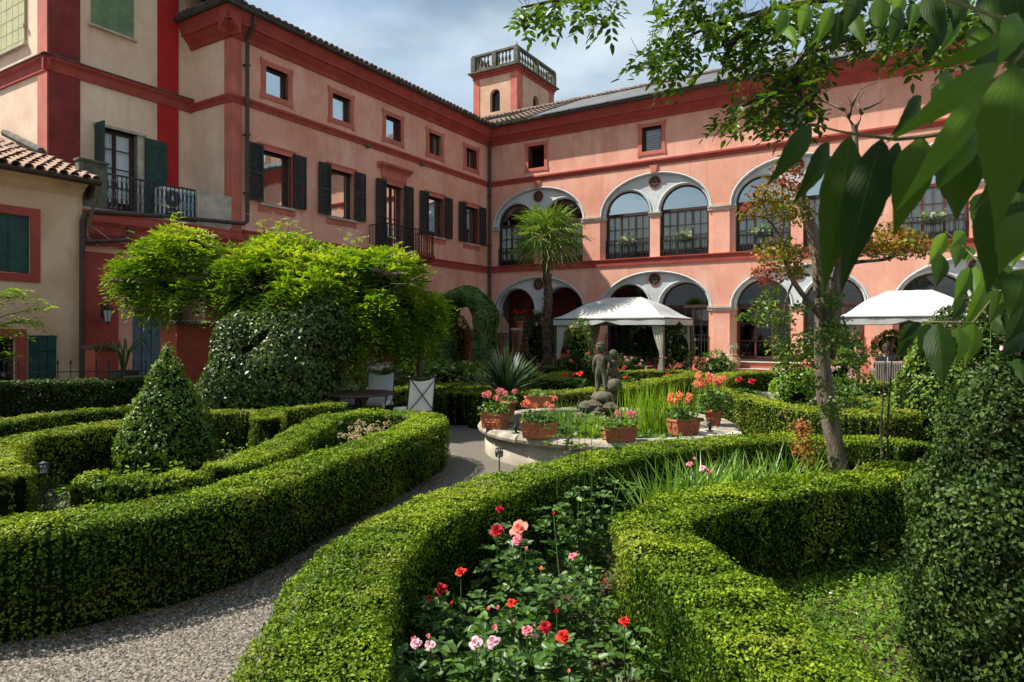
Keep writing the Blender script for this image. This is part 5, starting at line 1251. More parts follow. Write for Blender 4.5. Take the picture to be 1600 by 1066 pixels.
# ------------------------------------------------------------------ ash crown over the top right, its trunk outside the frame
def ash_tree():
    o = Vector((6.6, 3.6, 0)); root = thing('ash_tree', 'ash branches with small pinnate leaves hanging in from the top', 'tree', tuple(o)); b = MB()
    b.tube([Vector((0,0,0)), Vector((-.05,0,2)), Vector((-.1,.1,4)), Vector((-.3,.3,6))], [.22,.18,.15,.1], 10)
    Y = 5.2
    br = [[(1650,-120),(1500,-60),(1350,-10),(1200,15),(1100,45),(1040,75)], [(1650,-120),(1400,-70),(1150,-40),(960,-20),(880,-2),(815,12)], [(1350,-10),(1290,50),(1240,110),(1200,150),(1150,170)], [(1500,-60),(1450,0),(1420,40),(1330,60),(1250,90)], [(1240,110),(1250,150),(1255,170)], [(1200,15),(1150,60),(1130,90)], [(1500,-60),(1560,20),(1540,60)], [(1100,-45),(1080,-10),(1090,30)]]
    S = []; D = []
    for q in br:
        pts = [P(x, y, Y-.25*rnd.random()) for x, y in q]; b.tube([p-o for p in pts], [.03*(1-i/len(pts))+.004 for i in range(len(pts))], 5)
        for i in range(len(pts)-1):
            for j in range(3):
                c = pts[i].lerp(pts[i+1], j/3); S.append(c); D.append((rnd.uniform(-1, .6), rnd.uniform(-.8, .8), rnd.uniform(-.9, .2)))
    cl = [(1050,85,40,16),(1090,60,55,24),(1130,30,60,26),(1180,60,60,26),(1230,70,60,26),(1280,40,60,26),(1200,10,70,30),(1330,40,60,26),(1380,20,60,30),(1430,50,55,26),(1470,20,60,30),(1520,20,60,30),(1190,165,45,20),(1230,160,45,20),(1260,150,40,16),(1150,172,22,8),(830,14,20,9),(870,4,30,13),(920,8,32,13),(950,4,25,10),(1070,8,50,20),(1010,92,16,7),(1280,105,40,14),(1240,120,30,12),(1290,0,60,20),(1560,60,50,20),(1490,70,40,14),(1030,60,18,6)]
    for x, y, r, n in cl:
        for i in range(int(n*.98)):
            a, q = rnd.uniform(0, 6.28), r*math.sqrt(rnd.random()); c = P(x+q*math.cos(a), y+q*math.sin(a)*.75, Y+rnd.uniform(-.5, .5)); S.append(c); D.append((rnd.uniform(-1, .5), rnd.uniform(-.8, .8), rnd.uniform(-.9, .1)))
            b.tube([c-o, c-o+Vector((rnd.uniform(-.1, .14), rnd.uniform(-.1, .1), rnd.uniform(.02, .16)))], .0025, 3, False)
    b.build('trunk', M['barkdark'], root)
    S = np.array([tuple(s-o) for s in S]); D = np.array(D)
    a, n_, t = compound(S, D, 9, .19, .075, .3)
    leaves('leaves', a, n_, .080, M['ash'], root, .44, .25, 0, T=t, fold=.05, hexa=True)
ash_tree()

# ------------------------------------------------------------------ broad leaves close to the camera
def bigleaf(p0, p1, wd, m, parent, o, tw=0., cup=.10, droop=.08):
    p0 = p0-o; p1 = p1-o; ax = p1-p0; L = ax.length; d = ax.normalized(); view = ((p0+p1)*.5+o-Vector((0, 0, EYE))).normalized()
    s = d.cross(view).normalized(); n = s.cross(d).normalized(); s = (s*math.cos(tw)+n*math.sin(tw)).normalized(); n = s.cross(d).normalized()
    NU, NV = 20, 6; V = []; UV = []
    for i in range(NU+1):
        u = i/NU; w = float(np.interp(u, [0,.05,.15,.3,.4,.55,.7,.82,.92,1], [.0,.36,.76,.98,1,.86,.58,.31,.13,.0]))
        if u > .72: w = w*(1-.0*(u-.72))
        for j in range(NV+1):
            v = j/NV*2-1; e = wd*.5*w*v*(1+.04*math.sin(u*40+v)); V.append(p0+ax*u+s*e+n*(cup*wd*abs(v)*w*1.4-droop*L*math.sin(math.pi*u)+.012*wd*math.sin(u*22)*abs(v))); UV.append((v, u))
    Q = np.array([[i*(NV+1)+j, i*(NV+1)+j+1, (i+1)*(NV+1)+j+1, (i+1)*(NV+1)+j] for i in range(NU) for j in range(NV)])
    r = rnd.uniform(.05, .95)
    ob = numesh('leaf', np.array([tuple(v) for v in V]), Q, M[m], parent, np.full(len(Q), r), None, np.array(UV))
    ob.data.polygons.foreach_set('use_smooth', [True]*len(Q)); return ob
def broadleaf():
    o = Vector((1.15, .8, 0)); root = thing('broadleaf_tree', 'dark pointed broad leaves hanging close to the camera at the upper right', 'tree', tuple(o))
    L_ = [ # base px, tip px, width px, distance, lit, twist
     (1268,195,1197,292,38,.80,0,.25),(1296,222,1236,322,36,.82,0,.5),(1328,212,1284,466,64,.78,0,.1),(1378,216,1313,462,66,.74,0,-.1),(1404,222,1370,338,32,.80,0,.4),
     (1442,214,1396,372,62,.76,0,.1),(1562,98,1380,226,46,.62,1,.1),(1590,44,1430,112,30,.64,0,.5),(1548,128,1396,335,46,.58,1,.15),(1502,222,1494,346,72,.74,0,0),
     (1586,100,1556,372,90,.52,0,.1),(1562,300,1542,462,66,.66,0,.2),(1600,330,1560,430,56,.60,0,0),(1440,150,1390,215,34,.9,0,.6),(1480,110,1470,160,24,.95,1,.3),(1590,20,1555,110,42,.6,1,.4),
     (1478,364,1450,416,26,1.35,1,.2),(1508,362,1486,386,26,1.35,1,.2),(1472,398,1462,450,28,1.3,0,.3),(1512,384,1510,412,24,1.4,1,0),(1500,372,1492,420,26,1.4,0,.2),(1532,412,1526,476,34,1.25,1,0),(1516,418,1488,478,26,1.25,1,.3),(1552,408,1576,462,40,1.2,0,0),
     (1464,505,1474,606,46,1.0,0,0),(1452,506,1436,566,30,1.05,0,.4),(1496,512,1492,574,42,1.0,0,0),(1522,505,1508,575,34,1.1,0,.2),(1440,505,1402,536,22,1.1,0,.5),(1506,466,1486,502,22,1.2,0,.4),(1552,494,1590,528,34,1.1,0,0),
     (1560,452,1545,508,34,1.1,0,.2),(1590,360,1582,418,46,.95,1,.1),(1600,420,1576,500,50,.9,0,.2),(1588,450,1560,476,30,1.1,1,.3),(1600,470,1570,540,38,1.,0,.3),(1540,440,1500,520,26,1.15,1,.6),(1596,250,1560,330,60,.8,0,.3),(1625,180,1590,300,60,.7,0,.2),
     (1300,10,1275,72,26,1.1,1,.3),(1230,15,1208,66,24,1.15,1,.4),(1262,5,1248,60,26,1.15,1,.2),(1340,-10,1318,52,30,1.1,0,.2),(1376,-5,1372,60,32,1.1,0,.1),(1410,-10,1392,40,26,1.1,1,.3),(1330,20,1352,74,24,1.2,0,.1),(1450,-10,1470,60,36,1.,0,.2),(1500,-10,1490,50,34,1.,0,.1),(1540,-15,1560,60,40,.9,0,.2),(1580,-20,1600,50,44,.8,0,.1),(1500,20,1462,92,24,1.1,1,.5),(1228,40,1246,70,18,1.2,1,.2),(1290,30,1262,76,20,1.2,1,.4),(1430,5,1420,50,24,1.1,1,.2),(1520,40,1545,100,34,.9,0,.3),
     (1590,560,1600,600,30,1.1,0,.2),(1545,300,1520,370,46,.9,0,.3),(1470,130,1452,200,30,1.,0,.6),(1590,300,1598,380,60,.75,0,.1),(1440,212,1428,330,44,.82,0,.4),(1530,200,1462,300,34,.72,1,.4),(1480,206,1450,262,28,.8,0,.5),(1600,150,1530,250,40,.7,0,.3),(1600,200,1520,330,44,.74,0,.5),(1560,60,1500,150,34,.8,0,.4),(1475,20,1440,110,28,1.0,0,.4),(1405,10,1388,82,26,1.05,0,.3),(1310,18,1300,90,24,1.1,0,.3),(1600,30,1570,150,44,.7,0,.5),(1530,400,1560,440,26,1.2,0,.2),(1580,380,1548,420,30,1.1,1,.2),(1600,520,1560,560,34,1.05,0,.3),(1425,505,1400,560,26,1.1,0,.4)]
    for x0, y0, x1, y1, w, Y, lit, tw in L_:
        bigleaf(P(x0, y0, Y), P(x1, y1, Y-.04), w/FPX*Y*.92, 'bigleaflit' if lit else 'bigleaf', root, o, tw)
    b = MB()
    def tw_(pts, r0, r1): b.tube([P(x, y, Y)-o for x, y, Y in pts], [(r0+(r1-r0)*i/(len(pts)-1))*.5+.0004 for i in range(len(pts))], 6)
    tw_([(1700,60,.6),(1620,110,.62),(1560,160,.68),(1500,205,.74),(1440,214,.76),(1400,218,.78),(1350,212,.78),(1310,205,.79),(1268,194,.80)], .008, .0012)
    tw_([(1700,60,.6),(1640,30,.6),(1580,35,.62),(1540,20,.8),(1450,-12,.9),(1350,-15,1.05),(1230,5,1.15)], .006, .002)
    tw_([(1700,300,.8),(1640,360,.9),(1580,400,1.1),(1530,410,1.25),(1500,380,1.35),(1478,362,1.35)], .005, .0012)
    tw_([(1700,420,.9),(1620,450,1.0),(1560,455,1.1),(1520,505,1.05),(1470,503,1.0),(1440,503,1.1)], .004, .0012)
    tw_([(1562,96,.62),(1600,90,.6),(1660,70,.6)], .002, .003); tw_([(1586,98,.52),(1600,80,.55),(1660,60,.6)], .002, .003); tw_([(1548,128,.58),(1580,110,.6)], .002, .003)
    b.tube([P(1700,60,.6)-o, Vector((.25,-.1,1.9)), Vector((.55,-.3,1.2)), Vector((.6,-.3,0))], [.008,.02,.035,.05], 8)
    b.build('branch', M['twig'], root, smooth=True)
broadleaf()

# ------------------------------------------------------------------ fountain basin, statue, pots
FX_, FY_ = 1.38, 9.75
def fountain():
    root = thing('fountain_basin', 'round pond basin with rendered wall and worn stone rim ringed with flower pots', 'fountain', (FX_, FY_, 0))
    b = MB(); b.lathe([(1.78, -.02), (1.78, .30), (1.62, .30), (1.62, .05)], n=72); b.build('wall', M['basin'], root, True)
    n = 16
    for k in range(n):
        a0 = 2*math.pi*k/n+.008; a1 = 2*math.pi*(k+1)/n-.008; b = MB(); dz = rnd.uniform(-.006, .006)
        pr = [(1.58, .30), (1.82, .30), (1.875, .325), (1.885, .36), (1.86, .40), (1.82, .42), (1.60, .42), (1.58, .40), (1.58, .30)]
        b.lathe([(r, z+dz) for r, z in pr], n=6, a0=a0, a1=a1)
        for a in (a0, a1): b.add([(r*math.cos(a), r*math.sin(a), z+dz) for r, z in pr[:-1]], [tuple(range(8))])
        b.build('rim_stone', M['rimstone'], root)
    b = MB(); b.lathe([(1.62, .30), (0, .30)], n=48); b.build('pond_water', M['water'], root)
    # rock base for the statue
    b = MB()
    for i in range(26):
        a = rnd.uniform(0, 6.28); r = rnd.uniform(0, .26); z = .28+.50*rnd.random()*(1-r*.8); s = rnd.uniform(.09, .16)
        cx, cy = -.12+r*math.cos(a), r*math.sin(a)
        vs = []
        for j in range(5):
            for q in range(7):
                th = math.pi*j/4; ph = 2*math.pi*q/7; rr = s*rnd.uniform(.8, 1.15); vs.append((cx+rr*math.sin(th)*math.cos(ph), cy+rr*math.sin(th)*math.sin(ph), z+rr*.75*math.cos(th)))
        b.add(vs, [(j*7+q, j*7+(q+1) % 7, (j+1)*7+(q+1) % 7, (j+1)*7+q) for j in range(4) for q in range(7)])
    b.build('rockwork', M['statue'], root, kind='stuff')
M['rimstone'] = mat('worn_rim_stone', (.26,.225,.165), .92, .3, 6, .8, 30, col2=(.38,.34,.26), stain=(5,(.09,.08,.05),.8,(1,1,1)))
fountain()

def skinned(name, verts, edges, rad, m, parent, loc=(0,0,0), sub=2, rootv=0):
    me = bpy.data.meshes.new(name); me.from_pydata([tuple(v) for v in verts], edges, []); me.materials.append(m); o = link(name, me, parent); o.location = loc
    me.skin_vertices.new() if hasattr(me.skin_vertices, 'new') else None
    sk = o.modifiers.new('skin', 'SKIN')
    if not me.skin_vertices:
        bpy.context.view_layer.objects.active = o; bpy.ops.mesh.customdata_skin_add()
    for i, s in enumerate(me.skin_vertices[0].data): s.radius = rad[i] if hasattr(rad[i], '__len__') else (rad[i], rad[i]); s.use_root = (i == rootv)
    sk.use_smooth_shade = True; sb = o.modifiers.new('sub', 'SUBSURF'); sb.levels = sub; sb.render_levels = sub
    if parent is not None: KIDS.setdefault(parent.name, []).append(o)
    return o
def cherub(root, x, y, z, s, face, tilt=0., pose=0):
    """stone child: s = standing height"""
    def q(px, py, pz): c, sn = math.cos(face), math.sin(face); return (x+(px*c-py*sn)*s, y+(px*sn+py*c)*s, z+pz*s)
    V = [(0,0,.44),(0,.01,.56),(0,0,.70),(0,0,.765),  # pelvis, waist, chest, neck
         (.065,0,.40),(.075,-.02,.22),(.07,.03,.03),(.075,-.05,.01),
         (-.065,0,.40),(-.09,.02,.23),(-.11,.03,.03),(-.12,-.05,.01),
         (.11,0,.70),(.145,.03,.56),(.145,-.01,.42),(.14,-.03,.38),
         (-.13,0,.70),(-.20,-.05,.58),(-.20,-.15,.52) if pose == 0 else (-.17,-.16,.66),(-.18,-.19,.51) if pose == 0 else (-.12,-.22,.74)]
    R_ = [(.115,.09),(.10,.085),(.115,.08),.045,.08,.06,.04,.03,.08,.06,.04,.03,.055,.038,.03,.026,.055,.038,.03,.026]
    E_ = [(0,1),(1,2),(2,3),(0,4),(4,5),(5,6),(6,7),(0,8),(8,9),(9,10),(10,11),(2,12),(12,13),(13,14),(14,15),(2,16),(16,17),(17,18),(18,19)]
    R_ = [tuple(a*s*.84 for a in r) if hasattr(r, '__len__') else r*s*.86 for r in R_]
    skinned('child_body', [q(*v) for v in V], E_, R_, M['statue'], root)
    b = MB(); hc = q(0, -.01, .885); hr = .105*s
    pr = [(0.0,-1),(.35,-.93),(.62,-.75),(.80,-.45),(.95,-.1),(1,.2),(.92,.55),(.7,.83),(.4,.97),(0,1)]
    b.lathe([(r*hr*.92, zz*hr*1.12) for r, zz in pr], hc, 14)
    for i in range(46):                          # curly hair
        a = rnd.uniform(0, 6.28); el = rnd.uniform(-.1, 1.5); 
        dx, dy, dz = math.cos(a)*math.cos(el), math.sin(a)*math.cos(el), math.sin(el)
        c = (hc[0]+dx*hr*.93, hc[1]+dy*hr*.93, hc[2]+dz*hr*1.1)
        fx = math.cos(face-math.pi/2)*dx+math.sin(face-math.pi/2)*dy
        if fx > .55 and el < .75: continue
        b.lathe([(0, -.22*hr), (.2*hr, -.05*hr), (.17*hr, .12*hr), (0, .22*hr)], c, 6)
    f = face-math.pi/2; nx, ny = math.cos(f), math.sin(f)
    b.tube([(hc[0]+nx*hr*.82, hc[1]+ny*hr*.82, hc[2]+.12*hr), (hc[0]+nx*hr*1.12, hc[1]+ny*hr*1.12, hc[2]-.18*hr), (hc[0]+nx*hr*.85, hc[1]+ny*hr*.85, hc[2]-.25*hr)], [.08*hr,.16*hr,.08*hr], 6)
    for sg in (-1, 1): b.lathe([(0,-.12*hr),(.12*hr,0),(0,.12*hr)], (hc[0]+nx*hr*.8-ny*sg*hr*.35, hc[1]+ny*hr*.8+nx*sg*hr*.35, hc[2]+.1*hr), 6); b.lathe([(0,-.2*hr),(.14*hr,0),(0,.2*hr)], (hc[0]-ny*sg*hr*.95, hc[1]+nx*sg*hr*.95, hc[2]), 6)
    b.build('child_head', M['statue'], root, True)
def statue():
    root = thing('fountain_statue', 'mossy stone statue of two curly headed children standing on the fountain rocks', 'statue', (1.33, 9.75, .72))
    # two joined children seen from behind, the second smaller and farther
    cherub(root, -.02, -.02, .12, .74, 2.75, pose=0)
    cherub(root, .19, .13, .14, .60, 3.4, pose=1)
    b = MB(); b.lathe([(0,0),(.17,.02),(.2,.08),(.16,.15),(.11,.17),(0,.18)], (0.03,0,-.03), 12); b.lathe([(0,0),(.09,.02),(.115,.09),(.10,.17),(.05,.2),(0,.2)], (.17,-.08,.13), 12); b.build('statue_base', M['statue'], root, True)
statue()

def flowerheads(root, o, centers, R_, m, per=9, name='flower_head'):
    for c in centers:
        b = MB()
        for i in range(per*3):
            v = Vector((rnd.gauss(0, 1), rnd.gauss(0, 1), rnd.gauss(.35, 1))).normalized(); p = Vector(c)+v*R_*rnd.uniform(.7, 1.0); s = v.orthogonal().normalized(); t = v.cross(s); w = R_*.42
            a = rnd.uniform(0, 6.28); s, t = s*math.cos(a)+t*math.sin(a), t*math.cos(a)-s*math.sin(a)
            b.add([p-s*w+v*w*.3, p-t*w*.7, p+s*w+v*w*.3, p+t*w*.7, p-v*w*.3], [(0,1,4),(1,2,4),(2,3,4),(3,0,4)])
        b.build(name, M[m], root)
def pot_geranium(label, px, py, Y, kind, w, h, m, nfl, spread, hgt, rot=0., z=.42, group='potted geraniums on the fountain rim', flR=.040, dep=.2, leafN=230, seed=0):
    c = P(px, py, Y); c.z = z; root = thing('flower_planter' if kind == 'box' else 'flower_pot', label, 'planter', (c.x, c.y, z), rot, group); b = MB()
    if kind == 'box':
        a, d = w/2, dep/2; k = .86; t = .014
        def ring(s, zz): return [(-a*s, -d*s, zz), (a*s, -d*s, zz), (a*s, d*s, zz), (-a*s, d*s, zz)]
        vs = ring(k, 0)+ring(.98, h*.86)+ring(1.03, h*.86)+ring(1.03, h)+[(x*.93, y*.90, zz) for x, y, zz in ring(1.0, h)]+[(x*.9, y*.86, h*.8) for x, y, zz in ring(1., 0)]
        fs = [(i*4+j, i*4+(j+1) % 4, (i+1)*4+(j+1) % 4, (i+1)*4+j) for i in range(5) for j in range(4)]+[(3,2,1,0)]
        b.add(vs, fs); 
        for q in range(4):                          # festoon relief
            x = -a*.66+a*.44*q; b.tube([(x-.045, -d*.945, h*.62), (x-.02, -d*.935-.006, h*.42), (x+.02, -d*.935-.006, h*.42), (x+.045, -d*.945, h*.62)], .007, 5); b.lathe([(0,-.012),(.012,0),(0,.012)], (x, -d*.94-.004, h*.27), 6)
        for q in (-.4, .4):
            y = d*q; b.tube([(a*.95, y-.03, h*.62), (a*.945+.006, y, h*.4), (a*.95, y+.03, h*.62)], .007, 5); b.tube([(-a*.95, y-.03, h*.62), (-a*.945-.006, y, h*.4), (-a*.95, y+.03, h*.62)], .007, 5)
        b.build('box', M['terra'], root, bevel=.004)
    else:
        r = w/2; b.lathe([(r*.62, 0), (r*.90, h*.80), (r*1.0, h*.80), (r*1.03, h*.86), (r*1.03, h), (r*.92, h), (r*.88, h*.85), (0, h*.85)], n=22)
        b.lathe([(r*.80, h*.45), (r*.83, h*.48), (r*.80, h*.51)], n=22); b.build('pot', M['terra'], root, True)
    bb = MB(); a = w*.42
    n = leafN; base = np.stack([rng.uniform(-1, 1, n)*(a+spread*.5), rng.uniform(-1, 1, n)*(dep*.4+spread*.45), h*.8+rng.random(n)*hgt*.62], 1)
    base[:, :2] *= (1-.25*(base[:, 2:3]-h)/max(hgt, .1))
    leaves('leaves', base, np.tile([-.2, -.3, .8], (n, 1)), .052, M['gerleaf'], root, .95, .55, 0, fold=.1)
    heads = []
    for i in range(nfl):
        x, y = rnd.uniform(-1, 1)*(a*.9+spread*.5), rnd.uniform(-1, 1)*(dep*.3+spread*.35); zz = h+hgt*rnd.uniform(.65, 1.05); heads.append((x, y, zz))
        bb.tube([(x*.5, y*.5, h*.8), (x*.85, y*.85, h+hgt*.4), (x, y, zz)], [.004, .003, .002], 4, False)
    if not heads: bb.tube([(0, 0, h*.8), (0, 0, h*1.2)], .004, 4)
    bb.build('stems', M['stemgreen'], root)
    if nfl: flowerheads(root, None, heads, flR, m, name='flower_head')
pot_geranium('square terracotta planter with pink geraniums at the left end of the fountain rim', 773, 600, 9.05, 'box', .32, .21, 'ppink', 9, .12, .30, -.45, dep=.26)
pot_geranium('ornate terracotta planter with coral geraniums left of the statue on the rim', 843, 600, 8.25, 'box', .46, .19, 'pcoral', 9, .10, .28, -.12)
pot_geranium('empty looking terracotta planter with few leaves on the far rim behind the coral geraniums', 841, 600, 11.45, 'box', .46, .20, 'pcoral', 0, .0, .18, .2, leafN=70)
pot_geranium('plain terracotta planter with sparse pink flowers on the near rim below the statue', 968, 600, 8.0, 'box', .40, .17, 'ppink', 3, .08, .22, .05, leafN=130)
pot_geranium('terracotta planter with orange geraniums right of the tall reeds', 1068, 600, 8.55, 'box', .42, .20, 'porange', 11, .10, .30, .52)
pot_geranium('round terracotta pot full of salmon geraniums at the right end of the rim', 1115, 600, 9.3, 'pot', .27, .23, 'pcoral', 26, .26, .48, 0, leafN=420)
pot_geranium('round terracotta pot half hidden behind the pink geraniums at the left of the rim', 795, 600, 10.3, 'pot', .25, .24, 'ppink', 2, .05, .2, 0, leafN=90)
# reeds and water plants
clump('tall bright green reeds growing in the fountain basin', [gp(x, 640, y) for x, y in ((985,8.6),(1000,8.9),(1015,8.7),(1030,9.0),(1045,8.8),(1055,9.1))], .78, .014, 'reed', 330, .22, .12, 'reed_clump', z=.3)
clump('sparse thin reeds in the basin left of the statue', [gp(x, 640, y) for x, y in ((872,8.6),(885,8.7),(895,8.5),(860,8.8))], .55, .012, 'blade', 110, .2, .2, 'reed_clump', z=.3)
clump('short bright reeds in the basin below the statue', [gp(x, 640, y) for x, y in ((915,8.2),(935,8.3),(925,8.4))], .42, .014, 'reed', 140, .2, .2, 'reed_clump', z=.3)
def waterplants(label, px, Y, n, R_, h):
    c = P(px, 600, Y); root = thing('water_plant', label, 'plant', (c.x, c.y, .3)); p = rng.normal(0, 1, (n, 3))*[R_, R_*.6, 0]; p[:, 2] = rng.random(n)*h
    leaves('leaves', p, np.tile([0, -.3, .8], (n, 1)), .10, M['gerleaf'], root, .6, .4, 0, fold=.08)
    b = MB(); [b.tube([(q[0]*.6, q[1]*.6, -.02), tuple(q)], .004, 4, False) for q in p[:40]]; b.build('stems', M['stemgreen'], root)
waterplants('broad leaved water plants at the foot of the statue', 905, 8.7, 120, .30, .36)
waterplants('low leafy plants in the basin left of the orange geraniums', 1020, 8.35, 90, .2, .16)
waterplants('leafy plants in the basin beside the ornate planter', 885, 8.45, 60, .14, .26)
def ornament(label, px, py, Y, h, z=.42):
    c = P(px, py, Y); root = thing('garden_figurine', label, 'ornament', (c.x, c.y, z)); b = MB()
    b.lathe([(0,0),(.35,0),(.35,.08),(.12,.12)], n=8); b.v = [(x*h, y*h, q*h) for x, y, q in b.v]
    b.tube([(0,0,.1*h),(.02*h,0,.35*h),(-.03*h,0,.6*h),(0,0,.78*h)], [.10*h,.14*h,.16*h,.07*h], 7); b.lathe([(0,.74*h),(.09*h,.80*h),(.11*h,.88*h),(.07*h,.97*h),(0,h)], n=8)
    b.tube([(-.12*h,0,.62*h),(-.26*h,-.05*h,.5*h),(-.2*h,-.15*h,.42*h)], .04*h, 5); b.tube([(.12*h,0,.62*h),(.25*h,0,.72*h),(.22*h,-.05*h,.9*h)], .04*h, 5)
    b.build('figure', M['iron'], root, True)
ornament('small dark figurine on the rim beside the square pink planter', 806, 600, 8.6, .14)
ornament('small dark figurine on the stone at the right end of the rim', 1109, 600, 8.75, .17)
def stones():
    c = P(1120, 600, 8.7); o = thing('edge_stone', 'flat pale stone beside the round salmon geranium pot', 'stone', (c.x, c.y, 0)); b = MB(); b.lathe([(.0,.36),(.30,.36),(.33,.39),(.32,.42),(0,.425)], n=11); b.lathe([(.24,0),(.22,.36)], n=9); b.build('slab', M['stone'], o)
stones()

# ------------------------------------------------------------------ gazebos
def gazebo(label, p0, L_, W_, ez, rz, group, vis):
    """p0 near corner; the long side runs back-left along the arcade"""
    ang = ROT; root = thing('gazebo', label, 'gazebo', (p0[0], p0[1], 0), ang, group)
    # local: x from -L to 0 along the facade, y from 0 to W away from the camera
    b = MB(); x0, x1, y0, y1 = -L_, 0, 0, W_; rx0, rx1 = x0+L_*.34, x1-L_*.34; yc = W_/2; n = 8; NX = 14
    def hgt(t): return ez+(rz-ez)*t+.045*math.sin(math.pi*t)-.05*math.sin(math.pi*min(1, t*2.2))*(t < .46)
    def edge(a0, a1, r0, r1):                     # slightly sagging panel from the eave line to the ridge line
        vs = []
        for i in range(n+1):
            t = i/n
            for j in range(NX+1):
                s = j/NX; e = Vector(a0).lerp(Vector(a1), s); r = Vector(r0).lerp(Vector(r1), s); p = e.lerp(r, t); z = hgt(t)+.035*math.sin(math.pi*s*2)*0-.03*math.sin(math.pi*s)*(1-t)*0; z += rnd.uniform(-.004, .004); vs.append((p.x, p.y, z))
        b.add(vs, [(i*(NX+1)+j, i*(NX+1)+j+1, (i+1)*(NX+1)+j+1, (i+1)*(NX+1)+j) for i in range(n) for j in range(NX)])
    edge((x0,y0,0),(x1,y0,0),(rx0,yc,0),(rx1,yc,0)); edge((x1,y0,0),(x1,y1,0),(rx1,yc,0),(rx1,yc,0)); edge((x1,y1,0),(x0,y1,0),(rx1,yc,0),(rx0,yc,0)); edge((x0,y1,0),(x0,y0,0),(rx0,yc,0),(rx0,yc,0))
    b.build('canopy', M['canvas'], root, True)
    b = MB()
    for (a, c) in (((x0,y0),(x1,y0)), ((x1,y0),(x1,y1)), ((x1,y1),(x0,y1)), ((x0,y1),(x0,y0))):
        for half in (0, 1):
            k = 12; vs = []
            for j in range(k+1):
                s = (half+j/k)/2; x = a[0]+(c[0]-a[0])*s; y = a[1]+(c[1]-a[1])*s; sc = (j if half == 0 else k-j)/k; drop = .21-.11*max(0, sc-.78)/.22
                ox, oy = (y-W_/2)*0, 0; vs += [(x, y, ez+.004), (x, y+(.012*math.sin(j*1.1)), ez-drop)]
            b.add(vs, [(2*j, 2*j+2, 2*j+3, 2*j+1) for j in range(k)])
    b.build('valance', M['canvas'], root, True)
    for i, (x, y, cur) in enumerate(((x0+.04,y0+.04,1),(x1-.04,y0+.04,1),(x1-.04,y1-.04,1),(x0+.04,y1-.04,1))):
        b = MB(); b.bx(x-.022, x+.022, y-.022, y+.022, 0, ez-.02); b.build('post', M['silver'] if vis == 2 else M['bronze'], root)
        b = MB(); vs = []; k = 30; sx = 1 if x < -L_/2 else -1; sy = 1 if y < W_/2 else -1
        rows = [(ez-.06, .40, .07), (ez-.5, .30, .06), (ez-.95, .14, .05), (ez-1.12, .10, .045), (ez-1.4, .17, .05), (ez-1.8, .19, .06), (.12, .22, .07)]
        for zz, ww, dd in rows:
            for j in range(k+1):
                s = j/k; vs.append((x+sx*(.03+ww*s), y+sy*(.05+.16*ww*s)+dd*.8*math.sin(j*1.9)*.6, zz))
        b.add(vs, [(r*(k+1)+j, r*(k+1)+j+1, (r+1)*(k+1)+j+1, (r+1)*(k+1)+j) for r in range(len(rows)-1) for j in range(k)])
        b.tube([(x+sx*(.02), y+sy*.0, ez-1.1), (x+sx*.08, y+sy*.1, ez-1.13), (x+sx*.15, y+sy*.07, ez-1.1)], .02, 6)
        b.build('curtain', M['creamcloth'], root, True)
    b = MB()
    for a, c in (((x0,y0),(x1,y0)),((x1,y0),(x1,y1)),((x1,y1),(x0,y1)),((x0,y1),(x0,y0))): b.tube([(a[0],a[1],ez-.03),(c[0],c[1],ez-.03)], .018, 6)
    for x, y, q in ((x0,y0,rx0),(x1,y0,rx1),(x1,y1,rx1),(x0,y1,rx0)): b.tube([(x,y,ez-.03),(q,yc,rz-.05)], .016, 6)
    b.build('roof_frame', M['bronze'], root)
    return root
gazebo('white canvas gazebo with tied curtains in the middle in front of the arcade', (4.25, 18.4), 3.5, 2.7, 2.13, 2.78, 'white gazebos', 1)
gazebo('white canvas gazebo at the right partly hidden by dark leaves', (11.05, 15.4), 3.1, 2.3, 2.12, 2.80, 'white gazebos', 2)
def paving():
    b = MB(); q = [LW(4.2, -.12), LW(22, -.12), LW(22, -4.6), LW(4.2, -4.6)]
    b.add([(x, y, .16) for x, y, z in q]+[(x, y, -.1) for x, y, z in q], [(0,1,2,3),(0,1,5,4),(1,2,6,5),(2,3,7,6),(3,0,4,7)]); o = b.build('pavement', M['stone']); o['kind'] = 'structure'
paving()
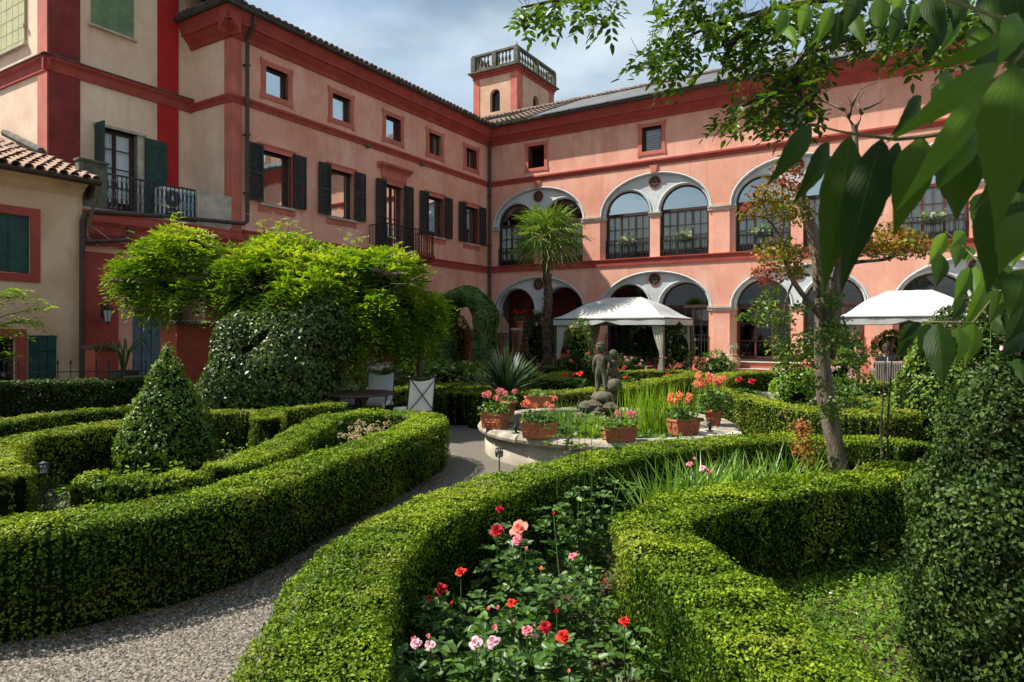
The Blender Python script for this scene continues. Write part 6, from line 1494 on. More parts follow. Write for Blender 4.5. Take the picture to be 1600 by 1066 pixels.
def tables():
    root = thing('garden_table', 'long red brown table under the nearer gazebo', 'table', (3.3, 19.9, .0), ROT); b = MB(); b.bx(-1.1, 1.1, -.4, .4, .70, .745); b.build('table_top', M['tablered'], root, bevel=.008)
    for x in (-1, 1):
        for y in (-.33, .33): b = MB(); b.bx(x-.04, x+.04, y-.04, y+.04, 0, .698); b.build('leg', M['tablered'], root)
    b = MB(); b.bx(-1, 1, -.36, .36, .60, .695); b.build('apron', M['tablered'], root)
    root = thing('garden_table', 'red brown table beside the wicker sofa', 'table', (8.45, 17.0, .16), ROT); b = MB(); b.bx(-.7, .5, -.35, .35, .72, .765); b.build('table_top', M['tablered'], root, bevel=.008)
    for x in (-.6, .4):
        for y in (-.28, .28): b = MB(); b.bx(x-.03, x+.03, y-.03, y+.03, 0, .718); b.build('leg', M['tablered'], root)
    root = thing('wicker_sofa', 'grey wicker sofa with its back to the garden under the right gazebo', 'sofa', (9.72, 16.2, .16), ROT+.12)
    for nm, q in (('backrest', (-.72, .72, -.04, .05, .28, .80)), ('seat', (-.70, .70, .05, .70, .28, .42)), ('armrest', (-.78, -.70, -.02, .7, .28, .62)), ('armrest', (.70, .78, -.02, .7, .28, .62))):
        b = MB(); b.bx(*q)
        if nm == 'backrest': b.tube([(-.74, 0, .80), (.74, 0, .80)], .035, 8); [b.tube([(-.7+i*.05, -.045, .29), (-.7+i*.05, -.045, .79)], .008, 4, False) for i in range(29)]
        b.build(nm, M['wicker'], root)
    for x in (-.68, .68):
        for y in (.02, .62): b = MB(); b.bx(x-.03, x+.03, y-.03, y+.03, 0, .279); b.build('leg', M['wicker'], root)
    b = MB(); b.bx(-.68, .68, .08, .66, .422, .52); b.build('cushion', M['cushion'], root, bevel=.03)
tables()
def person():
    x, y = 9.42, 16.62; root = thing('person', 'person in a black jacket sitting with back turned on the wicker sofa', 'person', (x, y, .60), ROT+.1)
    V = [(0,0,.10),(0,-.02,.28),(0,-.03,.46),(0,-.02,.56),(.10,.06,.09),(.13,.42,.08),(.13,.46,-.30),(.13,.54,-.42),(-.10,.06,.09),(-.12,.42,.08),(-.13,.46,-.30),(-.13,.54,-.42),(.19,-.02,.47),(.25,.04,.25),(.18,.24,.16),(.14,.32,.15),(-.19,-.02,.47),(-.25,.04,.25),(-.18,.24,.16),(-.14,.32,.15)]
    E_ = [(0,1),(1,2),(2,3),(0,4),(4,5),(5,6),(6,7),(0,8),(8,9),(9,10),(10,11),(2,12),(12,13),(13,14),(14,15),(2,16),(16,17),(17,18),(18,19)]
    R_ = [(.16,.12),(.15,.11),(.16,.10),.055,.10,.07,.05,.04,.10,.07,.05,.04,.075,.055,.04,.035,.075,.055,.04,.035]
    skinned('body', V, E_, R_, M['jacket'], root)
    b = MB(); b.lathe([(0,-.125),(.05,-.11),(.078,-.05),(.085,.02),(.078,.08),(.045,.12),(0,.13)], (0,0,.70), 14); b.tube([(0,-.01,.52),(0,0,.62)], [.05,.048], 8)
    b.tube([(0,.08,.72),(0,.105,.69),(0,.085,.68)], [.01,.018,.01], 5)
    for s_ in (-1, 1): b.lathe([(0,-.02),(.014,0),(0,.02)], (s_*.083,0,.70), 6); b.lathe([(0,-.008),(.01,0),(0,.008)], (s_*.03,.078,.72), 6); 
    b.build('head', M['skin'], root, True)
    b = MB(); b.lathe([(.09,-.06),(.097,.02),(.09,.09),(.05,.14),(0,.15)], (0,-.014,.70), 14); b.build('hair', M['hair'], root, True)
    b = MB()
    for s_ in (-1, 1):
        for k in range(5): b.tube([(s_*.14+(k-2)*.014, .32, .15), (s_*.14+(k-2)*.016, .36, .14), (s_*.14+(k-2)*.016, .385-.004*abs(k-2), .12)], .008, 5)
    b.build('hands', M['skin'], root, True)
    b = MB(); b.tube([(-.08,-.105,.53),(-.02,-.125,.50)], .012, 5); b.bx(.0,.02,-.155,-.14,.36,.50); b.build('jacket_stripe', M['white'], root)
person()

# ------------------------------------------------------------------ garden table and chairs
def chair(label, x, y, rot, kind=0):
    root = thing('garden_chair', label, 'chair', (x, y, 0), rot, 'iron garden chairs with pale cushions'); b = MB(); r = .011
    for sx in (-.24, .24):
        lg = MB(); lg.tube([(sx,-.24,0),(sx,-.22,.2),(sx,-.23,.42)], r, 6); lg.build('leg', M['iron'], root); lg = MB(); lg.tube([(sx,.26,0),(sx,.22,.2),(sx,.22,.42),(sx,.27,.72),(sx,.32,1.02)], r, 6); lg.build('leg', M['iron'], root)
        b.tube([(sx,.25,.62),(sx*1.08,.05,.66),(sx*1.1,-.18,.64),(sx*1.08,-.25,.58),(sx*1.05,-.2,.53),(sx*1.05,-.13,.56),(sx*1.06,-.14,.61)], r, 6); b.tube([(sx*1.05,-.19,.54),(sx,-.23,.42)], r, 6)
        b.lathe([(0,-.02),(.022,0),(0,.02)], (sx*1.02,.325,1.03), 8)
    b.tube([(-.24,.32,1.02),(0,.34,.985),(.24,.32,1.02)], r, 6); b.tube([(-.24,.22,.44),(.24,.22,.44)], r, 6); b.tube([(-.24,-.23,.42),(.24,-.23,.42)], r, 6)
    b.tube([(-.24,.345,1.0),(0,.31,.72),(.24,.255,.46)], .009, 6); b.tube([(.24,.345,1.0),(0,.31,.72),(-.24,.255,.46)], .009, 6)
    b.build('frame', M['iron'], root)
    b = MB(); vs = []
    for i in range(7):
        t = i/6
        for j in range(7):
            s = j/6*2-1; vs.append((s*.235, .225+.085*t+.0*s, .46+.53*t-.05*t*t*(1-s*s)))
    b.add(vs+[(p[0], p[1]-.022, p[2]) for p in vs], [(i*7+j, i*7+j+1, (i+1)*7+j+1, (i+1)*7+j) for i in range(6) for j in range(6)]+[(49+i*7+j, 49+i*7+j+1, 49+(i+1)*7+j+1, 49+(i+1)*7+j) for i in range(6) for j in range(6)])
    b.build('back_cushion', M['cushion'], root, True)
    b = MB(); b.bx(-.24, .24, -.25, .22, .43, .50); b.build('seat_cushion', M['cushion'], root, bevel=.025)
    b = MB()
    for sx in (-.22, .22):
        for yy in (-.24, .21): b.lathe([(0,-.03),(.03,-.01),(.03,.01),(0,.03)], (sx, yy, .425), 8)
    b.build('tassels', M['cushion'], root, kind='stuff')
def table_set():
    c = P(558, 600, 10.9); root = thing('round_garden_table', 'round dark iron garden table between the pale cushioned chairs', 'table', (c.x, c.y, 0)); b = MB()
    b.lathe([(0,.70),(.60,.70),(.61,.715),(.60,.73),(0,.73)], n=32); b.build('table_top', M['bronze'], root)
    b = MB(); b.lathe([(.035,.0),(.035,.70)], n=8); [b.tube([(0,0,.35),(.2*math.cos(a),.2*math.sin(a),.16),(.32*math.cos(a),.32*math.sin(a),.0)], .014, 6) for a in (.5,2.6,4.7)]; b.build('pedestal', M['iron'], root)
    chair('pale cushioned chair right of the round table with crossed bars on its back', -1.62, 10.75, -2.45)
    chair('pale cushioned chair behind the round table', -2.42, 11.75, -.15)
    chair('pale cushioned chair at the far left of the round table', -2.86, 11.9, .25)
table_set()

# ------------------------------------------------------------------ stakes with lanterns
def stake(label, px, pt, Y, h, kind):
    c = P(px, pt, Y); root = thing('garden_lantern', label, 'lantern', (c.x, c.y, 0)); z = c.z; b = MB(); b.tube([(0,0,0),(.004,0,z*.5),(0,0,z-h)], .006, 6); b.build('stake', M['iron'], root)
    b = MB(); n = 8; r = h*.42
    b.lathe([(r*.3,z-h),(r*.8,z-h*.95),(r*.8,z-h*.90),(r*.3,z-h*.9)], n=12); b.lathe([(r*.8,z-h*.12),(r*.75,z-h*.06),(r*.3,z),(0,z+.01)], n=12); b.lathe([(r*.82,z-h*.55),(r*.86,z-h*.5),(r*.82,z-h*.45)], n=12)
    for i in range(n): a = 2*math.pi*i/n; b.tube([(r*.78*math.cos(a),r*.78*math.sin(a),z-h*.92),(r*.9*math.cos(a+.3),r*.9*math.sin(a+.3),z-h*.5),(r*.78*math.cos(a+.6),r*.78*math.sin(a+.6),z-h*.1)], .004, 4, False)
    b.build('cage', M['iron'], root); g = MB(); g.lathe([(r*.55,z-h*.9),(r*.55,z-h*.3),(0,z-h*.3)], n=12); g.build('candle_glass', M['lampglass'], root)
stake('small iron candle lantern on a stake before the fountain basin', 780, 699, 5.6, .085, 0)
stake('small pale lantern on a stake in the left bed', 68, 722, 5.6, .10, 1)

# ------------------------------------------------------------------ roses
def leaflets(root, S, D, m, L=.11, lf=.038, nn=5, name='leaves'):
    a, n_, t = compound(np.array(S), np.array(D, float), nn, L, lf, .3); leaves(name, a, n_, lf*1.3, M[m], root, .6, .3, 0, T=t, fold=.08, hexa=True)
def rosebush(label, blooms, ground=None, group='rose bushes', lf=.040, nl=26, m='rosefol', spreadr=.18):
    """blooms: (px, py, width px, material, Y)"""
    cs = [(P(x, y, Y), w/FPX*Y*.43, mm) for x, y, w, mm, Y in blooms]; ox = sum(c[0].x for c in cs)/len(cs); oy = sum(c[0].y for c in cs)/len(cs); o = Vector((ox, oy, 0))
    root = thing('rose_bush', label, 'rose', tuple(o), 0, group); b = MB(); S, D = [], []
    for c, r, mm in cs:
        q = c-o; k = (q.x*.3+rnd.uniform(-.04, .04), q.y*.3+rnd.uniform(-.04, .04)); pts = [Vector((k[0], k[1], 0)), Vector((k[0]*.5+q.x*.5+rnd.uniform(-.03,.03), k[1]*.5+q.y*.5, q.z*.5)), q-Vector((0, 0, r*.2))]
        b.tube(pts, [.005, .004, .003], 5)
        for i in range(nl):
            t = .12+.8*rnd.random(); p = pts[0].lerp(pts[1], t*2) if t < .5 else pts[1].lerp(pts[2], t*2-1); a = rnd.uniform(0, 6.28); s = spreadr*rnd.random()*(1.15-t)
            S.append((p.x+s*math.cos(a), p.y+s*math.sin(a), p.z)); D.append((math.cos(a), math.sin(a), rnd.uniform(-.1, .5)))
        rb = MB(); bloom(rb, q, r, 15 if r > .02 else 9, (rnd.uniform(-.4, .2), -.55, .8), 1. if r > .02 else .45); rb.build('bloom', M[mm], root, True)
        gb = MB(); gb.tube([q-Vector((0,0,r*.35)), q+Vector((0,0,r*.1))], [r*.15, r*.32], 6); gb.build('sepals', M['stemgreen'], root)
    b.build('stems', M['stemgreen'], root); leaflets(root, S, D, m, .085, lf, 5)
    return root
rosebush('rose with one large coral bloom over two pink ones in the front bed', [(813,829,34,'pcoral',3.9),(809,846,20,'ppink',3.85),(823,859,10,'ppink',3.8)])
rosebush('dark crimson rose just left of the large coral bloom', [(777,831,26,'pred',4.0),(780,796,14,'pred',4.1)], m='rosefol')
rosebush('slender rose with one pink bud at the right of the bed centre', [(895,870,15,'ppink',3.7)])
rosebush('rose with a small orange bud in the middle of the bed', [(846,890,12,'porange',3.5),(803,972,8,'ppink',3.0)])
rosebush('rose with two raspberry red blooms by the middle hedge', [(720,895,20,'pscarlet',3.5),(690,922,22,'pred',3.4)])
rosebush('rose with a small red bloom lowest at the middle hedge', [(671,937,14,'pred',3.3),(706,944,10,'pscarlet',3.35)])
rosebush('rose with a single orange red tulip shaped bloom', [(800,944,18,'pscarlet',3.05),(779,952,13,'ppink',3.1),(763,953,12,'ppink',3.1)])
rosebush('rose with a cluster of bright scarlet blooms low in the bed', [(880,996,25,'pscarlet',2.9),(852,981,22,'pred',2.95),(870,957,15,'pred',3.0)])
rosebush('rose with faded mauve pink blooms low in the bed', [(824,986,20,'ppink',2.85),(836,998,16,'ppale',2.85),(773,983,16,'ppink',2.9)])
rosebush('rose with a pale pink cluster at the lower left of the bed', [(650,1007,20,'ppale',2.65),(672,1009,20,'ppale',2.65),(648,1000,14,'ppink',2.7),(670,996,13,'ppink',2.7)])
rosebush('rose with two open light pink blooms near the bottom edge', [(744,1007,26,'ppale',2.6),(771,1004,24,'ppale',2.6),(760,1015,14,'ppale',2.6)])
rosebush('rose with a single small scarlet bloom at the right of the bed', [(976,972,19,'pscarlet',3.0)])
rosebush('rose with one tiny red bloom at the far right of the bed', [(945,911,12,'pscarlet',3.4),(865,804,9,'pscarlet',4.2)])
rosebush('rose with a peach bud at the bottom edge of the bed', [(889,1050,11,'porange',2.55)])
rosebush('rose with dark pink blooms before the iris leaves', [(1078,726,12,'ppink',5.1),(1098,733,13,'ppale',5.1),(1108,738,11,'ppink',5.1),(1085,718,9,'ppink',5.15)], nl=8)
rosebush('crimson roses inside the hedge loop right of the fountain', [(1155,594,12,'pred',11.5),(1175,597,13,'pred',11.5),(1248,560,8,'pred',12)], nl=36, lf=.06, spreadr=.5)
rosebush('red roses inside the far hedge left of the statue', [(884,588,10,'pscarlet',15),(896,586,8,'pscarlet',15.2),(906,585,12,'pscarlet',15)], nl=30, lf=.07, spreadr=.5)
rosebush('red roses inside the far hedge right of the statue', [(965,579,9,'pred',15.6),(977,590,6,'pscarlet',15),(1043,586,7,'pscarlet',15.5),(976,575,8,'pred',16.2)], nl=30, lf=.07, spreadr=.7)
rosebush('pale rose tree at the right under the dark leaves', [(1548,495,12,'ppeach',10.5),(1570,545,14,'ppale',10.2),(1585,550,9,'ppink',10.2),(1496,682,9,'ppeach',5.8)], nl=40, lf=.06, spreadr=.5)
rosebush('pink rose in the bed behind the forked tree', [(1333,590,11,'ppale',9.8),(1310,575,8,'ppale',10.2)], nl=44, lf=.06, spreadr=.5)

# far beds of shrubs and flowers
def flowerbush(label, px, py, Y, rx, rz, m, fm, nf, size=.075, fl=.045, ry=None, name='flowering_shrub', dens=1.):
    c = P(px, py, Y); root = bush(label, [(c.x, c.y, c.z, rx, ry or rx*.8, rz)], m, size, dens, name, 'shrub', lump=.15, core=.6, low=.03, tilt=.9)
    o = root.location; hd = []
    for i in range(nf):
        a, e_ = rnd.uniform(3.3, 6.1), rnd.uniform(-.3, 1.2); hd.append((c.x-o.x+rx*1.02*math.cos(a)*math.cos(e_), c.y-o.y+(ry or rx*.8)*1.02*math.sin(a)*math.cos(e_), c.z+rz*1.02*math.sin(e_)))
    flowerheads(root, None, hd, fl, fm, 6, 'flower_head')
flowerbush('leafy young shrub inside the nearer gazebo at its left post', 905, 545, 18.9, .42, .75, 'smalltree', 'ppale', 6, .09)
flowerbush('dark climbing rose with white flowers beyond the nearer gazebo', 1015, 535, 21.5, .9, .9, 'boxdark', 'pwhite', 14, .09)
flowerbush('white flowered rose right of the gazebo table', 1062, 545, 20.8, .5, .75, 'smalltree', 'pwhite', 12, .08)
flowerbush('low rose shrub with white flowers at the pier base right of the gazebo', 1120, 572, 18.8, .55, .38, 'smalltree', 'pwhite', 14, .08)
flowerbush('low pink roses under the gazebo', 960, 572, 19.4, 1.0, .3, 'boxdark', 'ppale', 16, .07)
flowerbush('low dark shrubs behind the statue', 900, 568, 18.2, .5, .35, 'boxdark', 'ppink', 5, .07)
flowerbush('bright leafy perennial inside the hedge loop right of the fountain', 1243, 612, 10.2, .42, .36, 'grass', 'pwhite', 2, .06)
flowerbush('pink and salmon roses before the pier at the right gazebo', 1316, 548, 16.0, .55, .40, 'rosefol', 'pcoral', 22, .07)
flowerbush('second salmon rose shrub behind the wicker sofa', 1392, 540, 18.2, .55, .45, 'smalltree', 'pcoral', 16, .07)
flowerbush('green shrub between forked tree and right gazebo', 1318, 580, 11.5, .34, .36, 'smalltree', 'ppale', 6, .06)
flowerbush('yellow green shrub left of the bright topiary cone', 1462, 548, 13.5, .55, .55, 'cone', 'ppale', 0, .07)
flowerbush('dark climbing rose at the right edge with pale blooms', 1560, 530, 12.5, 1.1, .9, 'boxdark', 'ppale', 16, .07)
flowerbush('potted dark evergreen shrub in the porch beside the palm', 842, 535, 23.2, .62, 1.0, 'boxdark', 'pred', 0, .09)
flowerbush('tall red flowering rose in front of the terrace railing', 640, 560, 17.0, .55, .9, 'rosefol', 'pscarlet', 14, .09)
flowerbush('lower red rose left of the pergola post', 600, 600, 15.0, .5, .45, 'rosefol', 'pred', 6, .08)
flowerbush('broad leaved hostas at the foot of the pergola post', 705, 592, 15.2, .9, .42, 'cone', 'pwhite', 3, .14)
flowerbush('second hosta patch behind the dark hedge', 660, 595, 15.6, .6, .4, 'grass', 'pwhite', 0, .14)
flowerbush('golden leaved shrub seen through the ivy arch', 712, 530, 22.0, .5, .8, 'maple', 'ppeach', 0, .10)
flowerbush('dark round shrub in a terracotta tub by the red pier', 337, 578, 13.5, .33, .28, 'boxdark', 'pred', 0, .06)

M['cover2'] = leafmat('clover_and_grass', (.035,.09,.008), (.10,.20,.014), (.22,.33,.03), .55, .35, .15, 3, tint=((.12,.09,.04), 4, .60, .6))
def ground_cover():
    # leafy litter in the rose bed and the grass hollow
    def area(name, poly, n, size, m, zmax, keep=None, aspect=.5, z0=.005, up=.2):
        p = np.array(poly); lo, hi = p.min(0), p.max(0); q = rng.uniform(lo, hi, (n*3, 2)); ins = np.zeros(len(q), bool); j = len(p)-1
        for i in range(len(p)):
            a, b_ = p[i], p[j]; c = ((a[1] > q[:,1]) != (b_[1] > q[:,1])) & (q[:,0] < (b_[0]-a[0])*(q[:,1]-a[1])/(b_[1]-a[1]+1e-12)+a[0]); ins ^= c; j = i
        q = q[ins][:n]; k = len(q); Pn = np.concatenate([q, (z0+rng.random((k, 1))**1.6*zmax)], 1)
        msk = noise3(Pn*[1,1,0], 2.2, 9.) > (-1.2 if keep is None else keep); Pn = Pn[msk]; k = len(Pn)
        ob = leaves(name, Pn, np.tile([-.1, -.15, 1.], (k, 1)), size, M[m], None, aspect, .5, up, hexa=size > .034); ob['category'] = None if False else 'ground cover'; return ob
    bed = poly_px([(600,1120),(640,960),(720,850),(860,790),(1000,735),(1040,760),(985,850),(1010,930),(1110,1010),(1180,1100)], .1)
    o = area('ground_cover', bed, 9000, .035, 'cover', .10); o['label'] = 'low weeds and dry leaves covering the soil of the rose bed'
    o = area('ground_cover', bed, 2600, .055, 'rosefol', .42, .1); o['label'] = 'leafy rose undergrowth between the stems in the front bed'
    hol = poly_px([(1040,835),(1120,790),(1300,770),(1440,745),(1520,790),(1560,1100),(1300,1160),(1190,1000)], .05)
    o = area('grass_patch', hol, 34000, .030, 'cover2', .07); o['label'] = 'bright green grass and clover in the hedge hollow beside the big topiary'; o['category'] = 'grass'
    left = [(p[0], p[1]) for p in H1[2:11]]+[(-3.6, 9.4), (-7.5, 10.5), (-9, 7), (-6, 4.5)]
    o = area('leafy_cover', left, 15000, .055, 'cover', .14); o['label'] = 'low leafy plants filling the left parterre beds'
    o = area('leafy_cover', left, 4200, .075, 'grass', .34, .25); o['label'] = 'taller bright plants among the left hedges'
    mid = [(3.4,7.3),(5.5,7.2),(5.9,5.2),(2.0,4.6),(1.2,4.9),(1.6,5.9)]
    o = area('leafy_cover', mid, 6000, .05, 'cover', .22); o['label'] = 'low plants round the foot of the forked tree'
    far = [(4.3,11.2),(5.4,9.0),(7.7,8.6),(9.5,10.5),(8,14),(6,15)]
    o = area('leafy_cover', far, 6000, .07, 'cover', .3); o['label'] = 'mixed plants inside the hedge loop right of the fountain'
    far = [(-3.0,13.6),(-.7,14.4),(.2,12.9),(2.6,12.9),(5,18.5),(4.6,19.6),(-1,20.0),(-3,21),(-5.5,17)]
    o = area('leafy_cover', far, 15000, .085, 'cover', .32); o['label'] = 'mixed low plants in the far beds before the arcade'
    # dead flowers
    p = HP([(560,690),(540,665),(600,655),(650,662),(620,680)], .35); 
    fl = [G(rnd.uniform(530,640), rnd.uniform(650,690), .5) for i in range(60)]
    root = thing('faded_flowers', 'patch of faded cream pink flowers inside the curled hedge end', 'flowers', (-1.9, 8.4, 0))
    flowerheads(root, None, [(q.x+1.9, q.y-8.4, .44+rnd.uniform(0, .14)) for q in fl], .035, 'pcream', 4, 'flower_head')
    b = MB(); [b.tube([(q.x+1.9, q.y-8.4, 0), (q.x+1.9, q.y-8.4, .48)], .003, 3, False) for q in fl]; b.build('stems', M['stemgreen'], root)
    q = rng.uniform(0, 1, (900, 3)); Pn = np.array([tuple(G(530+120*a, 650+45*b_, .42)) for a, b_, c in q])-np.array([-1.9, 8.4, 0]); Pn[:, 2] = .2+.28*q[:, 2]
    leaves('leaves', Pn, np.tile([0, -.2, 1.], (900, 1)), .05, M['rosefol'], root, .4, .6, .3)
    # daisies
    o = None; b = MB()
    for x, y in ((1251,883),(1323,884),(1378,875),(1298,928),(1405,873),(1230,960),(1340,960)):
        q = G(x, y, .06); b.lathe([(0,.0),(.010,.002),(.011,.006),(0,.008)], (q.x, q.y, .06), 8); b.tube([(q.x, q.y, 0), (q.x, q.y, .06)], .0015, 4, False)
    d = b.build('daisies', M['pwhite']); tag(d, 'scattered white daisies in the grass hollow', 'flowers', kind='stuff')
ground_cover()
def tall_weed():
    o = P(925, 830, 4.3); o.z = 0; root = thing('tall_shrub', 'tall twiggy shrub with small leaves at the back of the rose bed', 'shrub', tuple(o)); b = MB(); S, D = [], []
    for x, y in ((880,735),(905,745),(925,700),(945,755),(975,720),(990,745),(860,770),(1000,790)):
        t = P(x, y+20, 4.3)-o; b.tube([(0,0,0), t*.5+Vector((t.x*-.1,0,0)), t], [.005,.004,.002], 4)
        for i in range(26): k = .25+.75*rnd.random(); a = rnd.uniform(0,6.28); p = t*k; s = .05; S.append((p.x+s*math.cos(a), p.y+s*math.sin(a), p.z)); D.append((math.cos(a), math.sin(a), .3))
    b.build('stems', M['stemgreen'], root); leaflets(root, S, D, 'rosefol', .06, .032, 5)
    o = P(880, 690, 5.0); o.z = 0; root = thing('tall_shrub', 'thin twigs rising through the middle hedge before the fountain', 'shrub', tuple(o)); b = MB(); S, D = [], []
    for x, y in ((870,645),(915,630),(925,655),(965,650),(905,670)):
        t = P(x, y, 5.0)-o; b.tube([(t.x*.9,0,0), (t.x,t.y,t.z)], [.004,.002], 4)
        for i in range(9): k = .7+.3*rnd.random(); a = rnd.uniform(0,6.28); S.append((t.x+.03*math.cos(a), t.y+.03*math.sin(a), t.z*k)); D.append((math.cos(a), math.sin(a), .3))
    b.build('stems', M['stemgreen'], root); leaflets(root, S, D, 'smalltree', .07, .036, 5)
tall_weed()

def pebbles():
    N = 42000; px = rng.uniform(-60, 720, N); py = 690+rng.random(N)**.75*420
    Y = EYE*FPX/(py-HZ); X = (px-800)/FPX*Y; s = rng.uniform(.005, .012, N)*(1+.08*Y)
    a = rng.uniform(0, 6.28, N); V = np.empty((N, 5, 3))
    for k in range(4):
        t = a+k*math.pi/2+rng.uniform(-.4, .4, N); V[:, k] = np.stack([X+s*np.cos(t), Y+s*np.sin(t)*.85, np.full(N, .001)], 1)
    V[:, 4] = np.stack([X+rng.uniform(-.3, .3, N)*s, Y+rng.uniform(-.3, .3, N)*s, s*rng.uniform(.5, .9, N)], 1)
    b0 = (np.arange(N)*5)[:, None]; Q = np.concatenate([b0+np.array([[k, (k+1) % 4, 4]]) for k in range(4)])
    m = mat('pebble', (.055,.047,.036), .9, .5, 60, col2=(.27,.235,.185), detail=1)
    o = numesh('gravel', V.reshape(-1, 3), Q, m); tag(o, 'grey pebbles of the winding garden path', 'gravel', kind='stuff')
pebbles()
def litter():
    # dry box clippings and fallen leaves gathered along the foot of the hedges
    C = catmull(H1[:9], .05); n = 2600; i = rng.integers(0, len(C)-1, n); T = np.gradient(C[:, :2], axis=0); T = unit(T); S_ = np.stack([-T[:,1], T[:,0]], 1)
    q = C[i, :2]-S_[i]*(.24+np.abs(rng.normal(0, .09, n)))[:, None]+T[i]*rng.uniform(-.1, .1, (n, 1))
    o = leaves('leaf_litter', np.concatenate([q, np.full((n, 1), .012)], 1), np.tile([0, 0, 1.], (n, 1)), .022, M['litter'], None, .5, .3, 0); o['label'] = 'dry leaves and clippings along the foot of the left hedge'; o['category'] = 'leaf litter'
M['litter'] = leafmat('dry_leaf', (.06,.035,.015), (.12,.075,.03), (.22,.15,.06), .8, .1, .1, 3)
litter()

# ------------------------------------------------------------------ terrace, piers, fence, lamps and other small things
def bp_(name, label, cat, o): return broot(name, label, cat, o)
def terrace_front():
    t = broot('raised_terrace', 'raised stone terrace along the foot of the left wing', 'terrace', (1, -5, 0)); b = MB(); b.bx(.03, 1.75, -9.5, -.05, -.3, .62); b.build('slab', M['oldstone'], t); b = MB(); b.bx(.03, 1.82, -9.55, -.05, .62, .70); b.build('edge_stone', M['stone'], t)
    R_ = broot('terrace_railing', 'black iron railing along the raised terrace of the left wing', 'railing', (1.6, -5, .7)); F = lambda a, z, d: (1.62+d, -a, z)
    for a0, a1 in ((4.25, 6.6), (.5, 3.6), (7.2, 9.0)):
        railing(F, R_, a0, a1, .74, 1.66, 0, .12, 'railing_panel', False)
    for a, lab in ((6.9, 'brick pier by the terrace railing behind the round garden table'), (3.95, 'brick pier half hidden by the ivy arch'), (.25, 'brick pier carrying red geraniums left of the palm')):
        p = broot('brick_pier', lab, 'pier', (1.62, -a, .7))
        b = MB(); b.bx(1.40, 1.84, -a-.22, -a+.22, .70, 1.78); b.build('core', M['mortar'], p); b = MB(); b.bx(1.36, 1.88, -a-.26, -a+.26, 1.78, 1.86); b.build('cap_stone', M['stone'], p)
        me = None; off = _off[p.name]
        for k in range(12):
            z = .715+k*.088
            for (dx, dy, rz) in ((-.118, .225, 0), (.118, .225, 0), (.225, -.118+.0, 1), (.225, .118, 1), (-.118, -.225, 0), (.118, -.225, 0)):
                if me is None:
                    q = MB(); q.bx(-.108, .108, -.022, .022, 0, .074); o = q.build('brick', M['brick'], None); me = o.data
                else: o = bpy.data.objects.new('brick', me); COL.objects.link(o)
                o.parent = p; s_ = .03*(k % 2)*(1 if rz else -1)
                o.location = (1.62+dx+(0 if rz else s_*.5)-off[0]+rnd.uniform(-.003, .003), -a+dy+(s_*.5 if rz else 0)-off[1]+rnd.uniform(-.003, .003), z-off[2]); o.rotation_euler = (0, 0, math.pi/2 if rz else 0)
terrace_front()
def red_piers():
    t = thing('gate_pier', 'tall red gate pier with a worn flat stone cap', 'pier', (-6.55, 12.6, 0), ROT)
    b = MB(); b.bx(-.27, .27, -.0, 1.5, -.1, 1.86); b.build('shaft', M['redpier'], t); b = MB(); b.bx(-.33, .34, -.06, 1.56, 1.86, 1.92); b.bx(-.28, .29, -.01, 1.51, 1.92, 1.95); b.build('cap_stone', M['oldstone'], t, bevel=.012)
    t = thing('gate_pier', 'low orange red gate pier with a dark cap near the drain pipe', 'pier', (-8.1, 13.0, 0), ROT)
    b = MB(); b.bx(-.19, .19, -.19, .19, -.1, 1.40); b.build('shaft', M['redpier'], t); b = MB(); b.bx(-.24, .24, -.24, .24, 1.40, 1.46); b.build('cap_stone', M['tiledark'], t)
    t = thing('stone_bench', 'small mushroom shaped stone table beside the tall red pier', 'table', tuple(P(226, 600, 12.3).xy)+(0,)); b = MB(); b.lathe([(.12,0),(.10,.3),(.12,.82),(.0,.82)], n=10); b.build('pedestal', M['oldstone'], t); b = MB(); b.lathe([(0,.82),(.34,.83),(.36,.87),(.33,.91),(0,.92)], n=16); b.build('table_top', M['oldstone'], t)
    t = thing('stone_urn', 'stone urn with a thin palm seedling in front of the blue grey door', 'urn', tuple(P(193, 600, 12.6).xy)+(0,)); b = MB(); b.lathe([(.16,0),(.16,.1),(.07,.2),(.10,.5),(.24,.75),(.26,.95),(.29,1.0),(.22,1.0),(.2,.9),(0,.9)], n=16); b.build('urn', M['oldstone'], t, True)
    sp = []; 
    for i in range(9): a = rnd.uniform(0, 6.28); sp.append([(0,0,.9),(.1*math.cos(a),.1*math.sin(a),1.3+.1*rnd.random()),(.35*math.cos(a),.35*math.sin(a),1.5+.1*rnd.random()),(.5*math.cos(a),.5*math.sin(a),1.25)])
    b = MB(); [b.tube(s, [.012,.018,.014,.003], 5) for s in sp]; b.build('leaves', M['stemgreen'], t)
    t = thing('tub', 'terracotta tub holding the dark round shrub by the red pier', 'pot', tuple(P(337, 600, 13.5).xy)+(0,)); b = MB(); b.lathe([(.19,.0),(.27,.42),(.30,.42),(.30,.5),(.25,.5),(0,.46)], n=18); b.build('pot', M['terraold'], t, True); b = MB(); b.lathe([(.30,-.02),(.33,.0),(.0,.001)], n=18); b.build('saucer', M['terraold'], t)
M['redpier'] = mat('orange_red_plaster', (.46,.085,.05), .85, .2, 1.6, .3, 80, col2=(.50,.13,.085), stain=(2,(.60,.25,.18),.5,(1,1,.4)))
red_piers()
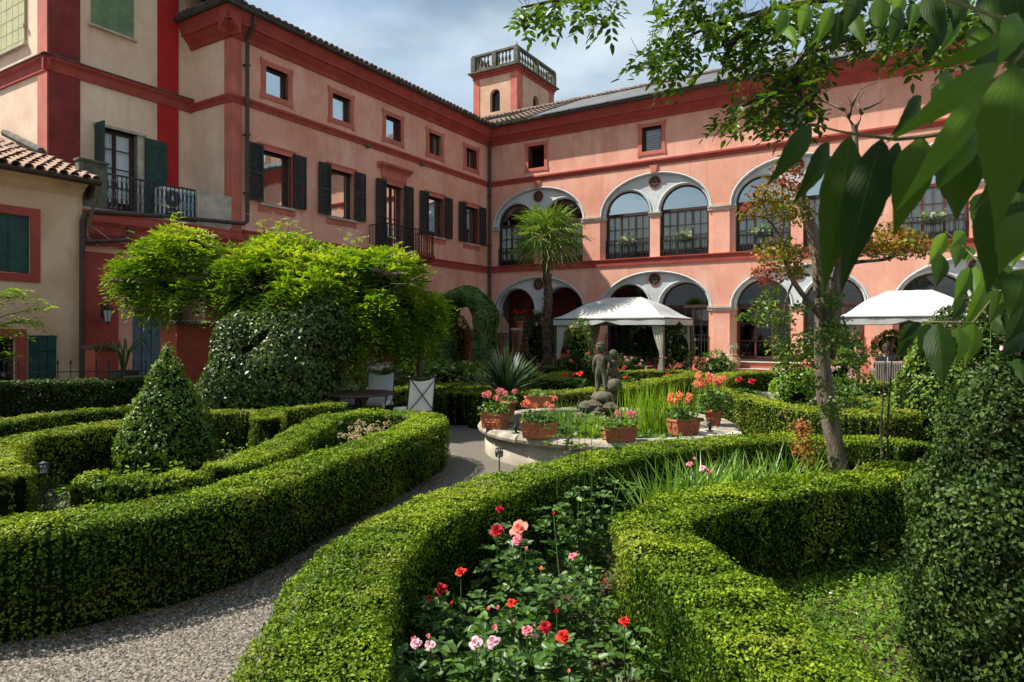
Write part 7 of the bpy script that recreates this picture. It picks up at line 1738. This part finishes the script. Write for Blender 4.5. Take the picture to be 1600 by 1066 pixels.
def fence():
    p0, p1 = Vector((-10.6, 11.3, 0)), Vector((-6.9, 12.45, 0)); t = thing('iron_fence', 'low black iron fence with ball finials behind the dark hedge', 'fence', tuple(p0)); d = p1-p0; L_ = d.length; b = MB()
    for z in (1.0, .25): b.tube([Vector((0,0,z)), d+Vector((0,0,z))], .010, 5)
    b.build('rail', M['iron'], t); n = int(L_/.2)
    for i in range(n+1):
        q = d*(i/n); b = MB(); b.tube([q, q+Vector((0,0,1.14))], .008, 5); b.lathe([(.004,1.12),(.018,1.15),(.02,1.165),(.012,1.19),(.003,1.23)], (q.x,q.y,0), 7); b.build('bar', M['iron'], t)
fence()
def wall_lamp(label, lp, F_out, h=.42):
    t = thing('wall_lantern', label, 'lantern', lp, F_out); b = MB(); r = .10
    b.bx(-.03, .03, -.02, .0, .05, .35); b.tube([(0,-.01,.30),(0,-.10,.38),(0,-.20,.36),(0,-.20,.30)], .012, 6)
    b.lathe([(0,.32),(.03,.30),(.12,.22),(.11,.21),(0,.21)], (0,-.20,0), 6); b.lathe([(.05,-.06),(.06,-.04),(.0,-.04)], (0,-.20,0), 6); b.lathe([(0,-.10),(.02,-.06),(.05,-.05)], (0,-.20,0), 6)
    for i in range(6): a = i*math.pi/3; b.tube([(.10*math.cos(a),-.20+.10*math.sin(a),.21),(.06*math.cos(a),-.20+.06*math.sin(a),-.04)], .006, 4)
    b.build('bracket', M['iron'], t); g = MB(); g.lathe([(.055,-.035),(.09,.205)], (0,-.20,0), 6); g.build('lamp_glass', M['lampglass'], t)
wall_lamp('black wall lantern on the red pilaster of the porch', LW(.05, -15.05, 1.98), ROT+math.pi/2)
wall_lamp('black wall lantern on the shaded wall near the inner corner', LW(.02, -.75, 2.15), ROT+math.pi/2)
wall_lamp('dark lantern on the middle pier of the first lower arch', LW(2.25, .12, 1.9), ROT)
def porch_lamp():
    t = thing('lamp_post', 'lamp with pale conical shade standing in the first lower arch', 'lamp', LW(1.95, 1.0, .84)); b = MB(); b.tube([(0,0,0),(0,0,1.05)], .03, 7); b.build('post', M['iron'], t); b = MB(); b.lathe([(.05,1.02),(.09,1.05),(.12,1.22),(.09,1.24)], n=8); b.build('lamp_body', M['iron'], t); b = MB(); b.lathe([(.22,1.24),(.04,1.38),(.02,1.45),(0,1.46)], n=12); b.build('lamp_shade', M['lampglass'], t, True)
porch_lamp()
def ac_unit():
    t = broot('air_conditioner', 'white outdoor air conditioner unit on the roof terrace', 'air conditioner', (-1.3, -12.55, 4.36)); F = lambda a, z, d: (-1.25+d, -a, z)
    b = MB(F); b.box(12.08, 12.98, 4.42, 5.38, -.34, 0); b.build('case', M['white'], t, bevel=.01); b = MB(F); b.box(12.06, 12.40, 4.44, 5.34, .0, .015); b.build('side_panel', M['blueglass'], t)
    for zc in (4.67, 5.11):
        b = MB(F); n = 24
        for r in (.06, .10, .14, .18, .205): b.tube([(12.70+r*math.cos(2*math.pi*i/n), zc+r*math.sin(2*math.pi*i/n), .02) for i in range(n+1)], .004, 4, False)
        for i in range(16): a = 2*math.pi*i/16; b.tube([(12.70+.05*math.cos(a), zc+.05*math.sin(a), .018), (12.70+.205*math.cos(a), zc+.205*math.sin(a), .018)], .003, 4, False)
        b.poly([(12.70+.21*math.cos(2*math.pi*i/24), zc+.21*math.sin(2*math.pi*i/24)) for i in range(24)], .006); f = b.build('fan_grille', M['fan'], t); g = MB(F); g.box(12.65, 12.75, zc-.05, zc+.05, .022, .03); g.build('hub', M['white'], f)
    b = MB(F)
    b.add([(12.36,5.20,.018),(12.30,5.27,.018),(12.28,5.20,.018)], [(0,1,2)]); b.build('logo_mark', M['iron'], t)
    b = MB(F); b.add([(12.27,5.22,.018),(12.12,5.27,.018),(12.12,5.23,.018),(12.27,5.19,.018)], [(0,1,2,3)]); b.build('logo_stripe', M['logo'], t)
    b = MB(F)
    for a in (12.2, 12.85): b.box(a-.03, a+.03, 4.362, 4.42, -.3, -.02)
    b.build('foot', M['fan'], t)
M['logo'] = mat('cyan_logo_paint', (.05,.35,.55), .5, .03, 3)
ac_unit()
def window_boxes():
    spots = [(5.95, 5.02, 'nearer gazebo, left window'), (8.0, 5.02, ''), (10.6, 5.0, ''), (12.7, 5.0, ''), (15.3, 5.0, ''), (17.4, 5.0, '')]
    labs = ['white flowers on the railing of the left window in the second bay', 'white flowers on the railing of the right window in the second bay', 'white flowers on the railing left of the forked tree', 'white flowers on the railing right of the forked trunk', 'white flowers on the railing behind the big hanging leaves', 'white flowers on the far right balcony railing']
    for (u, z, _), lab in zip(spots, labs):
        t = thing('window_box', lab, 'flower box', LW(u, .14, z-.2), ROT, 'flower boxes on the upper railings'); b = MB(); b.bx(-.20, .20, -.07, .07, .06, .16); b.build('box', M['iron'], t)
        n = 170; p = rng.normal(0, 1, (n, 3))*[.20, .08, .09]+[0, -.02, .24]; leaves('leaves', p, np.tile([0, -.6, .6], (n, 1)), .06, M['gerleaf'], t, .7, .7)
        flowerheads(t, None, [(rnd.uniform(-.32, .32), rnd.uniform(-.14, .04), rnd.uniform(.16, .38)) for i in range(9)], .045, 'pwhite', 5)
window_boxes()
def jar():
    t = thing('terracotta_jar', 'tall terracotta jar with pale plant beside the arcade steps', 'jar', LW(9.85, -.62, .33)); b = MB(); b.lathe([(.11,0),(.19,.12),(.24,.38),(.22,.55),(.15,.62),(.18,.66),(.16,.66),(0,.6)], n=18); b.build('jar', M['terraold'], t, True)
    b = MB(); [b.tube([(0,0,.6),(.05*math.cos(a),.05*math.sin(a),.85),(.12*math.cos(a),.12*math.sin(a),.98+.05*math.sin(a*3)),(.2*math.cos(a),.2*math.sin(a),.86)], [.014,.02,.018,.008], 5) for a in (.2,1.5,2.7,3.9,5.1)]; b.build('leaves', M['yuccapale'], t)
M['yuccapale'] = mat('pale_grey_green_leaf', (.25,.28,.20), .7, .2, 6)
jar()
def pier_geranium():
    pot_geranium('red geraniums in a pot on the brick pier left of the palm', 800, 500, 25, 'pot', .34, .26, 'pscarlet', 16, .25, .42, 0, group=None)
    o = [x for x in bpy.data.objects if x.get('label') == 'red geraniums in a pot on the brick pier left of the palm'][0]; o.location = LW(1.62, -.25, 1.86)
pier_geranium()
def tall_hidden():
    # crown of the broad leaved tree above the camera, outside the frame: it shades the hanging leaves
    n = 1500; v = unit(rng.normal(0, 1, (n, 3)))*(rng.random((n, 1))**.4)*[1.25, .75, .55]+[-.75, .35, 3.75]
    root = [x for x in bpy.data.objects if x.name == 'broadleaf_tree'][0]; o = np.array(root.location)
    leaves('crown', v-o, rng.normal(0, .4, (n, 3))+[0, 0, 1], .17, M['bigleaf2'], root, .5, .5)
    b = MB(); oo = Vector(root.location); b.tube([Vector((1.75,.5,0))-oo, Vector((1.5,.45,1.6))-oo, Vector((.9,.3,2.9))-oo, Vector((-.2,.3,3.6))-oo, Vector((-1.4,.3,3.9))-oo], [.06,.05,.04,.03,.015], 8); b.build('limb', M['bark'], root)
M['bigleaf2'] = leafmat('broad_leaf_crown', (.012,.042,.006), (.024,.075,.008), (.058,.13,.014), .42, .3, .4, .8)
tall_hidden()
print('LEAVES', LEAFTOTAL[0])
